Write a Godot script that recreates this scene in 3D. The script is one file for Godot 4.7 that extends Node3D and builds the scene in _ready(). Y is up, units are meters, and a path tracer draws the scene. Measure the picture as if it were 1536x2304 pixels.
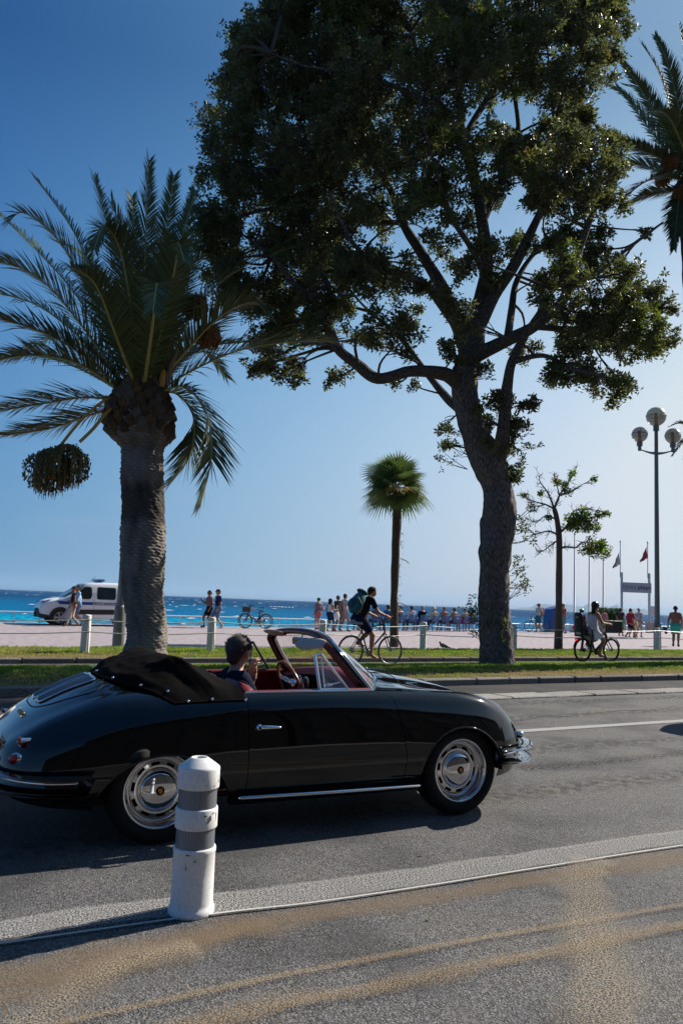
extends Node3D
# A seaside promenade seen from across the road: x runs along the street, -z towards the sea, y up, metres.

const STREET := -30.6            # the camera's yaw against the street, degrees
var rng := RandomNumberGenerator.new()
var mats := {}
var taken := {}


func _ready() -> void:
	rng.seed = 20240817
	var cam := Camera3D.new()
	cam.name = "camera"
	cam.position = Vector3(0, 1.43, 0)
	cam.basis = Basis(Vector3.UP, deg_to_rad(STREET)) * Basis(Vector3.RIGHT, deg_to_rad(6.46)) * Basis(Vector3.BACK, deg_to_rad(2.25))
	cam.fov = 65.47
	cam.near = 0.05
	cam.far = 60000.0
	add_child(cam)
	cam.current = true
	make_sky()
	var sun := DirectionalLight3D.new()
	sun.name = "sun"
	sun.light_energy = 1.55
	sun.light_color = Color(1.0, 0.965, 0.91)
	sun.light_angular_distance = 0.5
	sun.shadow_enabled = true
	add_child(sun)
	sun.look_at_from_position(Vector3.ZERO, sun_travel())
	make_ground()
	make_sea()
	make_trees()
	make_street_furniture()
	make_car()
	make_vehicles()
	make_people()


func sun_travel() -> Vector3:
	var e := deg_to_rad(35.0)
	return Vector3(-0.9964 * cos(e), -sin(e), 0.085 * cos(e))


# ---------------------------------------------------------------- sky
func make_sky() -> void:
	var w := 1024
	var h := 512
	var to_sun := -sun_travel()
	var cl := FastNoiseLite.new()
	cl.seed = 5
	cl.frequency = 1.0
	cl.fractal_octaves = 5
	var px := PackedFloat32Array()
	px.resize(w * h * 3)
	var i := 0
	for y in h:
		var el := (0.5 - (y + 0.5) / h) * PI
		var sy := sin(el)
		var cy := cos(el)
		var c: Vector3
		var up := maxf(sy, 0.0)
		for x in w:
			var az := (x + 0.5) / w * TAU
			var d := Vector3(sin(az) * cy, sy, -cos(az) * cy)
			var g := d.dot(to_sun)
			# clear afternoon air: deep blue overhead and away from the sun, pale low down and towards it
			var u := minf(up, 0.57)
			var v := clampf(g, lerpf(0.12, 0.40, smoothstep(0.15, 0.5, up)), 0.92)
			c = Vector3(exp(-2.219 - 3.338 * u + 2.832 * v + 3.188 * u * v - 4.878 * u * u), exp(-1.306 - 1.29 * u + 1.441 * v + 2.314 * u * v - 4.444 * u * u), exp(-0.734 + 0.112 * u + 0.687 * v + 1.338 * u * v - 3.74 * u * u)).min(Vector3(0.70, 0.775, 0.85))
			c += Vector3(1.4, 1.2, 0.95) * pow(maxf(g, 0.0), 80.0)
			if sy > 0.02 and sy < 0.75:
				# thin cirrus in streaks
				var q := d / (sy + 0.18)
				var n := cl.get_noise_3d(q.x * 1.1 + 3.0, q.z * 3.6, 7.0)
				var n2 := cl.get_noise_3d(q.x * 0.35, q.z * 0.8 + 9.0, 2.0)
				var a := smoothstep(0.10, 0.55, n) * smoothstep(0.0, 0.4, n2 + 0.06) * 0.22 * smoothstep(0.02, 0.12, sy) * (1.0 - smoothstep(0.2, 0.42, sy))
				c = c.lerp(Vector3(0.66, 0.72, 0.80), a)
			if sy < 0.0:
				c = c.lerp(Vector3(0.12, 0.16, 0.2), smoothstep(0.0, 0.15, -sy))
			px[i] = c.x
			px[i + 1] = c.y
			px[i + 2] = c.z
			i += 3
	var im := Image.create_from_data(w, h, false, Image.FORMAT_RGBF, px.to_byte_array())
	var pm := PanoramaSkyMaterial.new()
	pm.panorama = ImageTexture.create_from_image(im)
	var sky := Sky.new()
	sky.sky_material = pm
	var e := Environment.new()
	e.background_mode = Environment.BG_SKY
	e.sky = sky
	e.background_energy_multiplier = 0.588
	e.tonemap_mode = Environment.TONE_MAPPER_LINEAR
	e.tonemap_exposure = 1.7
	e.fog_enabled = true
	e.fog_density = 0.00005
	e.fog_light_color = Color(0.72, 0.86, 1.0)
	e.sdfgi_enabled = true
	e.ssao_enabled = true
	e.ssil_enabled = true
	var we := WorldEnvironment.new()
	we.name = "environment"
	we.environment = e
	add_child(we)


# ---------------------------------------------------------------- naming and tagging
func numbered(called: String) -> String:
	if not taken.has(called):
		taken[called] = 0
		return called
	taken[called] += 1
	return "%s_%03d" % [called, taken[called]]


func tag(o: Node, label: String, category := "", group := "", kind := "") -> Node:
	if label != "":
		o.set_meta("label", label)
	if category != "":
		o.set_meta("category", category)
	if group != "":
		o.set_meta("group", group)
	if kind != "":
		o.set_meta("kind", kind)
	return o


func thing(called: String, label: String, category: String, at := Vector3.ZERO, turn := 0.0, group := "") -> Node3D:
	var o := Node3D.new()
	o.name = numbered(called)
	add_child(o, true)
	o.position = at
	o.rotation.y = turn
	tag(o, label, category, group)
	return o


func again(src: Node3D, label: String, at: Vector3, turn := 0.0, group := "") -> Node3D:
	var base: String = src.name
	if base.substr(base.length() - 4, 1) == "_" and base.right(3).is_valid_int():
		base = base.substr(0, base.length() - 4)
	var o: Node3D = src.duplicate()
	o.name = numbered(base)
	add_child(o, true)
	o.position = at
	o.rotation.y = turn
	o.set_meta("label", label)
	if group != "":
		o.set_meta("group", group)
	return o


func put(st: SurfaceTool, called: String, m: Material, parent: Node = null, kind := "") -> MeshInstance3D:
	st.generate_normals()
	return put_mesh(st.commit(), called, m, parent, kind)


func put_mesh(mesh: Mesh, called: String, m: Material, parent: Node = null, kind := "") -> MeshInstance3D:
	var o := MeshInstance3D.new()
	o.mesh = mesh
	o.material_override = m
	if parent == null:
		o.name = numbered(called)
		add_child(o, true)
	else:
		var n := called
		var k := 0
		while parent.has_node(NodePath(n)):
			k += 1
			n = "%s_%03d" % [called, k]
		o.name = n
		parent.add_child(o, true)
	if kind != "":
		o.set_meta("kind", kind)
	return o


func struct(st: SurfaceTool, called: String, m: Material) -> MeshInstance3D:
	return put(st, called, m, null, "structure")


# ---------------------------------------------------------------- materials (linear base colours)
func lin(r: float, g: float, b: float) -> Color:
	return Color(r, g, b).linear_to_srgb()


func M(r: float, g: float, b: float, rough := 0.7, metal := 0.0, spec := 0.5) -> StandardMaterial3D:
	var key := "%.4f %.4f %.4f %.2f %.2f %.2f" % [r, g, b, rough, metal, spec]
	if mats.has(key):
		return mats[key]
	var m := StandardMaterial3D.new()
	m.albedo_color = lin(r, g, b)
	m.roughness = rough
	m.metallic = metal
	m.metallic_specular = spec
	mats[key] = m
	return m


func glass(a := 0.06, tint := Color(1, 1, 1), rough := 0.0) -> StandardMaterial3D:
	var m := StandardMaterial3D.new()
	m.albedo_color = Color(tint.r, tint.g, tint.b, a)
	m.transparency = BaseMaterial3D.TRANSPARENCY_ALPHA
	m.roughness = rough
	return m


func noise_tex(size: int, freq: float, kind: int, octaves: int, stops: Array, cols: Array, sd := 1) -> NoiseTexture2D:
	var n := FastNoiseLite.new()
	n.seed = sd
	n.frequency = freq
	n.noise_type = kind
	n.fractal_octaves = octaves
	if octaves <= 1:
		n.fractal_type = FastNoiseLite.FRACTAL_NONE
	n.cellular_return_type = FastNoiseLite.RETURN_CELL_VALUE
	var g := Gradient.new()
	g.offsets = PackedFloat32Array(stops)
	var pc := PackedColorArray()
	for c in cols:
		pc.append(c)
	g.colors = pc
	var t := NoiseTexture2D.new()
	t.width = size
	t.height = size
	t.seamless = true
	t.seamless_blend_skirt = 0.15
	t.noise = n
	t.color_ramp = g
	return t


func grey(v: float) -> Color:
	return Color(v, v, v)


func tri(m: StandardMaterial3D, s: float, world := true) -> StandardMaterial3D:
	m.uv1_triplanar = true
	m.uv1_world_triplanar = world
	m.uv1_scale = Vector3.ONE * s
	return m


func mottled(tex: Texture2D, s: float, tint: Color, rough := 0.85, bump: Texture2D = null, depth := 1.0, world := true) -> StandardMaterial3D:
	var m := StandardMaterial3D.new()
	m.albedo_color = tint
	m.albedo_texture = tex
	m.roughness = rough
	m.metallic_specular = 0.3
	tri(m, s, world)
	if bump:
		m.heightmap_enabled = true
		m.heightmap_texture = bump
		m.heightmap_scale = depth
	return m


func over(m: StandardMaterial3D, tex: Texture2D, s: float, mul := true) -> StandardMaterial3D:
	m.detail_enabled = true
	m.detail_albedo = tex
	m.detail_blend_mode = BaseMaterial3D.BLEND_MODE_MUL if mul else BaseMaterial3D.BLEND_MODE_MIX
	m.detail_uv_layer = BaseMaterial3D.DETAIL_UV_2
	m.uv2_triplanar = true
	m.uv2_world_triplanar = m.uv1_world_triplanar
	m.uv2_scale = Vector3.ONE * s
	return m


# ---------------------------------------------------------------- shapes
func ST(smooth := true) -> SurfaceTool:
	var st := SurfaceTool.new()
	st.begin(Mesh.PRIMITIVE_TRIANGLES)
	st.set_smooth_group(0 if smooth else -1)
	return st


func triangle(st: SurfaceTool, a: Vector3, b: Vector3, c: Vector3) -> void:
	st.add_vertex(a)
	st.add_vertex(b)
	st.add_vertex(c)


func quad(st: SurfaceTool, a: Vector3, b: Vector3, c: Vector3, d: Vector3) -> void:
	triangle(st, a, b, c)
	triangle(st, a, c, d)


func box(st: SurfaceTool, c: Vector3, size: Vector3, b := Basis.IDENTITY, bevel := 0.0) -> void:
	# a chamfered box, flat faces
	st.set_smooth_group(-1)
	var h := size / 2.0
	var v := minf(bevel, minf(h.x, minf(h.y, h.z)) * 0.9)
	for ax in 3:
		for sg in [-1.0, 1.0]:
			var n := Vector3.ZERO
			n[ax] = sg
			var u := Vector3.ZERO
			u[(ax + 1) % 3] = 1.0
			var w := Vector3.ZERO
			w[(ax + 2) % 3] = 1.0
			var hu := h[(ax + 1) % 3] - v
			var hw := h[(ax + 2) % 3] - v
			var o := n * h[ax]
			var p := [o - u * hu - w * hw, o + u * hu - w * hw, o + u * hu + w * hw, o - u * hu + w * hw]
			if sg > 0:
				p.reverse()
			quad(st, c + b * p[0], c + b * p[1], c + b * p[2], c + b * p[3])
	if v > 0.0:
		for ax in 3:
			var a1 := (ax + 1) % 3
			var a2 := (ax + 2) % 3
			for s1 in [-1.0, 1.0]:
				for s2 in [-1.0, 1.0]:
					var p1 := Vector3.ZERO
					p1[a1] = s1 * h[a1]
					p1[a2] = s2 * (h[a2] - v)
					var p2 := Vector3.ZERO
					p2[a1] = s1 * (h[a1] - v)
					p2[a2] = s2 * h[a2]
					var l := Vector3.ZERO
					l[ax] = h[ax] - v
					if s1 * s2 > 0:
						quad(st, c + b * (p1 - l), c + b * (p1 + l), c + b * (p2 + l), c + b * (p2 - l))
					else:
						quad(st, c + b * (p2 - l), c + b * (p2 + l), c + b * (p1 + l), c + b * (p1 - l))
		for sx in [-1.0, 1.0]:
			for sy in [-1.0, 1.0]:
				for sz in [-1.0, 1.0]:
					var s := Vector3(sx, sy, sz)
					var i := s * (h - Vector3.ONE * v)
					var pa := i + Vector3(sx * v, 0, 0)
					var pb := i + Vector3(0, sy * v, 0)
					var pc := i + Vector3(0, 0, sz * v)
					if sx * sy * sz > 0:
						triangle(st, c + b * pa, c + b * pc, c + b * pb)
					else:
						triangle(st, c + b * pa, c + b * pb, c + b * pc)
	st.set_smooth_group(0)


func bezier(p: Array, n: int) -> Array:
	# Catmull-Rom through the points, n steps per span
	var out := []
	for i in p.size() - 1:
		var a = p[maxi(i - 1, 0)]
		var b = p[i]
		var c = p[i + 1]
		var d = p[mini(i + 2, p.size() - 1)]
		for k in n:
			out.append(cr(a, b, c, d, float(k) / n))
	out.append(p[-1])
	return out


func cr(a, b, c, d, t: float):
	return 0.5 * ((2.0 * b) + (c - a) * t + (2.0 * a - 5.0 * b + 4.0 * c - d) * t * t + (3.0 * b - a - 3.0 * c + d) * t * t * t)


func tube(st: SurfaceTool, pts: Array, rad, sides := 8, caps := true, loop := false, squash := 1.0) -> void:
	# rad: a number, or an array with one radius per point
	st.set_smooth_group(0)
	var n := pts.size()
	var t0: Vector3 = (pts[1] - pts[0]).normalized()
	var side := t0.cross(Vector3.UP if absf(t0.y) < 0.9 else Vector3.RIGHT).normalized()
	var rings := []
	for i in n:
		var a: Vector3 = pts[i - 1] if i > 0 else (pts[n - 2] if loop else pts[0])
		var b: Vector3 = pts[i + 1] if i < n - 1 else (pts[1] if loop else pts[n - 1])
		var t := (b - a).normalized()
		side = (side - t * side.dot(t)).normalized()
		var up := side.cross(t)
		var r: float = rad[i] if rad is Array else rad
		var ring := PackedVector3Array()
		for k in sides:
			var an := TAU * k / sides
			ring.append(pts[i] + side * cos(an) * r + up * sin(an) * r * squash)
		rings.append(ring)
	for i in n - 1:
		for k in sides:
			var k2 := (k + 1) % sides
			quad(st, rings[i][k], rings[i + 1][k], rings[i + 1][k2], rings[i][k2])
	if caps and not loop:
		st.set_smooth_group(1)
		for k in range(1, sides - 1):
			triangle(st, rings[0][0], rings[0][k], rings[0][k + 1])
			triangle(st, rings[-1][0], rings[-1][k + 1], rings[-1][k])
		st.set_smooth_group(0)


func lathe(st: SurfaceTool, prof: Array, sides := 20, xf := Transform3D.IDENTITY, sharp := false, from := 0.0, to := TAU) -> void:
	# prof: Vector2(radius, height) from bottom to top
	for j in prof.size() - 1:
		st.set_smooth_group(j + 2 if sharp else 0)
		var p: Vector2 = prof[j]
		var q: Vector2 = prof[j + 1]
		for k in sides:
			var a := from + (to - from) * k / sides
			var b := from + (to - from) * (k + 1) / sides
			var v0 := xf * Vector3(cos(a) * p.x, p.y, sin(a) * p.x)
			var v1 := xf * Vector3(cos(b) * p.x, p.y, sin(b) * p.x)
			var v2 := xf * Vector3(cos(b) * q.x, q.y, sin(b) * q.x)
			var v3 := xf * Vector3(cos(a) * q.x, q.y, sin(a) * q.x)
			if p.x < 1e-6:
				triangle(st, v0, v2, v3)
			elif q.x < 1e-6:
				triangle(st, v0, v1, v2)
			else:
				quad(st, v0, v1, v2, v3)
	st.set_smooth_group(0)


func grid(st: SurfaceTool, f: Callable, nu: int, nv: int) -> void:
	st.set_smooth_group(0)
	var last := []
	for i in nu + 1:
		var row := []
		for j in nv + 1:
			row.append(f.call(float(i) / nu, float(j) / nv))
		if i > 0:
			for j in nv:
				quad(st, last[j], row[j], row[j + 1], last[j + 1])
		last = row


func ball(st: SurfaceTool, c: Vector3, r: Vector3, n := 10, b := Basis.IDENTITY) -> void:
	var prof := []
	for i in n + 1:
		var a := -PI / 2 + PI * i / n
		prof.append(Vector2(cos(a) if i > 0 and i < n else 0.0, sin(a)))
	lathe(st, prof, n + 4, Transform3D(b * Basis.from_scale(r), c))


func torus(st: SurfaceTool, c: Vector3, axis_basis: Basis, big: float, small: float, n := 36, sides := 8, squash := 1.0) -> void:
	# ring in the basis's x-y plane
	var rings := []
	for i in n:
		var a := TAU * i / n
		var ring := []
		for k in sides:
			var b := TAU * k / sides
			ring.append(c + axis_basis * Vector3(cos(a) * (big + cos(b) * small), sin(a) * (big + cos(b) * small), sin(b) * small * squash))
		rings.append(ring)
	st.set_smooth_group(0)
	for i in n:
		for k in sides:
			var k2 := (k + 1) % sides
			quad(st, rings[i][k], rings[i][k2], rings[(i + 1) % n][k2], rings[(i + 1) % n][k])


func along(t: float, a: float, b: float) -> float:
	return a + (b - a) * t


func on(a: float, b: float, y := 0.0) -> Vector3:
	return Vector3(a, y, -b)


# ---------------------------------------------------------------- ground, road, kerbs, grass
var noise := FastNoiseLite.new()


func edge_b(a: float) -> float:
	# how far the promenade reaches towards the sea at a along the street
	var xs := [-80.0, -20.0, 5.0, 14.0, 18.0, 30.0, 39.0, 55.0, 90.0, 160.0]
	var ys := [30.0, 34.4, 36.0, 36.1, 36.2, 37.0, 39.2, 42.6, 52.0, 75.0]
	for i in xs.size() - 1:
		if a <= xs[i + 1] or i == xs.size() - 2:
			return ys[i] + (ys[i + 1] - ys[i]) * (a - xs[i]) / (xs[i + 1] - xs[i])
	return 35.0


func sheet(a0: float, a1: float, b0: float, b1: float, y: float, na := 1, nb := 1) -> SurfaceTool:
	var st := ST()
	grid(st, func(u, v): return on(along(u, a0, a1), along(v, b0, b1), y), na, nb)
	return st


func asphalt(tint: Color, s: float, sd: int) -> StandardMaterial3D:
	var grain := noise_tex(1024, 0.21, FastNoiseLite.TYPE_CELLULAR, 1, [0.0, 0.3, 0.62, 0.8, 0.93, 1.0], [grey(0.42), grey(0.60), grey(0.74), grey(0.84), grey(0.95), Color(1, 0.98, 0.95)], sd)
	var relief := noise_tex(1024, 0.09, FastNoiseLite.TYPE_SIMPLEX, 3, [0.0, 0.4, 1.0], [grey(0.0), grey(0.6), grey(1.0)], sd + 1)
	var m := mottled(grain, s, tint, 0.82, relief, 0.4)
	var blot := noise_tex(512, 0.012, FastNoiseLite.TYPE_SIMPLEX, 5, [0.15, 0.5, 0.85], [grey(0.78), grey(0.95), Color(1.0, 0.985, 0.96)], sd + 2)
	return over(m, blot, 0.11)


func wear(col: Color, sd: int, lo: float, hi: float, s: float, freq := 0.035) -> StandardMaterial3D:
	# paint or sand that has worn away in places
	var t := noise_tex(1024, freq, FastNoiseLite.TYPE_SIMPLEX, 5, [lo, hi], [Color(0.8, 0.8, 0.8, 0.0), Color(1, 1, 1, 1)], sd)
	var m := StandardMaterial3D.new()
	m.albedo_color = col
	m.albedo_texture = t
	m.roughness = 0.85
	m.metallic_specular = 0.25
	m.transparency = BaseMaterial3D.TRANSPARENCY_ALPHA
	m.vertex_color_use_as_albedo = true
	return tri(m, s)


func worn(called: String, path: Array, half: float, soft: float, y: float, m: Material, ragged := 0.0) -> void:
	# a strip of paint along a path of (a, b) points; its edge fades over «soft» of the half width
	var pts := bezier(path, 10)
	var st := ST()
	var cols := [-1.0, -1.0 + soft, 0.0, 1.0 - soft, 1.0]
	var rows := []
	for i in pts.size():
		var p: Vector2 = pts[i]
		var t: Vector2 = (pts[mini(i + 1, pts.size() - 1)] - pts[maxi(i - 1, 0)]).normalized()
		var nn := Vector2(-t.y, t.x)
		var row := []
		for c in cols:
			var w: float = c * half * (1.0 + ragged * noise.get_noise_2d(p.x * 140.0 + c * 50.0, p.y * 140.0))
			var a := 0.0 if absf(c) > 0.99 and soft > 0.0 else 1.0
			if soft > 0.0 and (i == 0 or i == pts.size() - 1):
				a = 0.0
			row.append([on(p.x + nn.x * w, p.y + nn.y * w, y), a])
		rows.append(row)
	for i in rows.size() - 1:
		for j in cols.size() - 1:
			var q := [rows[i][j], rows[i][j + 1], rows[i + 1][j + 1], rows[i + 1][j]]
			for k in [0, 1, 2, 0, 2, 3]:
				st.set_color(Color(1, 1, 1, q[k][1]))
				st.add_vertex(q[k][0])
	struct(st, called, m)


func stones(called: String, a0: float, a1: float, mean: float, b: float, depth: float, y: float, tall: float, ms: Array, bevel: float, uneven: float, label := "") -> void:
	var root := Node3D.new()
	root.name = numbered(called)
	add_child(root, true)
	root.set_meta("kind", "structure")
	var a := a0
	while a < a1:
		var l := mean * rng.randf_range(0.72, 1.3)
		var st := ST(false)
		var tilt := Basis(Vector3.FORWARD, rng.randfn(0.0, uneven * 0.5)) * Basis(Vector3.UP, rng.randfn(0.0, uneven * 0.6))
		var d := depth * rng.randf_range(1.0 - uneven * 4.0, 1.0 + uneven * 3.0)
		box(st, Vector3.ZERO, Vector3(l - rng.randf_range(0.012, 0.03), tall, d), tilt, bevel)
		var o := put(st, called + "_stone", ms[rng.randi() % ms.size()], root)
		o.position = on(a + l / 2, b + depth / 2 + rng.randfn(0.0, uneven * 0.3), y + tall / 2 + rng.randfn(0.0, uneven * 0.12))
		a += l


func make_ground() -> void:
	noise.seed = 11
	noise.frequency = 0.01
	noise.fractal_octaves = 4
	# one sheet under everything on land
	var st := ST()
	grid(st, func(u, v):
		var a := along(u, -300.0, 300.0)
		return on(a, along(v, -300.0, edge_b(a) - 0.3), -0.06), 40, 2)
	struct(st, "ground", M(0.10, 0.09, 0.075, 0.95))
	var road_m := asphalt(lin(0.24, 0.236, 0.24), 0.8, 21)
	struct(sheet(-70, 140, -9.0, 9.72, 0.0, 2, 2), "road", road_m)
	struct(sheet(-70, 140, 10.3, 11.55, 0.012, 2, 1), "footway", asphalt(lin(0.10, 0.097, 0.099), 0.8, 31))
	struct(sheet(-70, 140, 14.45, 16.62, 0.008, 2, 1), "cycle_path", asphalt(lin(0.27, 0.26, 0.265), 0.8, 41))
	# promenade
	var pave := noise_tex(512, 0.02, FastNoiseLite.TYPE_SIMPLEX, 5, [0.1, 0.5, 0.9], [Color(0.82, 0.79, 0.79), Color(0.93, 0.9, 0.9), Color(1, 0.98, 0.97)], 51)
	st = ST()
	grid(st, func(u, v):
		var a := along(u, -70.0, 150.0)
		return on(a, along(v, 19.9, edge_b(a)), 0.05), 44, 6)
	struct(st, "promenade", over(mottled(pave, 0.25, lin(0.44, 0.412, 0.435), 0.8), noise_tex(512, 0.12, FastNoiseLite.TYPE_SIMPLEX, 3, [0.2, 0.8], [grey(0.86), grey(1.0)], 52), 0.9))
	st = ST()
	grid(st, func(u, v):
		var a := along(u, -70.0, 150.0)
		return on(a, edge_b(a) + v * 0.02, 0.05 - 4.3 * v), 44, 1)
	struct(st, "sea_wall", M(0.34, 0.32, 0.29, 0.9))
	# a low pale coping along the edge, in lengths
	# paint and sand on the road
	var white := wear(lin(0.48, 0.47, 0.455), 61, 0.27, 0.90, 0.7, 0.10)
	worn("edge_line", [Vector2(-6, 4.10), Vector2(0.6, 3.73), Vector2(2.2, 3.57), Vector2(4.5, 3.46), Vector2(9, 3.14), Vector2(20, 2.4)], 0.13, 0.2, 0.008, white, 0.5)
	worn("edge_line", [Vector2(-6, 3.96), Vector2(0.6, 3.585), Vector2(2.2, 3.425), Vector2(4.5, 3.315), Vector2(9, 3.0), Vector2(20, 2.25)], 0.0075, 0.0, 0.012, M(0.42, 0.41, 0.39, 0.85))
	worn("lane_line", [Vector2(-30, 7.2), Vector2(0, 7.17), Vector2(10, 7.13), Vector2(40, 7.1)], 0.085, 0.1, 0.008, wear(lin(0.55, 0.54, 0.53), 63, 0.2, 0.7, 0.6, 0.1))
	var ochre := wear(lin(0.44, 0.30, 0.14), 64, 0.38, 0.95, 0.7, 0.13)
	var sand := wear(lin(0.33, 0.24, 0.15), 65, 0.05, 1.35, 0.8, 0.12)
	var pale := wear(lin(0.46, 0.38, 0.27), 66, 0.38, 0.92, 0.7, 0.11)
	worn("sand", [Vector2(0.5, 3.28), Vector2(1.6, 3.35), Vector2(2.6, 3.28), Vector2(3.9, 3.2), Vector2(4.6, 3.15)], 0.15, 0.7, 0.004, sand, 1.0)
	worn("sand", [Vector2(0.35, 3.12), Vector2(1.0, 3.2), Vector2(1.7, 3.35)], 0.13, 0.8, 0.006, sand, 1.2)
	worn("faded_line", [Vector2(-0.6, 2.87), Vector2(0.45, 2.86), Vector2(1.3, 2.84), Vector2(2.1, 2.8), Vector2(3.1, 2.7), Vector2(3.9, 2.62)], 0.024, 0.5, 0.016, ochre, 1.0)
	worn("faded_line", [Vector2(0.6, 2.68), Vector2(1.5, 2.62), Vector2(2.3, 2.56), Vector2(3.3, 2.47), Vector2(4.2, 2.38), Vector2(6.5, 2.2), Vector2(10, 1.9)], 0.075, 0.75, 0.02, ochre, 1.2)
	worn("faded_line", [Vector2(2.05, 1.7), Vector2(2.5, 2.2), Vector2(3.05, 2.75), Vector2(3.75, 3.38)], 0.17, 0.6, 0.024, pale, 0.8)
	worn("faded_line", [Vector2(0.3, 2.6), Vector2(0.62, 2.9), Vector2(0.95, 3.15), Vector2(1.3, 3.2)], 0.12, 0.8, 0.028, pale, 1.0)
	# wheel tracks, an oil stain, cracks and litter
	var track := wear(lin(0.085, 0.083, 0.083), 67, 0.35, 1.25, 0.35, 0.02)
	for b in [4.75, 6.15, 8.0, 9.2]:
		worn("wheel_track", [Vector2(-30, b), Vector2(0, b + 0.04), Vector2(20, b), Vector2(60, b)], 0.28, 0.85, 0.004, track, 0.3)
	worn("oil_stain", [Vector2(5.2, 5.5), Vector2(6.6, 5.45), Vector2(8.3, 5.52)], 0.16, 0.8, 0.016, wear(lin(0.035, 0.034, 0.034), 68, 0.42, 0.9, 0.6, 0.03), 1.0)
	var cr := RandomNumberGenerator.new()
	cr.seed = 202
	st = ST()
	for q in [[6.5, 8.2, 5.0, 0.1], [9.0, 6.6, 4.0, 0.25]]:
		var p := Vector2(q[0], q[1])
		var dir: float = q[3]
		var path := [on(p.x, p.y, 0.002)]
		for k in int(q[2] / 0.09):
			dir += cr.randfn(0, 0.35)
			dir = lerpf(dir, q[3], 0.25)
			p += Vector2(cos(dir), sin(dir)) * 0.09
			path.append(on(p.x, p.y, 0.0025))
		tube(st, path, 0.002, 4, false)
	struct(st, "crack", M(0.025, 0.024, 0.023, 0.95))
	st = ST(false)
	for k in 70:
		var p := on(cr.randf_range(0.3, 9.0), cr.randf_range(1.6, 11.3), 0.022)
		var a := cr.randf() * TAU
		var l := Vector3(cos(a), 0.15, sin(a)) * cr.randf_range(0.012, 0.035)
		var w := Vector3(-sin(a), 0.1, cos(a)) * 0.008
		quad(st, p - l, p + w, p + l, p - w)
	tag(put(st, "leaf_litter", M(0.10, 0.065, 0.035, 0.9), null, "stuff"), "scattered dry leaf litter lying on the road", "litter")
	# kerbs and gutter
	var chip := noise_tex(512, 0.03, FastNoiseLite.TYPE_SIMPLEX, 5, [0.15, 0.45, 0.8], [grey(0.45), grey(0.8), grey(1.0)], 71)
	var rough := noise_tex(512, 0.05, FastNoiseLite.TYPE_SIMPLEX, 4, [0.0, 1.0], [grey(0), grey(1)], 72)
	var kerb_ms := []
	for c in [lin(0.30, 0.28, 0.26), lin(0.24, 0.225, 0.21), lin(0.36, 0.34, 0.315)]:
		kerb_ms.append(mottled(chip, 2.2, c, 0.9, rough, 1.2))
	stones("kerb", -6, 48, 0.98, 11.5, 0.2, -0.05, 0.185, kerb_ms, 0.022, 0.012)
	stones("inner_kerb", -6, 60, 1.0, 16.55, 0.17, -0.05, 0.165, kerb_ms, 0.018, 0.008)
	var gut_ms := []
	for c in [lin(0.42, 0.40, 0.375), lin(0.36, 0.345, 0.32), lin(0.48, 0.46, 0.43)]:
		gut_ms.append(mottled(chip, 1.6, c, 0.88, rough, 1.0))
	stones("gutter", -6, 42, 0.85, 9.74, 0.52, -0.06, 0.085, gut_ms, 0.016, 0.016)
	grass_strip("verge", 11.66, 14.5, -6.0, 52.0, 0.115, 0.20, 330.0, 81)
	grass_strip("inner_verge", 16.7, 19.95, -4.0, 62.0, 0.10, 0.13, 230.0, 82)
	# a leaf or two of litter and a patch of mown bare soil come with the verge itself


func grass_dry(p: Vector2) -> float:
	# 0 lush .. 1 dry and bare; the verge is worn near the road
	var n := noise.get_noise_2d(p.x * 38.0, p.y * 60.0) * 0.5 + noise.get_noise_2d(p.x * 160.0 + 400.0, p.y * 160.0) * 0.35
	var edge := smoothstep(13.1, 12.0, p.y) * 0.75 if p.y < 14.6 else smoothstep(17.9, 16.9, p.y) * 0.4
	var left := smoothstep(7.0, 3.0, p.x) * 0.3 if p.y > 14.6 else 0.0
	return clampf(0.10 + n * 1.15 + edge + left, 0.0, 1.0)


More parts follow.
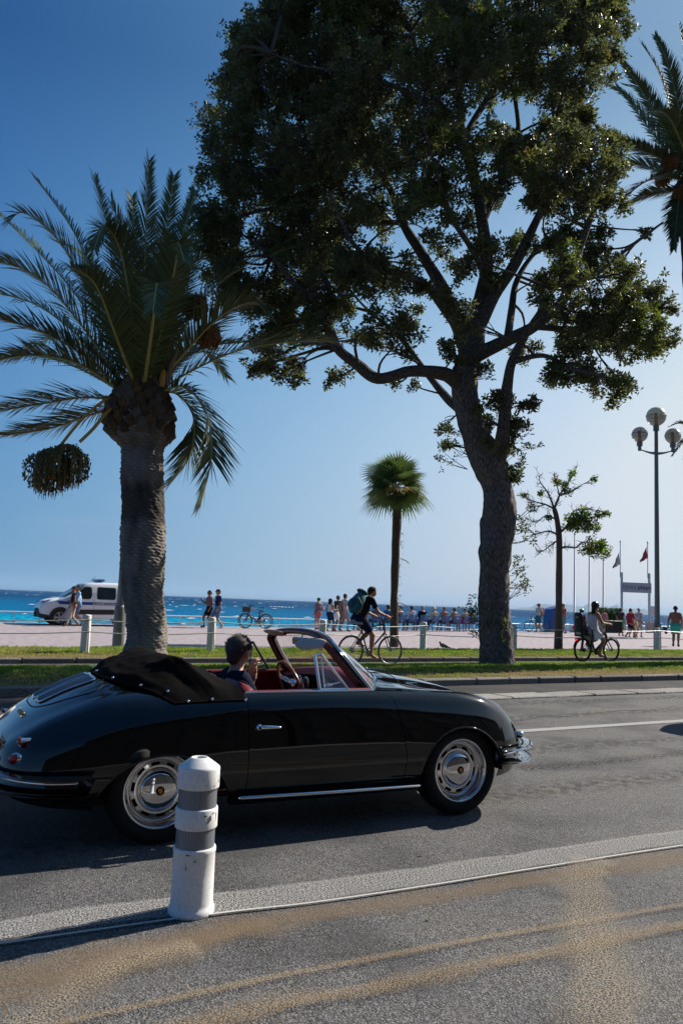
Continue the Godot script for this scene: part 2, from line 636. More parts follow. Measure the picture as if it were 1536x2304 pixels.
func grass_strip(called: String, b0: float, b1: float, a0: float, a1: float, y0: float, crown: float, per: float, sd: int) -> void:
	var r := RandomNumberGenerator.new()
	r.seed = sd
	var h := func(a, b): return y0 + (crown - y0) * sin(PI * clampf((b - b0) / (b1 - b0), 0, 1)) + 0.02 * noise.get_noise_2d(a * 90.0, b * 90.0)
	var st := ST()
	var na := int((a1 - a0) * 5)
	var nb := 14
	for i in na:
		for j in nb:
			var q := []
			for k in [[0, 0], [1, 0], [1, 1], [0, 1]]:
				q.append(Vector2(along(float(i + k[0]) / na, a0, a1), along(float(j + k[1]) / nb, b0, b1)))
			for k in [0, 1, 2, 0, 2, 3]:
				var d := grass_dry(q[k])
				st.set_color(Color(0.075, 0.095, 0.022).lerp(Color(0.26, 0.19, 0.10), d))
				st.add_vertex(on(q[k].x, q[k].y, h.call(q[k].x, q[k].y)))
	var sm := StandardMaterial3D.new()
	sm.vertex_color_use_as_albedo = true
	sm.roughness = 0.95
	sm.metallic_specular = 0.1
	sm.albedo_texture = noise_tex(256, 0.08, FastNoiseLite.TYPE_SIMPLEX, 4, [0.2, 0.8], [grey(0.6), grey(1.0)], sd)
	tri(sm, 1.5)
	struct(st, called, sm)
	# tufts
	var tuft := ST(false)
	for k in 7:
		var an := TAU * k / 7.0 + r.randf() * 0.7
		var lean := Vector3(cos(an), 0, sin(an)) * r.randf_range(0.012, 0.055)
		var root := Vector3(cos(an * 1.7) * 0.03, -0.012, sin(an * 1.7) * 0.03)
		var w := Vector3(-sin(an), 0, cos(an)) * 0.0045
		var tip := root + lean + Vector3(0, r.randf_range(0.035, 0.075), 0)
		var midp := root + lean * 0.35 + Vector3(0, (tip.y - root.y) * 0.6, 0)
		quad(tuft, root - w, root + w, midp + w * 0.8, midp - w * 0.8)
		triangle(tuft, midp - w * 0.8, midp + w * 0.8, tip)
	tuft.generate_normals()
	var gm := StandardMaterial3D.new()
	gm.vertex_color_use_as_albedo = true
	gm.roughness = 0.7
	gm.metallic_specular = 0.25
	gm.backlight_enabled = true
	gm.backlight = Color(0.75, 0.75, 0.75)
	var mm := MultiMesh.new()
	mm.transform_format = MultiMesh.TRANSFORM_3D
	mm.use_colors = true
	mm.mesh = tuft.commit()
	var xs := []
	var cs := []
	var total := int((a1 - a0) * (b1 - b0) * per)
	for i in total:
		var p := Vector2(r.randf_range(a0, a1), r.randf_range(b0, b1))
		var d := grass_dry(p)
		if r.randf() < d * 0.55 - 0.06:
			continue
		var s := r.randf_range(0.55, 1.3) * (1.15 - 0.5 * d)
		var bs := Basis(Vector3.UP, r.randf() * TAU) * Basis(Vector3.RIGHT, r.randfn(0, 0.15))
		xs.append(Transform3D(bs.scaled(Vector3(s, s * (0.8 + 0.5 * absf(noise.get_noise_2d(p.x * 300, p.y * 300))), s)), on(p.x, p.y, h.call(p.x, p.y))))
		var lush := clampf(0.5 + 1.3 * noise.get_noise_2d(p.x * 110.0 + 900.0, p.y * 170.0), 0, 1)
		var c := Color(0.14, 0.26, 0.035).lerp(Color(0.36, 0.46, 0.05), lush).lerp(Color(0.50, 0.40, 0.16), clampf(d * 1.25 - 0.2 + r.randfn(0, 0.12), 0, 1))
		var v := r.randf_range(0.7, 1.2)
		cs.append(Color(c.r * v, c.g * v, c.b * v))
	mm.instance_count = xs.size()
	for i in xs.size():
		mm.set_instance_transform(i, xs[i])
		mm.set_instance_color(i, cs[i])
	var o := MultiMeshInstance3D.new()
	o.multimesh = mm
	o.material_override = gm
	o.name = numbered("grass")
	add_child(o, true)
	tag(o, "short mown grass on the verge beside the road" if b0 < 14 else "short mown grass between the cycle path and promenade", "grass", "", "stuff")


# ---------------------------------------------------------------- sea and far coast
const SEA := -3.6


func make_sea() -> void:
	var wave := FastNoiseLite.new()
	wave.seed = 3
	wave.frequency = 1.0
	wave.fractal_octaves = 3
	var st := ST()
	var nr := 230
	var nc := 150
	var rows := []
	for i in nr + 1:
		var d := 30.0 * pow(9000.0 / 30.0, pow(float(i) / nr, 1.25))
		var row := []
		var step := d * 0.02
		for j in nc + 1:
			var an := deg_to_rad(along(float(j) / nc, -42.0, 112.0))
			var p := Vector3(sin(an) * d, SEA, -cos(an) * d)
			var fade := clampf(1.0 - step / 9.0, 0.0, 1.0)
			p.y += 0.42 * wave.get_noise_2d(p.x * 0.055, p.z * 0.12) * fade + 0.25 * wave.get_noise_2d(p.x * 0.2, p.z * 0.33) * clampf(1.0 - step / 3.0, 0.0, 1.0)
			var out := d + 46.0 * wave.get_noise_2d(p.x * 0.011, p.z * 0.011)
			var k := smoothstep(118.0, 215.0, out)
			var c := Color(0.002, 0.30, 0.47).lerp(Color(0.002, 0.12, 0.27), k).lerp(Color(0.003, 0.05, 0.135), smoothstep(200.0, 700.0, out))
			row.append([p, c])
		rows.append(row)
	for i in nr:
		for j in nc:
			var q := [rows[i][j], rows[i + 1][j], rows[i + 1][j + 1], rows[i][j + 1]]
			for k in [0, 1, 2, 0, 2, 3]:
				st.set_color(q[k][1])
				st.add_vertex(q[k][0])
	var m := StandardMaterial3D.new()
	m.vertex_color_use_as_albedo = true
	m.roughness = 0.4
	m.metallic_specular = 0.06
	var nt := NoiseTexture2D.new()
	nt.width = 512
	nt.height = 512
	nt.seamless = true
	nt.as_normal_map = true
	nt.bump_strength = 9.0
	var fl := FastNoiseLite.new()
	fl.seed = 8
	fl.frequency = 0.018
	fl.fractal_octaves = 5
	nt.noise = fl
	m.normal_enabled = true
	m.normal_texture = nt
	m.normal_scale = 2.4
	tri(m, 0.05)
	m.uv1_scale = Vector3(0.035, 0.05, 0.07)
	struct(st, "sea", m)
	# whitecaps: thin ragged sheets of foam
	var r := RandomNumberGenerator.new()
	r.seed = 404
	var meshes := []
	var foam := ST(false)
	var n := 0
	while n < 420:
		var d := 90.0 * pow(28.0, pow(r.randf(), 0.8))
		var an := deg_to_rad(r.randf_range(-30.0, 80.0))
		var c := Vector3(sin(an) * d, 0, -cos(an) * d)
		var dens := wave.get_noise_2d(c.x * 0.01 + 50.0, c.z * 0.018)
		if r.randf() > 0.5 + dens * 1.3:
			continue
		n += 1
		var l := r.randf_range(0.4, 1.7) * (1.0 + d / 420.0) * (2.2 if r.randf() < 0.08 else 1.0)
		var w := l * r.randf_range(0.16, 0.4)
		var k := 11
		var turn := r.randfn(0.35, 0.25)
		var rim := []
		for i in k:
			var t := TAU * i / k
			var rr := r.randf_range(0.55, 1.1)
			rim.append(c + Vector3(cos(t) * l * rr, SEA + 0.28 + d * 0.0006, sin(t) * w * rr).rotated(Vector3.UP, turn))
		var mid := c + Vector3(0, SEA + 0.42 + d * 0.0006, 0)
		for i in k:
			triangle(foam, mid, rim[i], rim[(i + 1) % k])
	for q in [[474.0, 26.6, 13.0], [300.0, 11.0, 5.0], [420.0, 51.5, 16.0], [260.0, 54.0, 14.0], [200.0, 52.0, 9.0]]:
		var c: Vector3 = Vector3(sin(deg_to_rad(q[1])) * q[0], SEA + 0.75, -cos(deg_to_rad(q[1])) * q[0])
		for k in 14:
			var o: Vector3 = c + Vector3(cos(0.53), 0, sin(0.53)) * (k - 6.5) / 6.5 * q[2] * 0.5 + Vector3(r.randfn() * 0.2, 0, r.randfn() * 0.4)
			ball(foam, o, Vector3(q[2] * 0.075, r.randf_range(0.15, 0.5), 0.7), 5)
	var fo := put(foam, "foam", M(0.62, 0.66, 0.70, 0.8, 0.0, 0.2), null, "stuff")
	tag(fo, "white caps of foam scattered over the blue sea", "foam", "", "stuff")
	# far coast
	far_ridge("hills", 15000.0, 42.5, 53.0, 250.0, 7)
	far_ridge("hills", 21000.0, 53.0, 100.0, 250.0, 9)


func far_ridge(called: String, d: float, az0: float, az1: float, tall: float, sd: int) -> void:
	var f := FastNoiseLite.new()
	f.seed = sd
	f.frequency = 0.9
	f.fractal_octaves = 5
	var st := ST()
	grid(st, func(u, v):
		var an := deg_to_rad(along(u, az0, az1))
		var env := smoothstep(0.0, 0.25, u) * smoothstep(1.0, 0.75, u)
		var hh: float = tall * env * clampf(0.45 + 0.55 * f.get_noise_1d(u * 9.0), 0.02, 1.0)
		var dd: float = d + (v - 0.5) * 1800.0
		return Vector3(sin(an) * dd, SEA + hh * sin(PI * v) - 0.5, -cos(an) * dd), 90, 8)
	struct(st, called, M(0.10, 0.12, 0.09, 0.95))


# ---------------------------------------------------------------- trees
func limb(st: SurfaceTool, spec: Array, sides: int, n: int, rough := 0.0, sd := 0.0) -> void:
	# spec: [point, radius] pairs; smoothed, and roughened by noise
	var pp := []
	var rr := []
	for s in spec:
		pp.append(s[0])
		rr.append(s[1])
	pp = bezier(pp, n)
	rr = bezier(rr, n)
	if rough <= 0.0:
		tube(st, pp, rr, sides)
		return
	var side := Vector3.RIGHT
	var rings := []
	for i in pp.size():
		var t: Vector3 = (pp[mini(i + 1, pp.size() - 1)] - pp[maxi(i - 1, 0)]).normalized()
		side = (side - t * side.dot(t)).normalized()
		var up := side.cross(t)
		var ring := PackedVector3Array()
		for k in sides:
			var an := TAU * k / sides
			var d := side * cos(an) + up * sin(an)
			var q: Vector3 = pp[i] + d * rr[i]
			var nz := noise.get_noise_3d(q.x * 130.0 + sd, q.y * 75.0, q.z * 130.0) * 1.0 + noise.get_noise_3d(cos(an) * 900.0, q.y * 90.0 + sd, sin(an) * 900.0) * 0.45
			ring.append(pp[i] + d * rr[i] * (1.0 + rough * nz))
		rings.append(ring)
	for i in rings.size() - 1:
		for k in sides:
			var k2 := (k + 1) % sides
			quad(st, rings[i][k], rings[i + 1][k], rings[i + 1][k2], rings[i][k2])


func bark(tint: Color, sx: float, sy: float, deep: float, sd: int) -> StandardMaterial3D:
	var c := noise_tex(512, 0.03, FastNoiseLite.TYPE_SIMPLEX, 5, [0.15, 0.5, 0.85], [grey(0.35), grey(0.75), grey(1.0)], sd)
	var m := mottled(c, 1.0, tint, 0.92, c, deep, false)
	m.uv1_scale = Vector3(sx, sy, sx)
	m.metallic_specular = 0.2
	return m


func sprig(n: int, length: float, width: float, r: RandomNumberGenerator, spread := 1.0) -> Mesh:
	# a twig end with a rosette of leaves, each folded along its midrib
	var st := ST(false)
	for k in n:
		var an := TAU * k / n * 1.618 + r.randf() * 0.6
		var lift := r.randf_range(-0.25, 1.0)
		var d := Vector3(cos(an) * spread, lift, sin(an) * spread).normalized()
		var o := Vector3(0, r.randf_range(-0.6, 0.4) * length, 0) + d * length * 0.15
		var l := length * r.randf_range(0.75, 1.15)
		var side := d.cross(Vector3.UP if absf(d.y) < 0.9 else Vector3.RIGHT).normalized().rotated(d, r.randfn(0, 0.6))
		var nn := side.cross(d)
		var m1 := o + d * l * 0.5
		var tip := o + d * l - nn * l * 0.12
		triangle(st, o, m1 + side * width * 0.5 + nn * width * 0.2, tip)
		triangle(st, o, tip, m1 - side * width * 0.5 + nn * width * 0.2)
	st.generate_normals()
	return st.commit()


func leaf_mat(rough := 0.5, back := 0.7, spec := 0.4) -> StandardMaterial3D:
	var m := StandardMaterial3D.new()
	m.vertex_color_use_as_albedo = true
	m.roughness = rough
	m.metallic_specular = spec
	m.backlight_enabled = true
	m.backlight = Color(0.95 * back, back, 0.55 * back).linear_to_srgb()
	return m


func scatter(called: String, mesh: Mesh, xs: Array, cs: Array, m: Material, parent: Node3D) -> MultiMeshInstance3D:
	var mm := MultiMesh.new()
	mm.transform_format = MultiMesh.TRANSFORM_3D
	mm.use_colors = true
	mm.mesh = mesh
	mm.instance_count = xs.size()
	for i in xs.size():
		mm.set_instance_transform(i, xs[i])
		mm.set_instance_color(i, cs[i])
	var o := MultiMeshInstance3D.new()
	o.multimesh = mm
	o.material_override = m
	o.name = called
	parent.add_child(o, true)
	o.set_meta("kind", "stuff")
	return o


func turned(r: RandomNumberGenerator) -> Basis:
	return Basis(Vector3(r.randfn(), r.randfn(), r.randfn()).normalized(), r.randf() * TAU)


func make_trees() -> void:
	make_oak()
	make_date_palm()
	make_fan_palm()
	make_bare_tree()
	make_far_palms()


func make_oak() -> void:
	var r := RandomNumberGenerator.new()
	r.seed = 77
	var yaw := deg_to_rad(STREET)
	var t := thing("oak_tree", "huge dark evergreen oak with thick gnarled trunk on the verge beside the road", "tree", Vector3(12.24, 0.15, -13.65), yaw)
	var bm := bark(lin(0.31, 0.275, 0.26), 3.0, 0.38, 5.0, 91)
	var upper := bark(lin(0.22, 0.192, 0.178), 1.9, 0.7, 6.0, 92)
	var st := ST()
	limb(st, oak_limbs[0], 64, 18, 0.26, 5.0)
	# knots and burls
	for b in [[0, 0], [1, 1]]:
		pass
	put(st, "trunk", bm, t)
	var nodes := []
	for i in range(1, oak_limbs.size()):
		st = ST()
		var spec: Array = oak_limbs[i]
		limb(st, spec, 14 if i < 10 else 10, 6, 0.13, i * 17.0)
		put(st, "limb", upper, t)
		var pp := []
		for s in spec:
			pp.append(s[0])
		for p in bezier(pp, 4):
			nodes.append(p)
	# clumps of foliage, and the twigs that carry them
	var twigs := ST()
	var xs := []
	var cs := []
	for b in oak_blobs:
		var c: Vector3 = b[0]
		var rad: float = b[1]
		var q := Vector2((c.x + 0.6) / 5.6, (c.y - 10.2) / 6.6)
		var reach := 4.0 * sqrt(maxf(0.08, 1.0 - q.length_squared()))
		var layers := 1 if rad < 0.45 else (2 if rad < 0.62 else 3)
		for k in layers:
			var z := 0.0
			if layers > 1:
				z = -reach + 2.0 * reach * (k + r.randf_range(0.1, 0.9)) / layers
			else:
				z = r.randfn(0, 0.3) * reach
			# the same spot of the crown's outline, farther or nearer along the eye's line
			var far := 1.0 - z / 18.0
			var cc := Vector3(c.x * far, 1.2 + (c.y - 1.2) * far, z) + Vector3(r.randfn(), r.randfn(), 0) * rad * 0.18 * (1.0 if layers > 1 else 0.2)
			var best := 1e9
			var from := Vector3.ZERO
			for p in nodes:
				var dd: float = (p - cc).length_squared() + maxf(0.0, p.y - cc.y) * 1.5
				if dd < best:
					best = dd
					from = p
			var bend := Vector3(r.randfn(), r.randf_range(-0.2, 0.9), r.randfn()) * 0.12 * sqrt(best)
			var arm := bezier([from, from.lerp(cc, 0.35) + bend, from.lerp(cc, 0.7) + bend * 0.8, cc], 3)
			var taper := []
			for i in arm.size():
				taper.append(lerpf(clampf(0.016 + 0.012 * sqrt(best), 0.02, 0.055), 0.010, float(i) / (arm.size() - 1)))
			tube(twigs, arm, taper, 5, false)
			var subs := []
			for i in int(5 + rad * 9):
				var d := Vector3(r.randfn(), r.randfn() * 0.85, r.randfn()).normalized()
				var sc := cc + d * rad * pow(r.randf(), 0.45) * 0.85
				subs.append(sc)
				var s0: Vector3 = arm[arm.size() - 1 - r.randi() % 5]
				tube(twigs, bezier([s0, s0.lerp(sc, 0.5) + Vector3(r.randfn(), r.randfn(), r.randfn()) * 0.07, sc + d * rad * 0.1], 2), [0.012, 0.011, 0.009, 0.006, 0.004], 4, false)
			var young := r.randf() < 0.14
			for i in int(305.0 * rad * rad + 8):
				var sc: Vector3 = subs[r.randi() % subs.size()]
				var p := sc + Vector3(r.randfn(), r.randfn(), r.randfn()) * rad * 0.15
				var s := r.randf_range(0.7, 1.25)
				xs.append(Transform3D(turned(r).scaled(Vector3.ONE * s), p))
				var v := r.randf_range(0.65, 1.25)
				var col := Color(0.118, 0.128, 0.06) if not young or r.randf() < 0.4 else Color(0.12, 0.15, 0.035)
				if r.randf() < 0.04:
					col = Color(0.10, 0.075, 0.025)
				cs.append(Color(col.r * v, col.g * v, col.b * v))
	# shoots sprouting from the trunk
	for p in oak_shoots:
		for i in 9:
			var e: Vector3 = p + Vector3(r.randfn() * 0.11, r.randfn() * 0.13, r.randfn() * 0.1)
			xs.append(Transform3D(turned(r).scaled(Vector3.ONE * r.randf_range(0.6, 0.9)), e))
			var v := r.randf_range(0.7, 1.2)
			cs.append(Color(0.075 * v, 0.095 * v, 0.025 * v))
			if i % 3 == 0:
				var s0 := Vector3(p.x * 0.35 + (0.0 if p.y < 4.0 else -0.3), p.y - 0.25, p.z * 0.3)
				tube(twigs, bezier([s0, s0.lerp(e, 0.6) + Vector3(0, -0.04, 0), e], 3), [0.009, 0.008, 0.007, 0.006, 0.005, 0.004, 0.003], 4, false)
	put(twigs, "twigs", M(0.07, 0.06, 0.05, 0.9, 0.0, 0.2), t, "stuff")
	scatter("crown", sprig(9, 0.105, 0.046, r), xs, cs, leaf_mat(0.42, 0.95, 0.45), t)


# a palm frond: the stalk's curve carries two rows of leaflets
func frond(curve: Array, n: int, longest: float, width: float, r: RandomNumberGenerator, stiff := 1.0) -> Array:
	var pts := bezier(curve, 8)
	var lens := [0.0]
	for i in range(1, pts.size()):
		lens.append(lens[-1] + (pts[i] - pts[i - 1]).length())
	var total: float = lens[-1]
	var stalk := ST()
	var rr := []
	for i in pts.size():
		rr.append(lerpf(0.046, 0.010, pow(lens[i] / total, 0.6)))
	rr[0] = 0.07
	tube(stalk, pts, rr, 6, false, false, 0.6)
	var leaf := ST(false)
	var out := Vector3(curve[-1].x, 0, curve[-1].z).normalized()
	var seg := 1
	for i in n:
		var s := 0.10 + 0.90 * (float(i) + r.randf_range(-0.3, 0.3)) / n
		var at := clampf(s, 0.0, 0.999) * total
		while seg < pts.size() - 1 and lens[seg] < at:
			seg += 1
		var a: Vector3 = pts[seg - 1]
		var b: Vector3 = pts[seg]
		var f: float = (at - lens[seg - 1]) / maxf(lens[seg] - lens[seg - 1], 1e-5)
		var p := a.lerp(b, f)
		var t := (b - a).normalized()
		var up := Vector3.UP - out * maxf(0.0, t.y) * 0.9
		up = (up - t * up.dot(t)).normalized()
		var side := t.cross(up)
		var l := longest * smoothstep(-0.05, 0.34, s) * (1.0 - 0.62 * smoothstep(0.5, 1.0, s))
		var ang := lerpf(1.12, 0.55, s)
		for sg in [-1.0, 1.0]:
			var ll := l * r.randf_range(0.85, 1.1)
			var d: Vector3 = (t * cos(ang) + (side * sg * 0.86 + up * (0.24 + r.randfn(0, 0.14))) * sin(ang)).normalized()
			var droop := Vector3.DOWN * ll * 0.10 / stiff
			var w: Vector3 = (t - d * t.dot(d)).normalized() * width * 0.5
			var m := p + d * ll * 0.45
			var e := p + d * ll + droop
			var tone := r.randf_range(0.55, 1.35)
			leaf.set_color(Color(tone * r.randf_range(0.9, 1.25), tone, tone * 0.9))
			quad(leaf, p - w * 0.7, p + w * 0.7, m + w, m - w)
			triangle(leaf, m - w, m + w, e)
	return [leaf, stalk]


func palm_scales(t: Node3D, y0: float, y1: float, prof: Callable, count: int, size: float, r: RandomNumberGenerator) -> void:
	# the cut bases of old fronds, each its own piece
	var shapes := []
	for k in 3:
		var st := ST(false)
		var w := r.randf_range(0.42, 0.55)
		var b := [Vector3(-w, -0.42, 0), Vector3(0, -0.62, 0.05), Vector3(w, -0.42, 0), Vector3(w * 0.8, 0.25, 0.02), Vector3(-w * 0.8, 0.25, 0.02)]
		var o := r.randf_range(0.36, 0.55)
		var tp := [Vector3(-w * 0.62, -0.05, o), Vector3(0, -0.28, o * 1.08), Vector3(w * 0.62, -0.05, o), Vector3(w * 0.45, 0.38, o * 0.85), Vector3(-w * 0.45, 0.38, o * 0.85)]
		for i in 5:
			quad(st, b[i], b[(i + 1) % 5], tp[(i + 1) % 5], tp[i])
		for i in range(1, 4):
			triangle(st, tp[0], tp[i], tp[i + 1])
		st.generate_normals()
		shapes.append(st.commit())
	var ms := [bark(lin(0.26, 0.17, 0.115), 9, 9, 1.0, 95), bark(lin(0.33, 0.27, 0.21), 9, 9, 1.0, 95), bark(lin(0.40, 0.22, 0.09), 9, 9, 1.0, 95), bark(lin(0.18, 0.13, 0.095), 9, 9, 1.0, 95)]
	for i in count:
		var v := (i + 0.5) / count
		var y := lerpf(y0, y1, v)
		var an := i * 2.39996
		var c: Vector3 = prof.call(y)
		var rad: float = c.z
		var d := Vector3(cos(an), 0, sin(an))
		var at := Vector3(c.x + d.x * rad * 0.94, y, c.y + d.z * rad * 0.94)
		var bs := Basis(Vector3.UP, atan2(d.x, d.z)) * Basis(Vector3.RIGHT, -0.25 + 0.5 * (0.5 - v) + r.randfn(0, 0.1)) * Basis(Vector3.BACK, r.randfn(0, 0.12))
		var o := put_mesh(shapes[r.randi() % 3], "leaf_base", ms[[0, 0, 1, 1, 2, 3][r.randi() % 6]], t)
		o.transform = Transform3D(bs.scaled(Vector3.ONE * size * r.randf_range(0.85, 1.15)), at)


func make_date_palm() -> void:
	var r := RandomNumberGenerator.new()
	r.seed = 31
	var t := thing("date_palm", "stout date palm with ringed trunk and hanging date bunches behind the car's tail", "palm tree", Vector3(4.79, 0.15, -15.17), deg_to_rad(STREET))
	var pp := []
	var rr := []
	for s in date_trunk:
		pp.append(s[0])
		rr.append(s[1])
	pp = bezier(pp, 6)
	rr = bezier(rr, 6)
	var prof := func(y):
		for i in pp.size() - 1:
			if pp[i + 1].y >= y:
				var f: float = clampf((y - pp[i].y) / maxf(pp[i + 1].y - pp[i].y, 1e-4), 0, 1)
				return Vector3(lerpf(pp[i].x, pp[i + 1].x, f), lerpf(pp[i].z, pp[i + 1].z, f), lerpf(rr[i], rr[i + 1], f))
		return Vector3(pp[-1].x, pp[-1].z, rr[-1])
	var st := ST()
	var cols := 76
	var top: float = pp[-1].y
	var rows := int(top / 0.0135)
	var last := []
	for i in rows + 1:
		var y := top * i / rows - 0.05
		var c: Vector3 = prof.call(y)
		var row := []
		for k in cols:
			var an := TAU * k / cols
			var wob := 0.03 * noise.get_noise_2d(cos(an) * 90.0 + 300.0, y * 60.0)
			var band := y / 0.06 + 30.0 * wob + sin(an * 2.0) * 0.5 + 0.5 * noise.get_noise_3d(cos(an) * 300.0, y * 60.0, sin(an) * 300.0)
			var fr := fposmod(band, 1.0)
			var cell := an / TAU * 17.0 + (0.5 if int(floor(band)) % 2 == 0 else 0.0)
			var fc := absf(fposmod(cell, 1.0) - 0.5) * 2.0
			var lip := maxf(0.0, 1.0 - fc * 0.75) * pow(1.0 - absf(fr * 2.0 - 1.0), 0.6)
			var rough := noise.get_noise_3d(cos(an) * 260.0, y * 500.0, sin(an) * 260.0)
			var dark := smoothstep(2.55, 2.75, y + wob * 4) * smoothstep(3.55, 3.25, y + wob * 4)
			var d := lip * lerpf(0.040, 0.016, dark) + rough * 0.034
			if y < 0.55:
				d *= 0.5
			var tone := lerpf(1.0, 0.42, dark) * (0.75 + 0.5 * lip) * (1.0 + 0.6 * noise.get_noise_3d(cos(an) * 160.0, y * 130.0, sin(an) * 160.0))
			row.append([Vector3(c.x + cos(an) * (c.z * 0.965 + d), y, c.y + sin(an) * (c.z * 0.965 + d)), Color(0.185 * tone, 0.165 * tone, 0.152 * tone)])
		if i > 0:
			for k in cols:
				var k2 := (k + 1) % cols
				for q in [last[k], row[k], row[k2], last[k], row[k2], last[k2]]:
					st.set_color(q[1])
					st.add_vertex(q[0])
		last = row
	var bm := StandardMaterial3D.new()
	bm.vertex_color_use_as_albedo = true
	bm.roughness = 0.95
	bm.metallic_specular = 0.15
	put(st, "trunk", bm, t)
	palm_scales(t, 4.42, 5.42, prof, 120, 0.24, r)
	var lm := M(0.085, 0.115, 0.045, 0.5, 0.0, 0.4).duplicate()
	lm.backlight_enabled = true
	lm.backlight = Color(0.42, 0.48, 0.26)
	lm.vertex_color_use_as_albedo = true
	var sm := M(0.36, 0.31, 0.075, 0.5)
	for i in date_fronds.size():
		var f := frond(date_fronds[i], 122, 0.86, 0.030, r)
		var o := put(f[0], "frond", lm, t)
		put(f[1], "stalk", sm, o)
	# orange flower stalks and drooping bunches of dates
	var om := M(0.55, 0.27, 0.05, 0.6)
	for s in date_stalks:
		st = ST()
		tube(st, bezier(s, 5), 0.045, 7, true, false, 0.6)
		put(st, "fruit_stalk", om, t)
	for k in 5:
		st = ST()
		var an := 0.3 + k * 0.55
		var c := Vector3(-0.45 + k * 0.14, 5.35, 0.25 + 0.1 * sin(k * 2.0))
		tube(st, bezier([c, c + Vector3((k - 2) * 0.05, 0.45, 0.08), c + Vector3((k - 2) * 0.16, 0.95, 0.2)], 4), [0.055, 0.055, 0.052, 0.05, 0.045, 0.04, 0.034, 0.026, 0.016], 6)
		put(st, "spathe", om if k % 2 else M(0.2, 0.12, 0.07, 0.8), t)
	for bi in date_bunches.size():
		bunch(t, date_bunches[bi][0], date_bunches[bi][1], bi > 1, r)


func bunch(t: Node3D, c: Vector3, rad: float, brown: bool, r: RandomNumberGenerator) -> void:
	var st := ST()
	var xs := []
	var cs := []
	for k in 110:
		var an := r.randf() * TAU
		var q := sqrt(r.randf())
		var root := c + Vector3(r.randfn() * 0.05, rad * 0.95, r.randfn() * 0.05)
		var mid := c + Vector3(cos(an) * rad * q * 0.95, rad * (0.75 - 0.35 * q), sin(an) * rad * q * 0.95)
		var end := c + Vector3(cos(an) * rad * q * 1.05, -rad * (0.35 + 0.95 * sqrt(maxf(0.0, 1.0 - q * q))) * r.randf_range(0.75, 1.1), sin(an) * rad * q * 1.05)
		var path := bezier([root, mid, end], 4)
		tube(st, path, 0.006, 3, false)
		for i in 15:
			var u := r.randf_range(0.42, 1.0)
			var p: Vector3 = path[int(u * (path.size() - 1))]
			xs.append(Transform3D(Basis.from_scale(Vector3(1, 1.35, 1) * r.randf_range(0.8, 1.2)), p + Vector3(r.randfn(), r.randfn() * 1.5, r.randfn()) * 0.022))
			var v := r.randf_range(0.6, 1.2)
			cs.append(Color(0.105, 0.115, 0.04) * v if not brown else Color(0.20, 0.085, 0.025) * v)
	var o := put(st, "date_bunch", M(0.36, 0.17, 0.035, 0.6), t)
	var bl := ST()
	ball(bl, Vector3.ZERO, Vector3.ONE * 0.0145, 4)
	bl.generate_normals()
	scatter("dates", bl.commit(), xs, cs, leaf_mat(0.45, 0.1, 0.4), o)


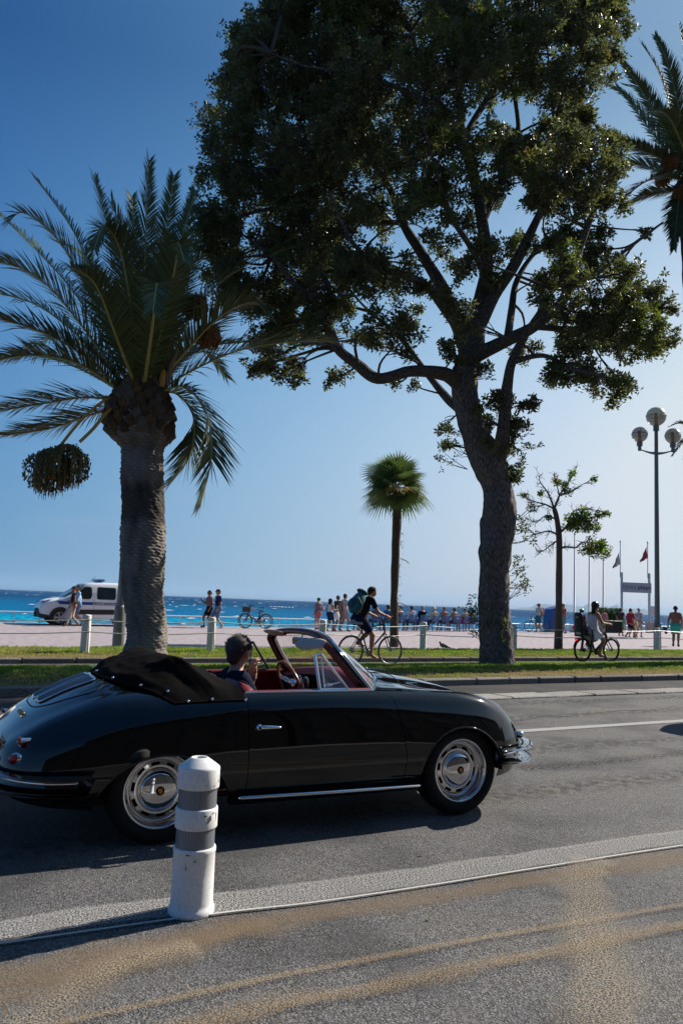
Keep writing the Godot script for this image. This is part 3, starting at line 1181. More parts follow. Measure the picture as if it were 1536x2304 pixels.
func make_fan_palm() -> void:
	var r := RandomNumberGenerator.new()
	r.seed = 19
	var t := thing("fan_palm", "slender fan palm with one round tuft of leaves near the seated people", "palm tree", Vector3(15.04, 0.1, -21.7), deg_to_rad(STREET))
	var st := ST()
	limb(st, fan_trunk, 18, 14, 0.28, 3.0)
	put(st, "trunk", bark(lin(0.20, 0.16, 0.125), 6, 9, 2.0, 96), t)
	# ragged fibre along the trunk
	st = ST(false)
	for i in 260:
		var y := r.randf_range(0.4, 4.9)
		var an := r.randf() * TAU
		var d := Vector3(cos(an), 0, sin(an))
		var x := lerpf(0.0, 0.09, y / 5.0)
		var p := Vector3(x, y, 0) + d * 0.14
		triangle(st, p + Vector3(-d.z, 0, d.x) * 0.02, p - Vector3(-d.z, 0, d.x) * 0.02, p + d * r.randf_range(0.03, 0.09) + Vector3(0, r.randf_range(-0.1, 0.06), 0))
	for y in [1.3, 2.75]:
		tube(st, [Vector3(0.1, y + 0.1, 0), Vector3(0.3, y + 0.02, 0.03), Vector3(0.38, y - 0.06, 0.03)], 0.014, 4)
	put(st, "fibre", M(0.12, 0.09, 0.06, 0.95), t, "stuff")
	var lm := M(0.042, 0.07, 0.018, 0.5, 0.0, 0.35).duplicate()
	lm.backlight_enabled = true
	lm.backlight = Color(0.34, 0.42, 0.2)
	var dry := M(0.30, 0.17, 0.03, 0.6).duplicate()
	dry.backlight_enabled = true
	dry.backlight = Color(0.8, 0.7, 0.3)
	for i in 34:
		var an := i * 2.39996 + 0.4
		var el := lerpf(1.4, -0.75, pow((i + 0.5) / 34.0, 0.9)) + r.randfn(0, 0.07)
		var d := Vector3(cos(an) * cos(el), sin(el), sin(an) * cos(el))
		var hub := fan_crown + d * r.randf_range(0.42, 0.66)
		var up := Vector3.UP
		up = (up - d * up.dot(d)).normalized()
		var side := d.cross(up).normalized().rotated(d, clampf(r.randfn(0, 0.42), -0.9, 0.9))
		up = side.cross(d)
		var leaf := ST(false)
		var n := 27
		var ll := r.randf_range(0.72, 0.88)
		for k in n:
			var a := deg_to_rad(lerpf(-128.0, 128.0, (k + 0.5) / n))
			var dir := d * cos(a) + side * sin(a) + up * 0.16 * cos(a * 0.5)
			var l := ll * (0.72 + 0.28 * cos(a * 0.6))
			var w := (side * cos(a) - d * sin(a)) * 0.034
			var m := hub + dir * l * 0.55 + Vector3.DOWN * 0.01
			var e := hub + dir * l * r.randf_range(0.93, 1.06) + Vector3.DOWN * l * (0.10 + 0.20 * (1.0 - sin(el)) * r.randf_range(0.6, 1.3))
			quad(leaf, hub - w * 0.15, hub + w * 0.15, m + w, m - w)
			triangle(leaf, m - w, m + w, e)
		var o := put(leaf, "fan_leaf", dry if i in [24] else lm, t)
		st = ST()
		tube(st, [fan_crown + Vector3(0, -0.12, 0), fan_crown + d * 0.22, hub], [0.022, 0.016, 0.010], 5)
		put(st, "stalk", M(0.16, 0.16, 0.05, 0.5), o)


func make_bare_tree() -> void:
	var r := RandomNumberGenerator.new()
	r.seed = 55
	var t := thing("bare_tree", "small half bare tree with a few green tufts behind the cyclist with child seat", "tree", Vector3(20.87, 0.1, -20.17), deg_to_rad(STREET))
	var bm := bark(lin(0.28, 0.22, 0.18), 9, 3, 1.2, 97)
	var fine := ST()
	for i in bare_limbs.size():
		var st := ST()
		limb(st, bare_limbs[i] if i == 0 else bare_limbs[i].map(func(q): return [q[0], q[1] * 0.62]), 12 if i == 0 else 7, 7, 0.1, i * 9.0)
		put(st, "trunk" if i == 0 else "branch", bm, t)
		if i == 0:
			continue
		var spec: Array = bare_limbs[i]
		for k in 20:
			var j := r.randi_range(0, spec.size() - 2)
			var p: Vector3 = spec[j][0].lerp(spec[j + 1][0], r.randf())
			var d: Vector3 = (spec[j + 1][0] - spec[j][0]).normalized()
			var e := p + (d + Vector3(r.randfn(), r.randfn() + 0.2, r.randfn()) * 0.7).normalized() * r.randf_range(0.14, 0.42)
			var m := p.lerp(e, 0.5) + Vector3(r.randfn(), r.randfn(), r.randfn()) * 0.03
			tube(fine, [p, m, e], [0.010, 0.008, 0.004], 4, false)
			for q in 2:
				var e2 := m + (d + Vector3(r.randfn(), r.randfn(), r.randfn())).normalized() * r.randf_range(0.08, 0.2)
				tube(fine, [m, e2], [0.006, 0.003], 3, false)
	put(fine, "twigs", M(0.12, 0.085, 0.065, 0.9), t, "stuff")
	var xs := []
	var cs := []
	for b in bare_tufts:
		for i in int((330.0 if b[0].y < 5.3 else 170.0) * b[1] * b[1] + 8):
			var d := Vector3(r.randfn(), r.randfn() * 0.75, r.randfn()).normalized() * pow(r.randf(), 0.4)
			xs.append(Transform3D(turned(r).scaled(Vector3.ONE * r.randf_range(0.8, 1.3)), b[0] + d * b[1]))
			var v := r.randf_range(0.7, 1.25)
			var c := Color(0.11, 0.185, 0.026) if r.randf() < 0.85 else Color(0.22, 0.16, 0.03)
			cs.append(Color(c.r * v, c.g * v, c.b * v))
	scatter("crown", sprig(7, 0.12, 0.055, r), xs, cs, leaf_mat(0.4, 1.3, 0.4), t)


func palm_tree(t: Node3D, trunk: Array, fronds: Array, n: int, longest: float, r: RandomNumberGenerator) -> void:
	var st := ST()
	limb(st, trunk, 20, 14, 0.09, 2.0)
	put(st, "trunk", bark(lin(0.12, 0.10, 0.085), 3, 9, 2.0, 98), t)
	var lm := M(0.06, 0.078, 0.034, 0.5, 0.0, 0.3).duplicate()
	lm.backlight_enabled = true
	lm.backlight = Color(0.3, 0.33, 0.2)
	lm.vertex_color_use_as_albedo = true
	for f in fronds:
		var g := frond(f, n, longest, 0.042, r, 1.5)
		var o := put(g[0], "frond", lm, t)
		put(g[1], "stalk", M(0.17, 0.15, 0.06, 0.6), o)


func make_far_palms() -> void:
	var r := RandomNumberGenerator.new()
	r.seed = 63
	var t := thing("date_palm", "tall date palm with upright fronds at the right edge beyond the oak", "palm tree", right_palm_at, deg_to_rad(STREET))
	palm_tree(t, right_trunk, right_fronds, 110, 0.58, r)
	for b in right_bunches:
		bunch(t, b[0], b[1], true, r)
	t = thing("date_palm", "distant date palm whose low fronds show beside the triple globe lamp", "palm tree", far_palm_at, deg_to_rad(STREET))
	palm_tree(t, far_trunk, far_fronds, 60, 0.42, r)


# ---------------------------------------------------------------- skeletons of the trees, in each tree's own metres
var oak_limbs := [
	[[Vector3(-0.00, -0.01, 0.00), 0.406], [Vector3(-0.04, 0.58, 0.00), 0.356], [Vector3(-0.06, 1.17, 0.00), 0.336], [Vector3(-0.11, 1.96, 0.00), 0.327], [Vector3(-0.10, 2.56, 0.00), 0.346], [Vector3(-0.01, 3.17, 0.00), 0.386], [Vector3(0.01, 3.53, 0.00), 0.386], [Vector3(-0.07, 4.04, -0.00), 0.336], [Vector3(-0.20, 4.44, 0.00), 0.386], [Vector3(-0.36, 4.80, 0.00), 0.356], [Vector3(-0.59, 5.20, 0.00), 0.317], [Vector3(-0.77, 5.72, 0.00), 0.287], [Vector3(-0.85, 6.24, -0.00), 0.287], [Vector3(-0.83, 6.77, 0.00), 0.307]],
	[[Vector3(-0.83, 6.77, 0.00), 0.289], [Vector3(-0.68, 7.34, -0.10), 0.274], [Vector3(-0.59, 7.92, -0.20), 0.232], [Vector3(-0.48, 8.47, -0.20), 0.198], [Vector3(-0.35, 9.40, -0.30), 0.164], [Vector3(-0.46, 10.56, -0.40), 0.139], [Vector3(-0.69, 11.63, -0.30), 0.138], [Vector3(-1.03, 12.48, -0.20), 0.129], [Vector3(-1.58, 13.31, -0.10), 0.094], [Vector3(-2.05, 14.14, 0.00), 0.068], [Vector3(-2.35, 15.18, 0.00), 0.043]],
	[[Vector3(-0.12, 4.48, 0.10), 0.220], [Vector3(-0.06, 5.12, 0.50), 0.149], [Vector3(-0.05, 5.68, 0.70), 0.131], [Vector3(-0.04, 6.16, 0.80), 0.122], [Vector3(0.01, 6.65, 1.00), 0.104], [Vector3(0.20, 7.11, 1.30), 0.087], [Vector3(0.48, 7.61, 1.60), 0.062], [Vector3(0.70, 8.05, 2.00), 0.045]],
	[[Vector3(-0.90, 6.34, 0.00), 0.204], [Vector3(-1.26, 6.50, 0.30), 0.159], [Vector3(-1.70, 6.49, 0.60), 0.140], [Vector3(-2.21, 6.42, 0.80), 0.122], [Vector3(-2.90, 6.17, 1.00), 0.128], [Vector3(-3.35, 6.42, 1.10), 0.120], [Vector3(-3.80, 6.74, 1.20), 0.103], [Vector3(-4.03, 7.19, 1.30), 0.102], [Vector3(-4.37, 7.74, 1.40), 0.086], [Vector3(-4.73, 7.98, 1.50), 0.062], [Vector3(-5.31, 8.61, 1.60), 0.039]],
	[[Vector3(-4.03, 7.19, 1.30), 0.071], [Vector3(-4.03, 8.02, 1.10), 0.064], [Vector3(-4.49, 9.07, 1.00), 0.056], [Vector3(-4.64, 10.21, 1.00), 0.040], [Vector3(-5.00, 11.47, 1.00), 0.032]],
	[[Vector3(-0.75, 7.12, -0.10), 0.205], [Vector3(-1.01, 8.16, -0.60), 0.176], [Vector3(-1.38, 9.16, -0.90), 0.152], [Vector3(-1.87, 10.14, -1.20), 0.127], [Vector3(-2.32, 11.03, -1.50), 0.102], [Vector3(-2.62, 11.97, -1.70), 0.093], [Vector3(-3.23, 13.05, -1.90), 0.075], [Vector3(-3.87, 14.34, -2.00), 0.047]],
	[[Vector3(-0.96, 7.74, -0.20), 0.129], [Vector3(-1.80, 8.42, 0.60), 0.099], [Vector3(-2.46, 8.47, 1.20), 0.087], [Vector3(-3.01, 8.46, 1.60), 0.062], [Vector3(-3.61, 8.84, 2.00), 0.045], [Vector3(-4.11, 9.80, 2.20), 0.030]],
	[[Vector3(-0.59, 7.81, -0.20), 0.189], [Vector3(-0.22, 8.56, 0.00), 0.153], [Vector3(0.24, 9.31, 0.20), 0.126], [Vector3(0.62, 10.15, 0.30), 0.100], [Vector3(0.86, 10.81, 0.50), 0.083], [Vector3(1.05, 11.86, 0.60), 0.058], [Vector3(0.90, 13.11, 0.70), 0.041]],
	[[Vector3(-0.61, 7.07, 0.10), 0.186], [Vector3(-0.10, 7.27, 0.50), 0.141], [Vector3(0.48, 7.48, 1.00), 0.120], [Vector3(0.97, 7.89, 1.30), 0.110], [Vector3(1.17, 8.37, 1.50), 0.101], [Vector3(1.26, 8.93, 1.60), 0.093], [Vector3(1.42, 9.44, 1.70), 0.077], [Vector3(1.64, 10.25, 1.80), 0.054], [Vector3(1.73, 11.17, 1.80), 0.031]],
	[[Vector3(1.17, 8.27, 1.50), 0.062], [Vector3(1.89, 8.73, 1.20), 0.048], [Vector3(2.55, 9.36, 1.00), 0.040], [Vector3(3.43, 10.12, 0.80), 0.024]],
	[[Vector3(0.48, 7.48, 1.00), 0.072], [Vector3(1.61, 7.90, -0.20), 0.069], [Vector3(2.69, 8.30, -0.90), 0.054], [Vector3(3.67, 8.34, -1.20), 0.036]],
	[[Vector3(-1.03, 12.48, -0.20), 0.086], [Vector3(-0.40, 13.87, -0.70), 0.080], [Vector3(0.45, 15.28, -1.10), 0.063], [Vector3(1.55, 16.42, -1.40), 0.046], [Vector3(2.67, 17.14, -1.60), 0.028]],
	[[Vector3(-0.69, 11.63, -0.30), 0.087], [Vector3(-1.18, 12.71, 0.50), 0.074], [Vector3(-1.25, 13.94, 0.80), 0.065], [Vector3(-1.20, 15.01, 1.00), 0.048], [Vector3(-1.17, 16.25, 1.00), 0.032]],
	[[Vector3(-0.46, 10.56, -0.40), 0.096], [Vector3(0.17, 12.17, -1.20), 0.082], [Vector3(0.66, 13.71, -1.70), 0.065], [Vector3(0.52, 15.42, -2.00), 0.047]],
	[[Vector3(-2.32, 11.03, -1.50), 0.074], [Vector3(-3.04, 11.30, -2.10), 0.067], [Vector3(-4.00, 11.76, -2.60), 0.059], [Vector3(-5.50, 12.37, -2.90), 0.040], [Vector3(-6.52, 12.90, -3.00), 0.030]],
	[[Vector3(0.15, 7.52, -0.20), 0.103], [Vector3(0.39, 8.55, -0.90), 0.089], [Vector3(0.62, 9.56, -1.40), 0.073], [Vector3(1.25, 10.60, -1.80), 0.056], [Vector3(2.28, 11.57, -2.20), 0.038]],
	[[Vector3(-1.58, 13.31, -0.10), 0.068], [Vector3(-2.60, 13.32, 0.50), 0.058], [Vector3(-3.65, 13.26, 1.00), 0.048], [Vector3(-4.75, 13.14, 1.40), 0.031], [Vector3(-5.54, 13.28, 1.60), 0.023]],
	[[Vector3(-0.22, 8.56, 0.00), 0.085], [Vector3(-0.91, 9.27, 0.90), 0.065], [Vector3(-1.52, 9.72, 1.60), 0.054], [Vector3(-1.90, 10.38, 2.20), 0.037], [Vector3(-2.24, 11.11, 2.60), 0.029]],
	[[Vector3(-0.79, 5.72, -0.00), 0.153], [Vector3(-1.09, 6.25, -0.90), 0.107], [Vector3(-1.55, 7.16, -1.80), 0.084], [Vector3(-2.21, 8.35, -2.60), 0.059], [Vector3(-3.05, 9.27, -3.20), 0.040]],
	[[Vector3(0.01, 6.65, 1.00), 0.064], [Vector3(0.46, 6.54, 1.90), 0.053], [Vector3(0.94, 6.09, 2.50), 0.037], [Vector3(1.51, 5.82, 2.90), 0.021]],
]
var oak_blobs := [[Vector3(-5.45, 15.40, 0.00), 0.69], [Vector3(-6.06, 14.56, 0.00), 0.79], [Vector3(-6.22, 13.51, 0.00), 0.89], [Vector3(-6.48, 12.35, 0.00), 0.84], [Vector3(-6.68, 11.22, 0.00), 0.77], [Vector3(-6.83, 10.10, 0.00), 0.71], [Vector3(-6.62, 9.12, 0.00), 0.69], [Vector3(-5.95, 8.38, 0.00), 0.77], [Vector3(-5.59, 7.32, -0.00), 0.57], [Vector3(-5.24, 6.59, 0.00), 0.49], [Vector3(-4.87, 7.57, -0.00), 0.67], [Vector3(-4.60, 8.44, -0.00), 0.67], [Vector3(-5.07, 9.51, -0.00), 0.89], [Vector3(-5.44, 10.71, -0.00), 0.99], [Vector3(-5.19, 12.07, 0.00), 0.99], [Vector3(-4.93, 13.56, 0.00), 0.99], [Vector3(-4.56, 14.85, 0.00), 0.99], [Vector3(-3.72, 15.59, 0.00), 0.89], [Vector3(-3.67, 14.19, 0.00), 0.99], [Vector3(-3.82, 12.69, 0.00), 0.99], [Vector3(-3.98, 11.33, 0.00), 0.99], [Vector3(-4.04, 10.10, 0.00), 0.89], [Vector3(-3.90, 9.12, 0.00), 0.67], [Vector3(-3.79, 6.49, 0.00), 0.34], [Vector3(-3.44, 8.05, 0.00), 0.59], [Vector3(-3.00, 7.43, 0.00), 0.47], [Vector3(-2.96, 9.16, 0.00), 0.67], [Vector3(-2.68, 10.49, 0.00), 0.77], [Vector3(-2.73, 11.94, 0.00), 0.89], [Vector3(-2.56, 13.43, -0.00), 0.89], [Vector3(-2.39, 14.94, 0.00), 0.89], [Vector3(-1.55, 15.80, 0.00), 0.79], [Vector3(-1.30, 14.29, 0.00), 0.89], [Vector3(-1.68, 12.55, 0.00), 0.79], [Vector3(-1.86, 11.19, -0.00), 0.67], [Vector3(-0.66, 15.13, 0.00), 0.79], [Vector3(-0.10, 14.00, 0.00), 0.79], [Vector3(0.42, 15.42, 0.00), 0.79], [Vector3(1.29, 15.45, 0.00), 0.67], [Vector3(2.15, 15.72, 0.00), 0.67], [Vector3(2.70, 15.45, 0.00), 0.44], [Vector3(2.48, 14.74, 0.00), 0.46], [Vector3(1.73, 14.42, 0.00), 0.61], [Vector3(0.98, 13.81, 0.00), 0.77], [Vector3(1.52, 13.14, 0.00), 0.57], [Vector3(-0.29, 12.38, 0.00), 0.57], [Vector3(0.46, 12.30, 0.00), 0.67], [Vector3(1.31, 12.00, 0.00), 0.77], [Vector3(2.22, 12.49, 0.00), 0.47], [Vector3(2.17, 11.25, -0.00), 0.55], [Vector3(2.65, 11.27, 0.00), 0.36], [Vector3(1.11, 10.76, 0.00), 0.47], [Vector3(0.16, 10.94, 0.00), 0.47], [Vector3(1.75, 10.23, 0.00), 0.40], [Vector3(-1.40, 9.66, 0.00), 0.55], [Vector3(-2.11, 8.76, 0.00), 0.51], [Vector3(-1.56, 7.91, -0.00), 0.47], [Vector3(-1.24, 7.29, 0.00), 0.40], [Vector3(-0.78, 10.35, 0.00), 0.44], [Vector3(2.59, 9.60, 0.00), 0.47], [Vector3(3.12, 8.86, -0.00), 0.55], [Vector3(3.58, 8.34, 0.00), 0.44], [Vector3(3.79, 7.70, 0.00), 0.34], [Vector3(3.22, 7.57, -0.00), 0.63], [Vector3(2.59, 8.30, 0.00), 0.67], [Vector3(1.97, 7.74, 0.00), 0.63], [Vector3(1.67, 6.87, 0.00), 0.46], [Vector3(2.29, 6.68, 0.00), 0.49], [Vector3(2.90, 6.55, 0.00), 0.44], [Vector3(1.15, 7.28, -0.00), 0.49], [Vector3(0.74, 6.62, 0.00), 0.42], [Vector3(0.54, 6.03, 0.00), 0.32], [Vector3(0.24, 5.55, 0.00), 0.36], [Vector3(0.43, 4.99, 0.00), 0.32], [Vector3(-0.99, 5.76, 0.00), 0.20], [Vector3(-1.20, 4.97, -0.00), 0.15], [Vector3(0.81, 9.75, 0.00), 0.47], [Vector3(1.23, 9.00, 0.00), 0.46], [Vector3(2.07, 8.82, 0.00), 0.47], [Vector3(-2.50, 6.36, 0.00), 0.24], [Vector3(-1.88, 6.33, -0.00), 0.18], [Vector3(3.65, 10.31, 0.00), 0.20], [Vector3(-5.86, 6.57, 0.00), 0.24], [Vector3(-4.62, 6.62, 0.00), 0.38], [Vector3(-4.85, 16.61, -0.00), 0.99], [Vector3(-3.55, 17.02, -0.00), 1.09], [Vector3(-2.24, 17.08, 0.00), 1.09], [Vector3(-0.92, 17.14, 0.00), 1.09], [Vector3(0.40, 16.95, -0.00), 0.99], [Vector3(1.60, 16.77, 0.00), 0.79], [Vector3(-1.37, 8.68, -0.00), 0.45], [Vector3(-0.48, 11.25, 0.00), 0.45], [Vector3(-4.04, 7.39, 0.00), 0.40], [Vector3(0.79, 11.53, 0.00), 0.57], [Vector3(1.64, 11.11, -0.00), 0.47], [Vector3(0.15, 11.73, 0.00), 0.51], [Vector3(1.95, 13.14, 0.00), 0.36], [Vector3(1.02, 9.32, 0.00), 0.47], [Vector3(0.51, 8.43, -0.00), 0.38], [Vector3(-0.34, 9.05, 0.00), 0.36], [Vector3(2.07, 9.47, 0.00), 0.42], [Vector3(1.44, 10.00, 0.00), 0.40], [Vector3(2.49, 10.26, 0.00), 0.38], [Vector3(2.80, 9.39, 0.00), 0.40], [Vector3(2.23, 9.81, 0.00), 0.38], [Vector3(0.05, 4.40, 0.00), 0.26], [Vector3(-0.52, 5.10, 0.00), 0.22], [Vector3(-0.27, 5.43, 0.00), 0.26], [Vector3(-0.74, 5.98, -0.00), 0.24], [Vector3(-0.06, 5.02, 0.00), 0.26], [Vector3(-0.38, 6.05, 0.00), 0.30], [Vector3(0.03, 6.07, 0.00), 0.30], [Vector3(-1.09, 5.39, 0.00), 0.18], [Vector3(0.36, 4.41, 0.00), 0.22], [Vector3(-0.50, 6.68, 0.00), 0.26], [Vector3(0.45, 5.45, 0.00), 0.26], [Vector3(1.66, 8.26, 0.00), 0.45], [Vector3(-0.14, 9.71, 0.00), 0.40]]
var oak_shoots := [Vector3(-1.18, 4.97, 0.00), Vector3(-1.28, 4.66, 0.00), Vector3(-1.09, 5.39, 0.00), Vector3(0.41, 4.42, -0.00), Vector3(0.56, 4.73, 0.00), Vector3(0.66, 5.05, 0.00), Vector3(0.48, 3.19, 0.00), Vector3(0.66, 3.00, 0.00), Vector3(0.44, 2.28, 0.00), Vector3(0.51, 1.99, 0.00), Vector3(0.48, 1.68, 0.00), Vector3(-0.50, 1.35, 0.00), Vector3(-0.59, 1.10, 0.00), Vector3(-0.46, 0.76, -0.00), Vector3(-0.01, 0.98, 0.35), Vector3(-0.34, 5.55, 0.35), Vector3(0.57, 3.45, 0.00)]
var date_trunk := [[Vector3(0.00, -0.01, 0.00), 0.613], [Vector3(-0.04, 0.09, 0.00), 0.477], [Vector3(-0.06, 0.24, 0.00), 0.409], [Vector3(-0.03, 0.41, 0.00), 0.392], [Vector3(-0.06, 0.75, 0.00), 0.366], [Vector3(-0.17, 1.26, 0.00), 0.383], [Vector3(-0.20, 1.77, 0.00), 0.409], [Vector3(-0.23, 2.20, 0.00), 0.426], [Vector3(-0.27, 2.90, 0.00), 0.417], [Vector3(-0.33, 3.51, 0.00), 0.409], [Vector3(-0.37, 4.09, -0.00), 0.400], [Vector3(-0.40, 4.22, -0.00), 0.477], [Vector3(-0.43, 4.35, 0.00), 0.579], [Vector3(-0.45, 4.58, -0.00), 0.630], [Vector3(-0.47, 4.80, 0.00), 0.630], [Vector3(-0.47, 5.07, 0.00), 0.562], [Vector3(-0.48, 5.25, -0.00), 0.443]]
var date_fronds := [
	[Vector3(-0.54, 5.29, 0.00), Vector3(-1.43, 7.12, -0.30), Vector3(-2.26, 8.81, -0.50), Vector3(-3.29, 10.11, -0.70)],
	[Vector3(-0.60, 5.22, 0.10), Vector3(-1.53, 7.12, 0.40), Vector3(-2.11, 8.05, 0.70), Vector3(-2.71, 8.47, 0.90), Vector3(-2.95, 8.23, 1.00)],
	[Vector3(-0.63, 5.24, 0.00), Vector3(-1.90, 7.17, -0.50), Vector3(-3.23, 8.61, -1.00), Vector3(-4.89, 10.07, -1.40)],
	[Vector3(-0.63, 5.19, 0.10), Vector3(-1.46, 6.29, 0.70), Vector3(-2.28, 7.11, 1.20), Vector3(-3.25, 7.23, 1.80)],
	[Vector3(-0.66, 5.20, 0.00), Vector3(-1.78, 6.35, -0.30), Vector3(-3.02, 7.22, -0.50), Vector3(-4.53, 7.53, -0.70)],
	[Vector3(-0.64, 5.15, 0.10), Vector3(-1.39, 5.73, 0.80), Vector3(-2.03, 5.98, 1.40), Vector3(-3.06, 6.09, 2.00)],
	[Vector3(-0.68, 5.15, 0.00), Vector3(-1.93, 5.87, -0.60), Vector3(-3.31, 6.29, -1.20), Vector3(-4.90, 5.95, -1.60)],
	[Vector3(-0.68, 5.11, 0.10), Vector3(-1.46, 5.56, 0.80), Vector3(-2.19, 5.48, 1.50), Vector3(-3.04, 5.05, 2.00)],
	[Vector3(-0.75, 5.08, 0.00), Vector3(-1.66, 5.17, -0.20), Vector3(-2.58, 5.02, -0.30), Vector3(-3.90, 4.73, -0.30)],
	[Vector3(-0.79, 5.01, 0.00), Vector3(-1.51, 4.78, -0.10), Vector3(-2.28, 4.48, -0.10), Vector3(-3.15, 4.31, -0.10)],
	[Vector3(-0.51, 5.30, 0.00), Vector3(-1.12, 7.53, -0.60), Vector3(-1.71, 9.22, -0.90), Vector3(-2.12, 10.38, -1.10)],
	[Vector3(-0.46, 5.27, 0.10), Vector3(-0.55, 6.64, 0.80), Vector3(-0.71, 7.65, 1.30), Vector3(-0.83, 7.77, 1.90), Vector3(-0.88, 7.23, 2.20)],
	[Vector3(-0.45, 5.27, 0.10), Vector3(-0.56, 6.79, 0.40), Vector3(-0.85, 8.15, 0.60), Vector3(-1.13, 8.86, 0.70)],
	[Vector3(-0.45, 5.30, 0.00), Vector3(-0.62, 7.15, -0.30), Vector3(-0.71, 8.82, -0.40), Vector3(-0.75, 10.40, -0.40)],
	[Vector3(-0.46, 5.32, -0.10), Vector3(-0.91, 7.38, -1.20), Vector3(-1.30, 9.05, -1.80), Vector3(-1.59, 10.53, -2.20)],
	[Vector3(-0.43, 5.33, -0.10), Vector3(-0.48, 7.31, -0.70), Vector3(-0.44, 8.92, -1.00), Vector3(-0.39, 10.51, -1.20)],
	[Vector3(-0.41, 5.33, -0.10), Vector3(-0.29, 7.24, -0.50), Vector3(-0.07, 8.74, -0.80), Vector3(0.15, 10.06, -1.00)],
	[Vector3(-0.36, 5.23, 0.10), Vector3(0.05, 6.32, 0.80), Vector3(0.34, 7.35, 1.30), Vector3(0.42, 7.68, 1.60), Vector3(0.66, 7.14, 2.00)],
	[Vector3(-0.34, 5.26, 0.00), Vector3(0.10, 6.55, -0.40), Vector3(0.71, 7.75, -0.70), Vector3(1.67, 8.61, -1.00), Vector3(2.70, 9.09, -1.20)],
	[Vector3(-0.31, 5.23, 0.00), Vector3(0.46, 6.03, 0.40), Vector3(1.16, 6.66, 0.70), Vector3(1.77, 6.87, 0.90), Vector3(2.10, 6.55, 1.00)],
	[Vector3(-0.29, 5.20, -0.00), Vector3(0.52, 5.88, -0.30), Vector3(1.46, 6.40, -0.50), Vector3(2.65, 6.65, -0.60), Vector3(3.66, 6.70, -0.70)],
	[Vector3(-0.30, 5.24, -0.10), Vector3(0.02, 6.14, -0.90), Vector3(0.57, 6.71, -1.40), Vector3(1.40, 6.95, -1.70)],
	[Vector3(-0.23, 5.14, 0.10), Vector3(0.40, 5.34, 0.30), Vector3(0.92, 4.80, 0.40), Vector3(1.08, 3.92, 0.50), Vector3(0.92, 2.97, 0.50)],
	[Vector3(-0.30, 5.21, -0.10), Vector3(0.14, 5.36, -0.30), Vector3(0.52, 4.89, -0.40), Vector3(0.46, 4.08, -0.50), Vector3(0.08, 3.51, -0.50)],
	[Vector3(-0.60, 5.28, -0.10), Vector3(-1.59, 7.39, -1.30), Vector3(-2.51, 8.88, -2.00), Vector3(-3.49, 9.55, -2.60)],
	[Vector3(-0.41, 5.32, -0.20), Vector3(-0.37, 7.31, -1.50), Vector3(-0.12, 8.90, -2.30), Vector3(0.48, 9.63, -2.90)],
	[Vector3(-0.68, 5.25, -0.20), Vector3(-1.91, 6.47, -1.60), Vector3(-3.19, 7.17, -2.60), Vector3(-4.35, 6.88, -3.20)],
	[Vector3(-0.34, 5.26, -0.20), Vector3(-0.17, 6.58, -1.70), Vector3(0.25, 6.99, -2.60), Vector3(0.73, 6.51, -3.10)],
	[Vector3(-0.49, 5.22, 0.20), Vector3(-0.68, 5.98, 1.20), Vector3(-0.88, 6.66, 2.00), Vector3(-1.08, 6.68, 2.70)],
	[Vector3(-0.38, 5.21, 0.20), Vector3(-0.02, 5.97, 1.30), Vector3(0.20, 6.55, 2.00), Vector3(0.37, 6.43, 2.70), Vector3(0.47, 5.78, 3.20)],
	[Vector3(-0.55, 5.31, -0.20), Vector3(-1.22, 7.18, -1.80), Vector3(-1.84, 8.69, -3.00), Vector3(-2.33, 9.04, -3.90)],
	[Vector3(-0.46, 5.31, -0.20), Vector3(-0.80, 7.23, -1.90), Vector3(-0.92, 8.50, -3.00), Vector3(-0.93, 8.59, -3.80)],
]
var date_stalks := [[Vector3(-0.79, 5.14, 0.20), Vector3(-1.08, 4.92, 0.50), Vector3(-1.41, 4.47, 0.70), Vector3(-1.71, 3.97, 0.80)], [Vector3(-0.78, 4.98, 0.30), Vector3(-0.95, 4.68, 0.60), Vector3(-1.11, 4.33, 0.80), Vector3(-1.31, 4.05, 0.90)]]
var date_bunches := [[Vector3(-1.88, 3.51, 0.80), 0.41], [Vector3(-1.52, 3.62, 0.90), 0.39], [Vector3(0.60, 6.89, 0.50), 0.24], [Vector3(0.86, 6.39, 0.30), 0.22]]
var fan_trunk := [[Vector3(-0.00, -0.04, 0.00), 0.145], [Vector3(-0.04, 0.75, 0.00), 0.123], [Vector3(-0.06, 2.20, 0.00), 0.128], [Vector3(-0.06, 3.67, 0.00), 0.145], [Vector3(-0.05, 4.41, 0.00), 0.160], [Vector3(-0.10, 4.94, 0.00), 0.174], [Vector3(-0.15, 5.19, 0.00), 0.145]]
var fan_crown := Vector3(-0.15, 5.19, 0.00)
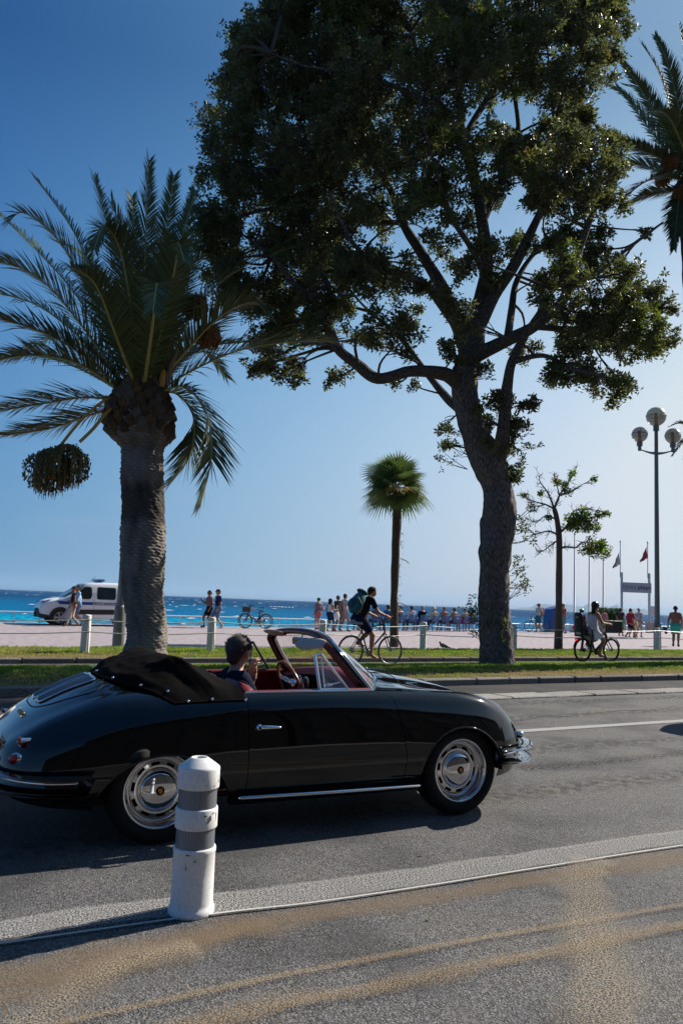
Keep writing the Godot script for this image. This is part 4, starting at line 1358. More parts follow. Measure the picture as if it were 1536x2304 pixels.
var bare_limbs := [[[Vector3(0.00, -0.06, 0.00), 0.154], [Vector3(0.01, 1.24, 0.00), 0.123], [Vector3(0.01, 2.64, -0.00), 0.116], [Vector3(0.00, 3.81, 0.00), 0.108], [Vector3(-0.08, 4.51, -0.00), 0.093], [Vector3(-0.18, 4.91, 0.00), 0.085]], [[Vector3(-0.18, 4.91, 0.00), 0.077], [Vector3(-0.01, 5.39, 0.04), 0.054], [Vector3(0.31, 5.83, -0.16), 0.046], [Vector3(0.61, 6.27, -0.36), 0.031], [Vector3(0.69, 6.54, -0.32), 0.015]], [[Vector3(-0.18, 4.91, 0.00), 0.062], [Vector3(-0.54, 5.04, 0.12), 0.046], [Vector3(-0.91, 5.15, 0.00), 0.031], [Vector3(-1.35, 5.34, -0.00), 0.015]], [[Vector3(-0.18, 4.91, 0.00), 0.062], [Vector3(-0.42, 5.45, 0.04), 0.046], [Vector3(-0.62, 5.88, -0.24), 0.031], [Vector3(-0.73, 6.08, 0.00), 0.015]], [[Vector3(0.00, 5.39, -0.00), 0.046], [Vector3(0.41, 5.55, 0.08), 0.034], [Vector3(0.87, 5.85, -0.16), 0.023], [Vector3(1.12, 5.99, 0.24), 0.012]], [[Vector3(-0.00, 4.04, 0.00), 0.077], [Vector3(0.31, 4.30, -0.12), 0.054], [Vector3(0.67, 4.54, 0.00), 0.046], [Vector3(1.22, 4.67, -0.24), 0.031], [Vector3(1.59, 4.80, 0.16), 0.015]], [[Vector3(-0.00, 3.97, 0.00), 0.062], [Vector3(-0.34, 4.11, -0.04), 0.046], [Vector3(-0.80, 3.99, 0.24), 0.031], [Vector3(-1.11, 3.90, 0.24), 0.015]], [[Vector3(0.00, 3.49, 0.00), 0.077], [Vector3(0.20, 3.57, 0.12), 0.054], [Vector3(0.57, 3.56, 0.08), 0.046], [Vector3(0.83, 3.76, 0.00), 0.039], [Vector3(1.38, 3.75, 0.00), 0.031]], [[Vector3(-0.02, 3.81, 0.00), 0.054], [Vector3(-0.23, 3.65, -0.12), 0.034], [Vector3(-0.64, 3.38, 0.24), 0.023], [Vector3(-0.72, 3.44, -0.36), 0.012]], [[Vector3(-0.08, 4.51, -0.00), 0.054], [Vector3(-0.46, 4.66, 0.00), 0.031], [Vector3(-0.86, 4.39, 0.16), 0.019], [Vector3(-1.14, 4.47, 0.36), 0.011]], [[Vector3(-0.51, 5.05, -0.00), 0.031], [Vector3(-0.88, 4.97, -0.12), 0.020], [Vector3(-1.11, 5.29, -0.16), 0.011]], [[Vector3(0.00, 5.39, -0.00), 0.039], [Vector3(-0.14, 5.86, 0.04), 0.025], [Vector3(-0.19, 6.15, -0.08), 0.012]], [[Vector3(0.28, 4.29, 0.00), 0.039], [Vector3(0.49, 4.84, 0.08), 0.031], [Vector3(0.98, 4.95, -0.00), 0.022], [Vector3(1.54, 4.92, -0.24), 0.012]]]
var bare_tufts := [[Vector3(0.67, 4.54, 0.00), 0.43], [Vector3(1.13, 4.34, -0.20), 0.40], [Vector3(0.38, 4.36, 0.20), 0.31], [Vector3(0.83, 4.79, 0.00), 0.31], [Vector3(1.46, 3.50, -0.00), 0.37], [Vector3(1.05, 3.50, -0.20), 0.25], [Vector3(1.24, 3.69, 0.20), 0.31], [Vector3(1.65, 4.82, 0.00), 0.14], [Vector3(1.38, 4.73, 0.00), 0.12], [Vector3(0.11, 5.79, 0.00), 0.23], [Vector3(-0.07, 5.90, -0.20), 0.15], [Vector3(0.42, 6.21, 0.00), 0.14], [Vector3(-0.68, 5.44, -0.00), 0.08], [Vector3(-1.23, 5.34, 0.00), 0.06], [Vector3(-0.40, 4.58, 0.00), 0.08], [Vector3(1.22, 6.03, -0.00), 0.06], [Vector3(0.27, 5.56, 0.00), 0.19]]
var right_palm_at := Vector3(19.06, 0.15, -13.40)
var right_trunk := [[Vector3(0.30, -0.02, -0.00), 0.502], [Vector3(0.23, 3.50, -0.00), 0.427], [Vector3(0.13, 7.15, -0.00), 0.427], [Vector3(0.05, 10.95, -0.00), 0.401], [Vector3(0.01, 11.99, -0.00), 0.427], [Vector3(-0.01, 12.64, -0.00), 0.577], [Vector3(-0.02, 13.17, -0.00), 0.577], [Vector3(-0.02, 13.56, -0.00), 0.427]]
var right_fronds := [
	[Vector3(-0.12, 13.56, -0.00), Vector3(-0.82, 14.59, -0.20), Vector3(-1.54, 15.71, -0.30), Vector3(-2.08, 16.51, -0.40)],
	[Vector3(-0.12, 13.59, -0.00), Vector3(-0.93, 14.61, 0.40), Vector3(-1.75, 15.77, 0.60), Vector3(-2.44, 16.53, 0.80)],
	[Vector3(-0.07, 13.62, 0.00), Vector3(-0.30, 15.48, -0.50), Vector3(-0.69, 17.34, -0.80), Vector3(-1.14, 18.40, -1.00)],
	[Vector3(-0.05, 13.64, -0.00), Vector3(-0.51, 15.22, 0.30), Vector3(-0.96, 16.67, 0.50), Vector3(-1.35, 17.39, 0.60)],
	[Vector3(0.00, 13.65, -0.00), Vector3(0.02, 15.71, -0.20), Vector3(-0.11, 17.43, -0.30), Vector3(-0.26, 18.47, -0.30)],
	[Vector3(-0.15, 13.49, -0.00), Vector3(-1.10, 13.76, 0.50), Vector3(-2.11, 13.87, 0.90), Vector3(-3.17, 14.15, 1.20)],
	[Vector3(-0.15, 13.45, -0.00), Vector3(-0.74, 13.89, -0.40), Vector3(-1.39, 14.31, -0.70), Vector3(-2.11, 14.19, -0.90)],
	[Vector3(-0.15, 13.43, -0.00), Vector3(-1.03, 13.19, 0.60), Vector3(-1.83, 12.75, 1.10), Vector3(-2.57, 12.01, 1.50)],
	[Vector3(-0.08, 13.46, -0.10), Vector3(-0.57, 13.25, -0.20), Vector3(-1.17, 13.15, -0.30), Vector3(-1.99, 12.71, -0.30)],
	[Vector3(0.06, 13.74, -0.30), Vector3(-0.01, 15.22, -1.20), Vector3(-0.21, 16.43, -2.00), Vector3(-0.54, 16.95, -2.60)],
	[Vector3(-0.21, 13.39, 0.30), Vector3(-0.95, 13.80, 1.30), Vector3(-1.64, 14.01, 2.10), Vector3(-2.31, 13.65, 2.80)],
	[Vector3(-0.11, 13.53, -0.00), Vector3(-0.70, 15.37, -0.80), Vector3(-1.47, 16.73, -1.20), Vector3(-2.32, 17.48, -1.50)],
	[Vector3(0.16, 13.63, -0.00), Vector3(0.65, 15.66, -0.30), Vector3(1.29, 17.49, -0.50)],
	[Vector3(0.23, 13.58, -0.00), Vector3(1.00, 14.94, -0.00), Vector3(1.83, 15.99, -0.10)],
	[Vector3(0.23, 13.51, 0.00), Vector3(1.37, 14.45, -0.50), Vector3(2.70, 14.82, -0.80)],
	[Vector3(0.25, 13.44, -0.00), Vector3(0.85, 13.06, 0.50), Vector3(1.52, 11.91, 0.80)],
	[Vector3(0.14, 13.81, -0.30), Vector3(0.86, 16.66, -1.60), Vector3(1.18, 18.39, -2.60)],
	[Vector3(-0.13, 13.42, 0.30), Vector3(-0.64, 14.12, 1.80), Vector3(-1.15, 14.05, 2.80)],
	[Vector3(-0.03, 13.65, -0.10), Vector3(-0.33, 15.73, -0.90), Vector3(-0.78, 17.17, -1.60), Vector3(-1.25, 17.86, -2.20)],
	[Vector3(-0.22, 13.25, 0.20), Vector3(-0.71, 12.63, 0.70), Vector3(-0.96, 11.71, 1.00), Vector3(-1.07, 10.91, 1.10)],
]
var right_bunches := [[Vector3(-0.92, 13.70, 0.50), 0.21], [Vector3(-1.03, 13.33, 0.30), 0.18], [Vector3(-0.61, 12.64, 0.70), 0.28], [Vector3(-0.67, 12.20, 0.60), 0.23]]
var far_palm_at := Vector3(29.49, 0.1, -20.40)
var far_trunk := [[Vector3(0.02, -0.05, 0.00), 0.407], [Vector3(0.03, 3.81, 0.00), 0.333], [Vector3(0.03, 7.51, -0.00), 0.333], [Vector3(0.02, 8.16, 0.00), 0.444], [Vector3(0.00, 8.54, -0.00), 0.296]]
var far_fronds := [
	[Vector3(-0.09, 8.53, 0.00), Vector3(-0.55, 9.08, -0.00), Vector3(-0.97, 9.33, -0.10), Vector3(-1.39, 9.19, -0.20)],
	[Vector3(-0.09, 8.44, -0.00), Vector3(-0.69, 8.64, 0.30), Vector3(-1.14, 8.39, 0.50), Vector3(-1.61, 7.80, 0.60)],
	[Vector3(-0.05, 8.57, 0.00), Vector3(-0.32, 9.44, -0.30), Vector3(-0.60, 9.86, -0.50)],
	[Vector3(0.00, 8.63, 0.00), Vector3(-0.08, 9.57, 0.00), Vector3(-0.26, 10.33, 0.00)],
	[Vector3(-0.05, 8.41, -0.10), Vector3(-0.33, 8.40, -0.30), Vector3(-0.62, 7.95, -0.50)],
	[Vector3(0.09, 8.54, -0.00), Vector3(0.66, 9.41, 0.00), Vector3(1.41, 9.63, 0.00)],
	[Vector3(0.09, 8.45, 0.00), Vector3(0.84, 8.67, -0.00), Vector3(1.38, 7.94, 0.00)],
]


# ---------------------------------------------------------------- street furniture
func plastic(tint: Color, sd: int) -> StandardMaterial3D:
	var dirt := noise_tex(512, 0.025, FastNoiseLite.TYPE_SIMPLEX, 5, [0.0, 0.16, 0.34, 1.0], [grey(0.6), grey(0.88), grey(0.97), grey(1.0)], sd)
	var m := mottled(dirt, 3.2, tint, 0.5, null, 1.0, false)
	m.uv1_scale = Vector3(4.2, 2.2, 4.2)
	return m


func make_post() -> Node3D:
	var t := thing("flexible_post", "white plastic traffic post with two grey reflective bands nearest the viewer", "traffic post", Vector3(1.416, 0, -3.60))
	var white := plastic(lin(0.74, 0.74, 0.74), 111)
	var band := StandardMaterial3D.new()
	band.albedo_color = lin(0.215, 0.235, 0.26)
	band.roughness = 0.42
	band.metallic = 0.35
	var dots := Image.create_empty(64, 64, false, Image.FORMAT_RGB8)
	for y in 64:
		for x in 64:
			var e := (x % 16 < 2) or ((y + (8 if (x / 16) % 2 else 0)) % 16 < 2)
			dots.set_pixel(x, y, grey(0.62) if e else grey(1.0))
	band.albedo_texture = ImageTexture.create_from_image(dots)
	tri(band, 26.0, false)
	var st := ST()
	lathe(st, [Vector2(0.0, 0.0), Vector2(0.103, 0.0), Vector2(0.105, 0.008), Vector2(0.104, 0.028), Vector2(0.098, 0.034), Vector2(0.0965, 0.05), Vector2(0.0955, 0.16), Vector2(0.095, 0.268), Vector2(0.0975, 0.273), Vector2(0.0975, 0.288), Vector2(0.095, 0.293), Vector2(0.089, 0.294)], 48)
	put(st, "base_sleeve", white, t)
	st = ST()
	lathe(st, [Vector2(0.0885, 0.290), Vector2(0.0885, 0.380)], 48)
	put(st, "reflective_band", band, t)
	st = ST()
	lathe(st, [Vector2(0.089, 0.376), Vector2(0.0955, 0.379), Vector2(0.097, 0.383), Vector2(0.0968, 0.42), Vector2(0.0965, 0.462), Vector2(0.095, 0.467), Vector2(0.089, 0.469)], 48)
	put(st, "collar", white, t)
	st = ST()
	lathe(st, [Vector2(0.0885, 0.465), Vector2(0.0885, 0.556)], 48)
	put(st, "reflective_band", band, t)
	st = ST()
	lathe(st, [Vector2(0.089, 0.553), Vector2(0.0955, 0.555), Vector2(0.097, 0.559), Vector2(0.0965, 0.64), Vector2(0.095, 0.647), Vector2(0.090, 0.652), Vector2(0.042, 0.686), Vector2(0.037, 0.689), Vector2(0.033, 0.688), Vector2(0.027, 0.685), Vector2(0.026, 0.60)], 48)
	put(st, "cap", white, t)
	st = ST()
	lathe(st, [Vector2(0.0, 0.676), Vector2(0.027, 0.676)], 16)
	put(st, "plug", M(0.42, 0.36, 0.26, 0.8), t)
	# scuffs and tyre rub
	st = ST(false)
	var r := RandomNumberGenerator.new()
	r.seed = 12
	for q in [[1.25, 0.432, 0.012, 0.030], [1.33, 0.415, 0.008, 0.022], [1.5, 0.445, 0.016, 0.006], [1.05, 0.452, 0.02, 0.004], [1.1, 0.572, 0.007, 0.004], [1.55, 0.578, 0.004, 0.008], [1.9, 0.25, 0.01, 0.004], [2.3, 0.22, 0.004, 0.02], [0.8, 0.43, 0.004, 0.03], [0.7, 0.60, 0.004, 0.025], [2.2, 0.275, 0.02, 0.005]]:
		for k in 5:
			var a: float = q[0] + r.randfn() * q[2] * 2.0
			var y: float = q[1] + r.randfn() * q[3] * 0.3
			var w: float = q[2] * r.randf_range(0.3, 0.8)
			var h: float = q[3] * r.randf_range(0.2, 0.5)
			var ring := []
			for i in 7:
				var b := TAU * i / 7
				var rad := r.randf_range(0.6, 1.0)
				var aa := a + cos(b) * w / 0.097 * rad
				var rr := 0.0982
				ring.append(Vector3(cos(aa) * rr, y + sin(b) * h * rad, sin(aa) * rr))
			for i in range(1, 6):
				triangle(st, ring[0], ring[i], ring[i + 1])
	put(st, "scuff", M(0.10, 0.095, 0.08, 0.9), t)
	return t


func make_street_furniture() -> void:
	var post := make_post()
	var far := again(post, "white plastic traffic post whose cap shows beyond the convertible's tail", Vector3(0.87, 0, -7.02), 1.0)
	far.scale = Vector3.ONE * 1.12
	# white posts with two cables along the promenade's grass
	var spots := [Vector2(-2.2, 17.2), Vector2(1.1, 17.55), Vector2(4.25, 17.91), Vector2(7.28, 18.23), Vector2(10.57, 18.61), Vector2(14.23, 19.07), Vector2(18.1, 19.41), Vector2(21.8, 19.58), Vector2(25.52, 19.72), Vector2(29.3, 19.9), Vector2(33.1, 20.1)]
	var where := ["beyond the left edge by the road", "farthest left on the grass, beside the car's tail", "left of the ringed date palm in front of the police van", "just right of the date palm, before the strolling couple", "behind the convertible's windscreen", "standing right of the fan palm and the cyclist's front wheel", "half hidden behind the oak trunk", "behind the cyclist with the child seat", "in front of the triple globe lamp", "beyond the right edge past the triple globe lamp", "farthest right past the lamp"]
	var wm := plastic(lin(0.66, 0.66, 0.65), 115)
	var first: Node3D = null
	for i in spots.size():
		var at := on(spots[i].x, spots[i].y, 0.08)
		if first == null:
			first = thing("white_post", "short white metal post " + where[i], "bollard", at, 0.0, "white posts with cables beside the promenade")
			var st := ST()
			lathe(st, [Vector2(0.106, -0.1), Vector2(0.106, 0.03), Vector2(0.098, 0.06), Vector2(0.096, 0.84), Vector2(0.092, 0.857), Vector2(0.0, 0.872)], 24)
			put(st, "shaft", wm, first)
			for y in [0.76, 0.50]:
				st = ST(false)
				box(st, Vector3(0, y, 0.098), Vector3(0.045, 0.05, 0.02), Basis.IDENTITY, 0.006)
				put(st, "cable_clamp", M(0.12, 0.12, 0.12, 0.5, 0.6), first)
		else:
			again(first, "short white metal post " + where[i], at)
	for h in [0.84, 0.58]:
		var path := []
		for s in spots:
			path.append(on(s.x, s.y - 0.11, h))
		var fine := []
		for i in path.size() - 1:
			for k in 6:
				var u := k / 6.0
				fine.append(path[i].lerp(path[i + 1], u) + Vector3(0, -0.05 * sin(PI * u), 0))
		fine.append(path[-1])
		var st := ST()
		tube(st, fine, 0.013, 6)
		tag(put(st, "cable", M(0.36, 0.36, 0.36, 0.45, 0.5)), ("upper" if h > 0.7 else "lower") + " grey cable strung along the row of short white posts", "cable")
	make_lamps()
	make_railing()
	make_beach_front()
	make_chairs()
	make_facades()


func make_lamps() -> void:
	var metal := M(0.17, 0.175, 0.18, 0.5, 0.35)
	var t := thing("street_lamp", "tall grey street lamp with three round globes at the right edge", "street lamp", Vector3(26.49, 0.08, -20.47), deg_to_rad(STREET))
	var st := ST()
	lathe(st, [Vector2(0.15, 0.0), Vector2(0.15, 1.0), Vector2(0.11, 1.06), Vector2(0.105, 1.2), Vector2(0.076, 8.5), Vector2(0.074, 8.66)], 8, Transform3D.IDENTITY, true)
	put(st, "pole", metal, t)
	st = ST()
	for s in [-1.0, 1.0]:
		tube(st, bezier([Vector3(0, 7.70, 0), Vector3(0.28 * s, 7.73, 0), Vector3(0.66 * s, 7.84, 0)], 4), [0.10, 0.098, 0.09, 0.08, 0.068, 0.056, 0.046, 0.042, 0.04], 8, true, false, 0.6)
		lathe(st, [Vector2(0.07, 7.79), Vector2(0.07, 7.98), Vector2(0.115, 7.98), Vector2(0.115, 8.14), Vector2(0.08, 8.14)], 16, Transform3D(Basis.IDENTITY, Vector3(0.66 * s, 0, 0)), true)
	lathe(st, [Vector2(0.115, 8.62), Vector2(0.115, 8.83), Vector2(0.09, 8.83)], 16, Transform3D.IDENTITY, true)
	put(st, "arms", metal, t)
	var low := StandardMaterial3D.new()
	low.albedo_color = Color(0.52, 0.47, 0.40, 0.72)
	low.transparency = BaseMaterial3D.TRANSPARENCY_ALPHA
	low.roughness = 0.3
	var top := low.duplicate()
	top.albedo_color = Color(0.86, 0.80, 0.66, 0.8)
	for g in [[0.0, 9.20, 0.385], [-0.66, 8.44, 0.31], [0.66, 8.44, 0.31]]:
		for half in 2:
			st = ST()
			var prof := []
			for k in 9:
				var a := lerpf(-PI / 2, 0.06, k / 8.0) if half == 0 else lerpf(0.06, PI / 2, k / 8.0)
				prof.append(Vector2(maxf(0.0, cos(a)) * g[2], g[1] + sin(a) * g[2]))
			lathe(st, prof, 28, Transform3D(Basis.IDENTITY, Vector3(g[0], 0, 0)))
			put(st, "globe_bowl" if half == 0 else "globe_cap", (low if half == 0 else (top if g[0] == 0.0 else low)), t)
		st = ST()
		torus(st, Vector3(g[0], g[1] + 0.02, 0), Basis(Vector3.RIGHT, PI / 2), g[2] * 1.0, 0.012, 28, 5)
		put(st, "globe_ring", M(0.12, 0.11, 0.10, 0.5), t)
		st = ST()
		lathe(st, [Vector2(0.07, g[1] - g[2]), Vector2(0.075, g[1] + 0.14), Vector2(0.0, g[1] + 0.16)], 12, Transform3D(Basis.IDENTITY, Vector3(g[0], 0, 0)))
		put(st, "lamp_tube", M(0.22, 0.2, 0.18, 0.5), t)
	var l := again(t, "grey street lamp standing behind the ringed trunk of the date palm", Vector3(5.63, 0.08, -20.3), deg_to_rad(STREET))
	l.rotation.z = 0.0


func make_railing() -> void:
	var white := M(0.66, 0.68, 0.70, 0.45)
	var t := thing("railing", "low white metal railing along the promenade's edge above the sea", "railing")
	var pb := ST()
	tube(pb, [Vector3(0, -0.35, 0), Vector3(0, 0.44, 0)], 0.024, 6)
	pb.generate_normals()
	var pm := pb.commit()
	var a := -8.0
	var top := []
	var mid := []
	while a < 78.0:
		if not (a > 44.5 and a < 47.5):
			var o := put_mesh(pm, "post", white, t)
			o.position = on(a, edge_b(a) - 0.12, 0.05)
		top.append(on(a, edge_b(a) - 0.12, 0.50))
		mid.append(on(a, edge_b(a) - 0.12, 0.12))
		a += 1.04
	var st := ST()
	tube(st, top, 0.034, 6)
	put(st, "top_rail", white, t)
	st = ST()
	tube(st, mid, 0.018, 5)
	put(st, "lower_rail", white, t)


func text(s: String, fonts: String, height: float, m: Material, parent: Node3D, xf: Transform3D, italic := false, bold := false) -> MeshInstance3D:
	var tm := TextMesh.new()
	tm.text = s
	var sf := SystemFont.new()
	sf.font_names = PackedStringArray([fonts])
	sf.font_italic = italic
	sf.font_weight = 700 if bold else 400
	tm.font = sf
	tm.font_size = 64
	tm.pixel_size = height / 64.0 * 1.35
	tm.depth = 0.012
	var o := put_mesh(tm, "lettering", m, parent)
	o.transform = xf
	return o


func flag(label: String, at: Vector3, cols: Array, drop: float, called := "flag") -> void:
	var t := thing(called, label, "flag", at, deg_to_rad(STREET))
	for i in cols.size():
		var st := ST()
		grid(st, func(u, v):
			var w := lerpf(float(i) / cols.size(), float(i + 1) / cols.size(), u)
			var hang: float = v * drop
			var x: float = -w * (0.10 + 0.42 * v) * (1.0 + 0.15 * sin(v * 9.0)) - 0.05 * sin(hang * 4.0)
			return Vector3(x - 0.05, -hang - w * 0.35, 0.10 * sin(w * 9.0 + v * 3.0) * (0.3 + v)), 6, 14)
		put(st, "stripe", cols[i], t)


func make_beach_front() -> void:
	# the beach club's gate: two posts, a name board, flags
	var post := M(0.42, 0.42, 0.44, 0.6)
	var t := thing("beach_sign", "grey name board on two tall posts at the beach club's entrance", "sign", Vector3(50.55, 0.05, -41.0), deg_to_rad(STREET))
	for s in [-1.0, 1.0]:
		var st := ST(false)
		box(st, Vector3(1.05 * s, 2.25, 0), Vector3(0.16, 4.5, 0.14), Basis.IDENTITY, 0.015)
		put(st, "post", post, t)
		st = ST(false)
		box(st, Vector3(1.05 * s + 0.06 * s, 0.4, 0.02), Vector3(0.62, 0.8, 0.5), Basis.IDENTITY, 0.03)
		put(st, "plinth", M(0.42, 0.33, 0.28, 0.85), t)
		st = ST()
		tube(st, [Vector3(1.05 * s - 0.11, 4.1, 0), Vector3(1.05 * s - 0.11, 6.8, 0)], 0.032, 7)
		ball(st, Vector3(1.05 * s - 0.11, 6.86, 0), Vector3.ONE * 0.07, 6)
		put(st, "flagpole", M(0.3, 0.3, 0.31, 0.5), t)
	var st := ST(false)
	box(st, Vector3(0, 3.36, 0.09), Vector3(2.36, 0.76, 0.05), Basis.IDENTITY, 0.008)
	put(st, "board", M(0.33, 0.33, 0.39, 0.55), t)
	text("Opéra", "Droid Serif", 0.27, M(0.10, 0.10, 0.13, 0.6), t, Transform3D(Basis(Vector3.RIGHT, 0), Vector3(-0.52, 3.38, 0.12)), true)
	text("plage", "Droid Serif", 0.27, M(0.03, 0.03, 0.05, 0.6), t, Transform3D(Basis.IDENTITY, Vector3(0.62, 3.38, 0.12)), true, true)
	flag("ragged white and red flag on the left pole of the beach gate", t.position + t.basis * Vector3(-1.16, 6.15, 0), [M(0.5, 0.5, 0.48, 0.8), M(0.5, 0.45, 0.44, 0.8), M(0.45, 0.16, 0.14, 0.8)], 1.05)
	flag("twisted red flag on the right pole of the beach gate", t.position + t.basis * Vector3(0.94, 6.65, 0), [M(0.42, 0.035, 0.05, 0.8), M(0.36, 0.03, 0.05, 0.8)], 1.0)
	st = ST(false)
	box(st, Vector3(0, 0.45, 0), Vector3(0.42, 0.72, 0.05), Basis.IDENTITY, 0.01)
	tag(put(st, "notice_board", M(0.55, 0.55, 0.55, 0.6)), "small white notice board hung on the beach gate's right post", "notice board")
	var nb: Node3D = get_node("notice_board")
	nb.position = t.position + t.basis * Vector3(1.28, 1.2, 0.12)
	nb.rotation.y = t.rotation.y
	# stair rail going down to the beach
	st = ST()
	tube(st, [Vector3(-0.9, 1.25, 0), Vector3(-0.35, 1.25, 0), Vector3(0.5, 0.35, -0.3), Vector3(0.9, -0.1, -0.4)], 0.035, 6)
	for x in [-0.8, -0.1, 0.5]:
		tube(st, [Vector3(x, -0.3, -0.1), Vector3(x, 1.2 - maxf(0.0, x + 0.35) * 1.05, -0.1)], 0.025, 5)
	var hr := put(st, "handrail", M(0.6, 0.58, 0.55, 0.5))
	tag(hr, "pale handrail sloping down the steps under the beach sign", "handrail")
	hr.position = t.position + t.basis * Vector3(0.1, 0, -0.6)
	hr.rotation.y = t.rotation.y
	# bare flagpoles
	var fl: Node3D = null
	for p in [[41.74, 38.9, "left of three"], [43.85, 39.5, "middle one of three"], [46.08, 40.2, "right one of three"]]:
		var lab: String = "bare white flagpole, " + p[2] + ", behind the person on the bicycle"
		if fl == null:
			fl = thing("flagpole", lab, "flagpole", on(p[0], p[1], 0.05), 0.0, "bare flagpoles by the beach gate")
			st = ST()
			lathe(st, [Vector2(0.13, 0.0), Vector2(0.13, 0.08), Vector2(0.062, 0.1), Vector2(0.04, 6.6), Vector2(0.0, 6.62)], 10)
			put(st, "mast", M(0.40, 0.41, 0.43, 0.5), fl)
			st = ST()
			ball(st, Vector3(0, 6.68, 0), Vector3.ONE * 0.08, 6)
			put(st, "finial", M(0.3, 0.3, 0.3, 0.4), fl)
		else:
			again(fl, lab, on(p[0], p[1], 0.05))
	# blue cabinet with slanted roof
	t = thing("blue_cabinet", "tall blue cabinet with slanted lid on a grey plinth at the railing", "cabinet", Vector3(38.5, 0.05, -37.6), deg_to_rad(-12.0))
	var blue := M(0.012, 0.055, 0.24, 0.5)
	st = ST(false)
	box(st, Vector3(0, 0.82, 0), Vector3(1.05, 1.25, 0.9), Basis.IDENTITY, 0.02)
	put(st, "cabinet_body", blue, t)
	st = ST(false)
	var pz := 0.48
	var pr := [Vector2(-0.56, 1.45), Vector2(0.18, 1.66), Vector2(0.56, 1.55), Vector2(0.56, 1.44)]
	for k in range(1, 3):
		for z in [-pz, pz]:
			triangle(st, Vector3(pr[0].x, pr[0].y, z), Vector3(pr[k].x, pr[k].y, z), Vector3(pr[k + 1].x, pr[k + 1].y, z))
	for k in 4:
		var p0: Vector2 = pr[k]
		var p1: Vector2 = pr[(k + 1) % 4]
		quad(st, Vector3(p0.x, p0.y, -pz), Vector3(p1.x, p1.y, -pz), Vector3(p1.x, p1.y, pz), Vector3(p0.x, p0.y, pz))
	put(st, "lid", M(0.010, 0.045, 0.2, 0.45), t)
	st = ST(false)
	box(st, Vector3(0, 0.1, 0), Vector3(1.0, 0.2, 0.86), Basis.IDENTITY, 0.01)
	put(st, "plinth", M(0.36, 0.36, 0.37, 0.8), t)
	st = ST()
	ball(st, Vector3(-0.1, 1.17, 0.456), Vector3(0.055, 0.055, 0.006), 6)
	ball(st, Vector3(-0.1, 0.98, 0.456), Vector3(0.05, 0.13, 0.006), 6)
	put(st, "emblem", M(0.7, 0.72, 0.75, 0.6), t)
	# clipped hedge in a trough
	t = thing("hedge_planter", "small clipped green hedge in a trough near the flagpoles", "planter", Vector3(44.9, 0.05, -38.6), deg_to_rad(STREET))
	st = ST(false)
	box(st, Vector3(0, 0.35, 0), Vector3(1.5, 0.7, 0.6), Basis.IDENTITY, 0.02)
	put(st, "trough", M(0.3, 0.29, 0.28, 0.8), t)
	var r := RandomNumberGenerator.new()
	r.seed = 9
	var xs := []
	var cs := []
	for i in 900:
		xs.append(Transform3D(turned(r), Vector3(r.randf_range(-0.75, 0.75), r.randf_range(0.65, 1.65), r.randf_range(-0.3, 0.3))))
		cs.append(Color(0.05, 0.11, 0.02) * r.randf_range(0.7, 1.2))
	scatter("foliage", sprig(7, 0.1, 0.05, r), xs, cs, leaf_mat(0.5, 0.6), t)
	# pigeon on the promenade
	t = thing("pigeon", "grey pigeon standing on the promenade just behind the grass", "pigeon", Vector3(16.0, 0.05, -20.35), deg_to_rad(150.0))
	st = ST()
	tube(st, bezier([Vector3(-0.21, 0.075, 0), Vector3(-0.12, 0.10, 0), Vector3(-0.02, 0.135, 0), Vector3(0.065, 0.155, 0), Vector3(0.10, 0.20, 0), Vector3(0.118, 0.235, 0), Vector3(0.14, 0.238, 0), Vector3(0.165, 0.23, 0)], 3), [0.02, 0.024, 0.028, 0.034, 0.045, 0.055, 0.064, 0.068, 0.068, 0.064, 0.056, 0.045, 0.036, 0.03, 0.027, 0.027, 0.028, 0.028, 0.024, 0.014, 0.007, 0.002], 12)
	put(st, "body", M(0.085, 0.09, 0.105, 0.7), t)
	st = ST()
	for s in [-1.0, 1.0]:
		tube(st, [Vector3(0.0, 0.09, 0.025 * s), Vector3(0.005, 0.0, 0.025 * s), Vector3(0.04, 0.0, 0.03 * s)], 0.006, 5)
	put(st, "legs", M(0.3, 0.08, 0.06, 0.7), t)
	st = ST()
	for s in [-1.0, 1.0]:
		ball(st, Vector3(-0.05, 0.125, 0.052 * s), Vector3(0.12, 0.042, 0.018), 8, Basis(Vector3.BACK, 0.3))
	put(st, "wings", M(0.05, 0.052, 0.06, 0.7), t)
	# red cool box beside the bench
	st = ST(false)
	box(st, Vector3(0, 0.22, 0), Vector3(0.62, 0.40, 0.36), Basis.IDENTITY, 0.03)
	var cb := thing("cool_box", "red cool box with a white lid under the white bench", "cool box", Vector3(40.7, 0.05, -37.6), -0.3)
	put(st, "box_body", M(0.5, 0.03, 0.05, 0.5), cb)
	st = ST(false)
	box(st, Vector3(0, 0.46, 0), Vector3(0.64, 0.07, 0.38), Basis.IDENTITY, 0.02)
	put(st, "box_lid", M(0.6, 0.6, 0.6, 0.5), cb)
	t = thing("bench", "plain white bench beside the railing near the blue cabinet", "bench", Vector3(41.5, 0.05, -37.9), -0.25)
	st = ST(false)
	for k in 3:
		box(st, Vector3(0, 0.45, -0.15 + k * 0.15), Vector3(2.2, 0.04, 0.13), Basis.IDENTITY, 0.01)
	put(st, "seat", M(0.6, 0.6, 0.6, 0.5), t)
	for x in [-0.9, 0.9]:
		st = ST(false)
		box(st, Vector3(x, 0.21, 0), Vector3(0.07, 0.42, 0.4), Basis.IDENTITY, 0.01)
		put(st, "leg", M(0.6, 0.6, 0.6, 0.5), t)


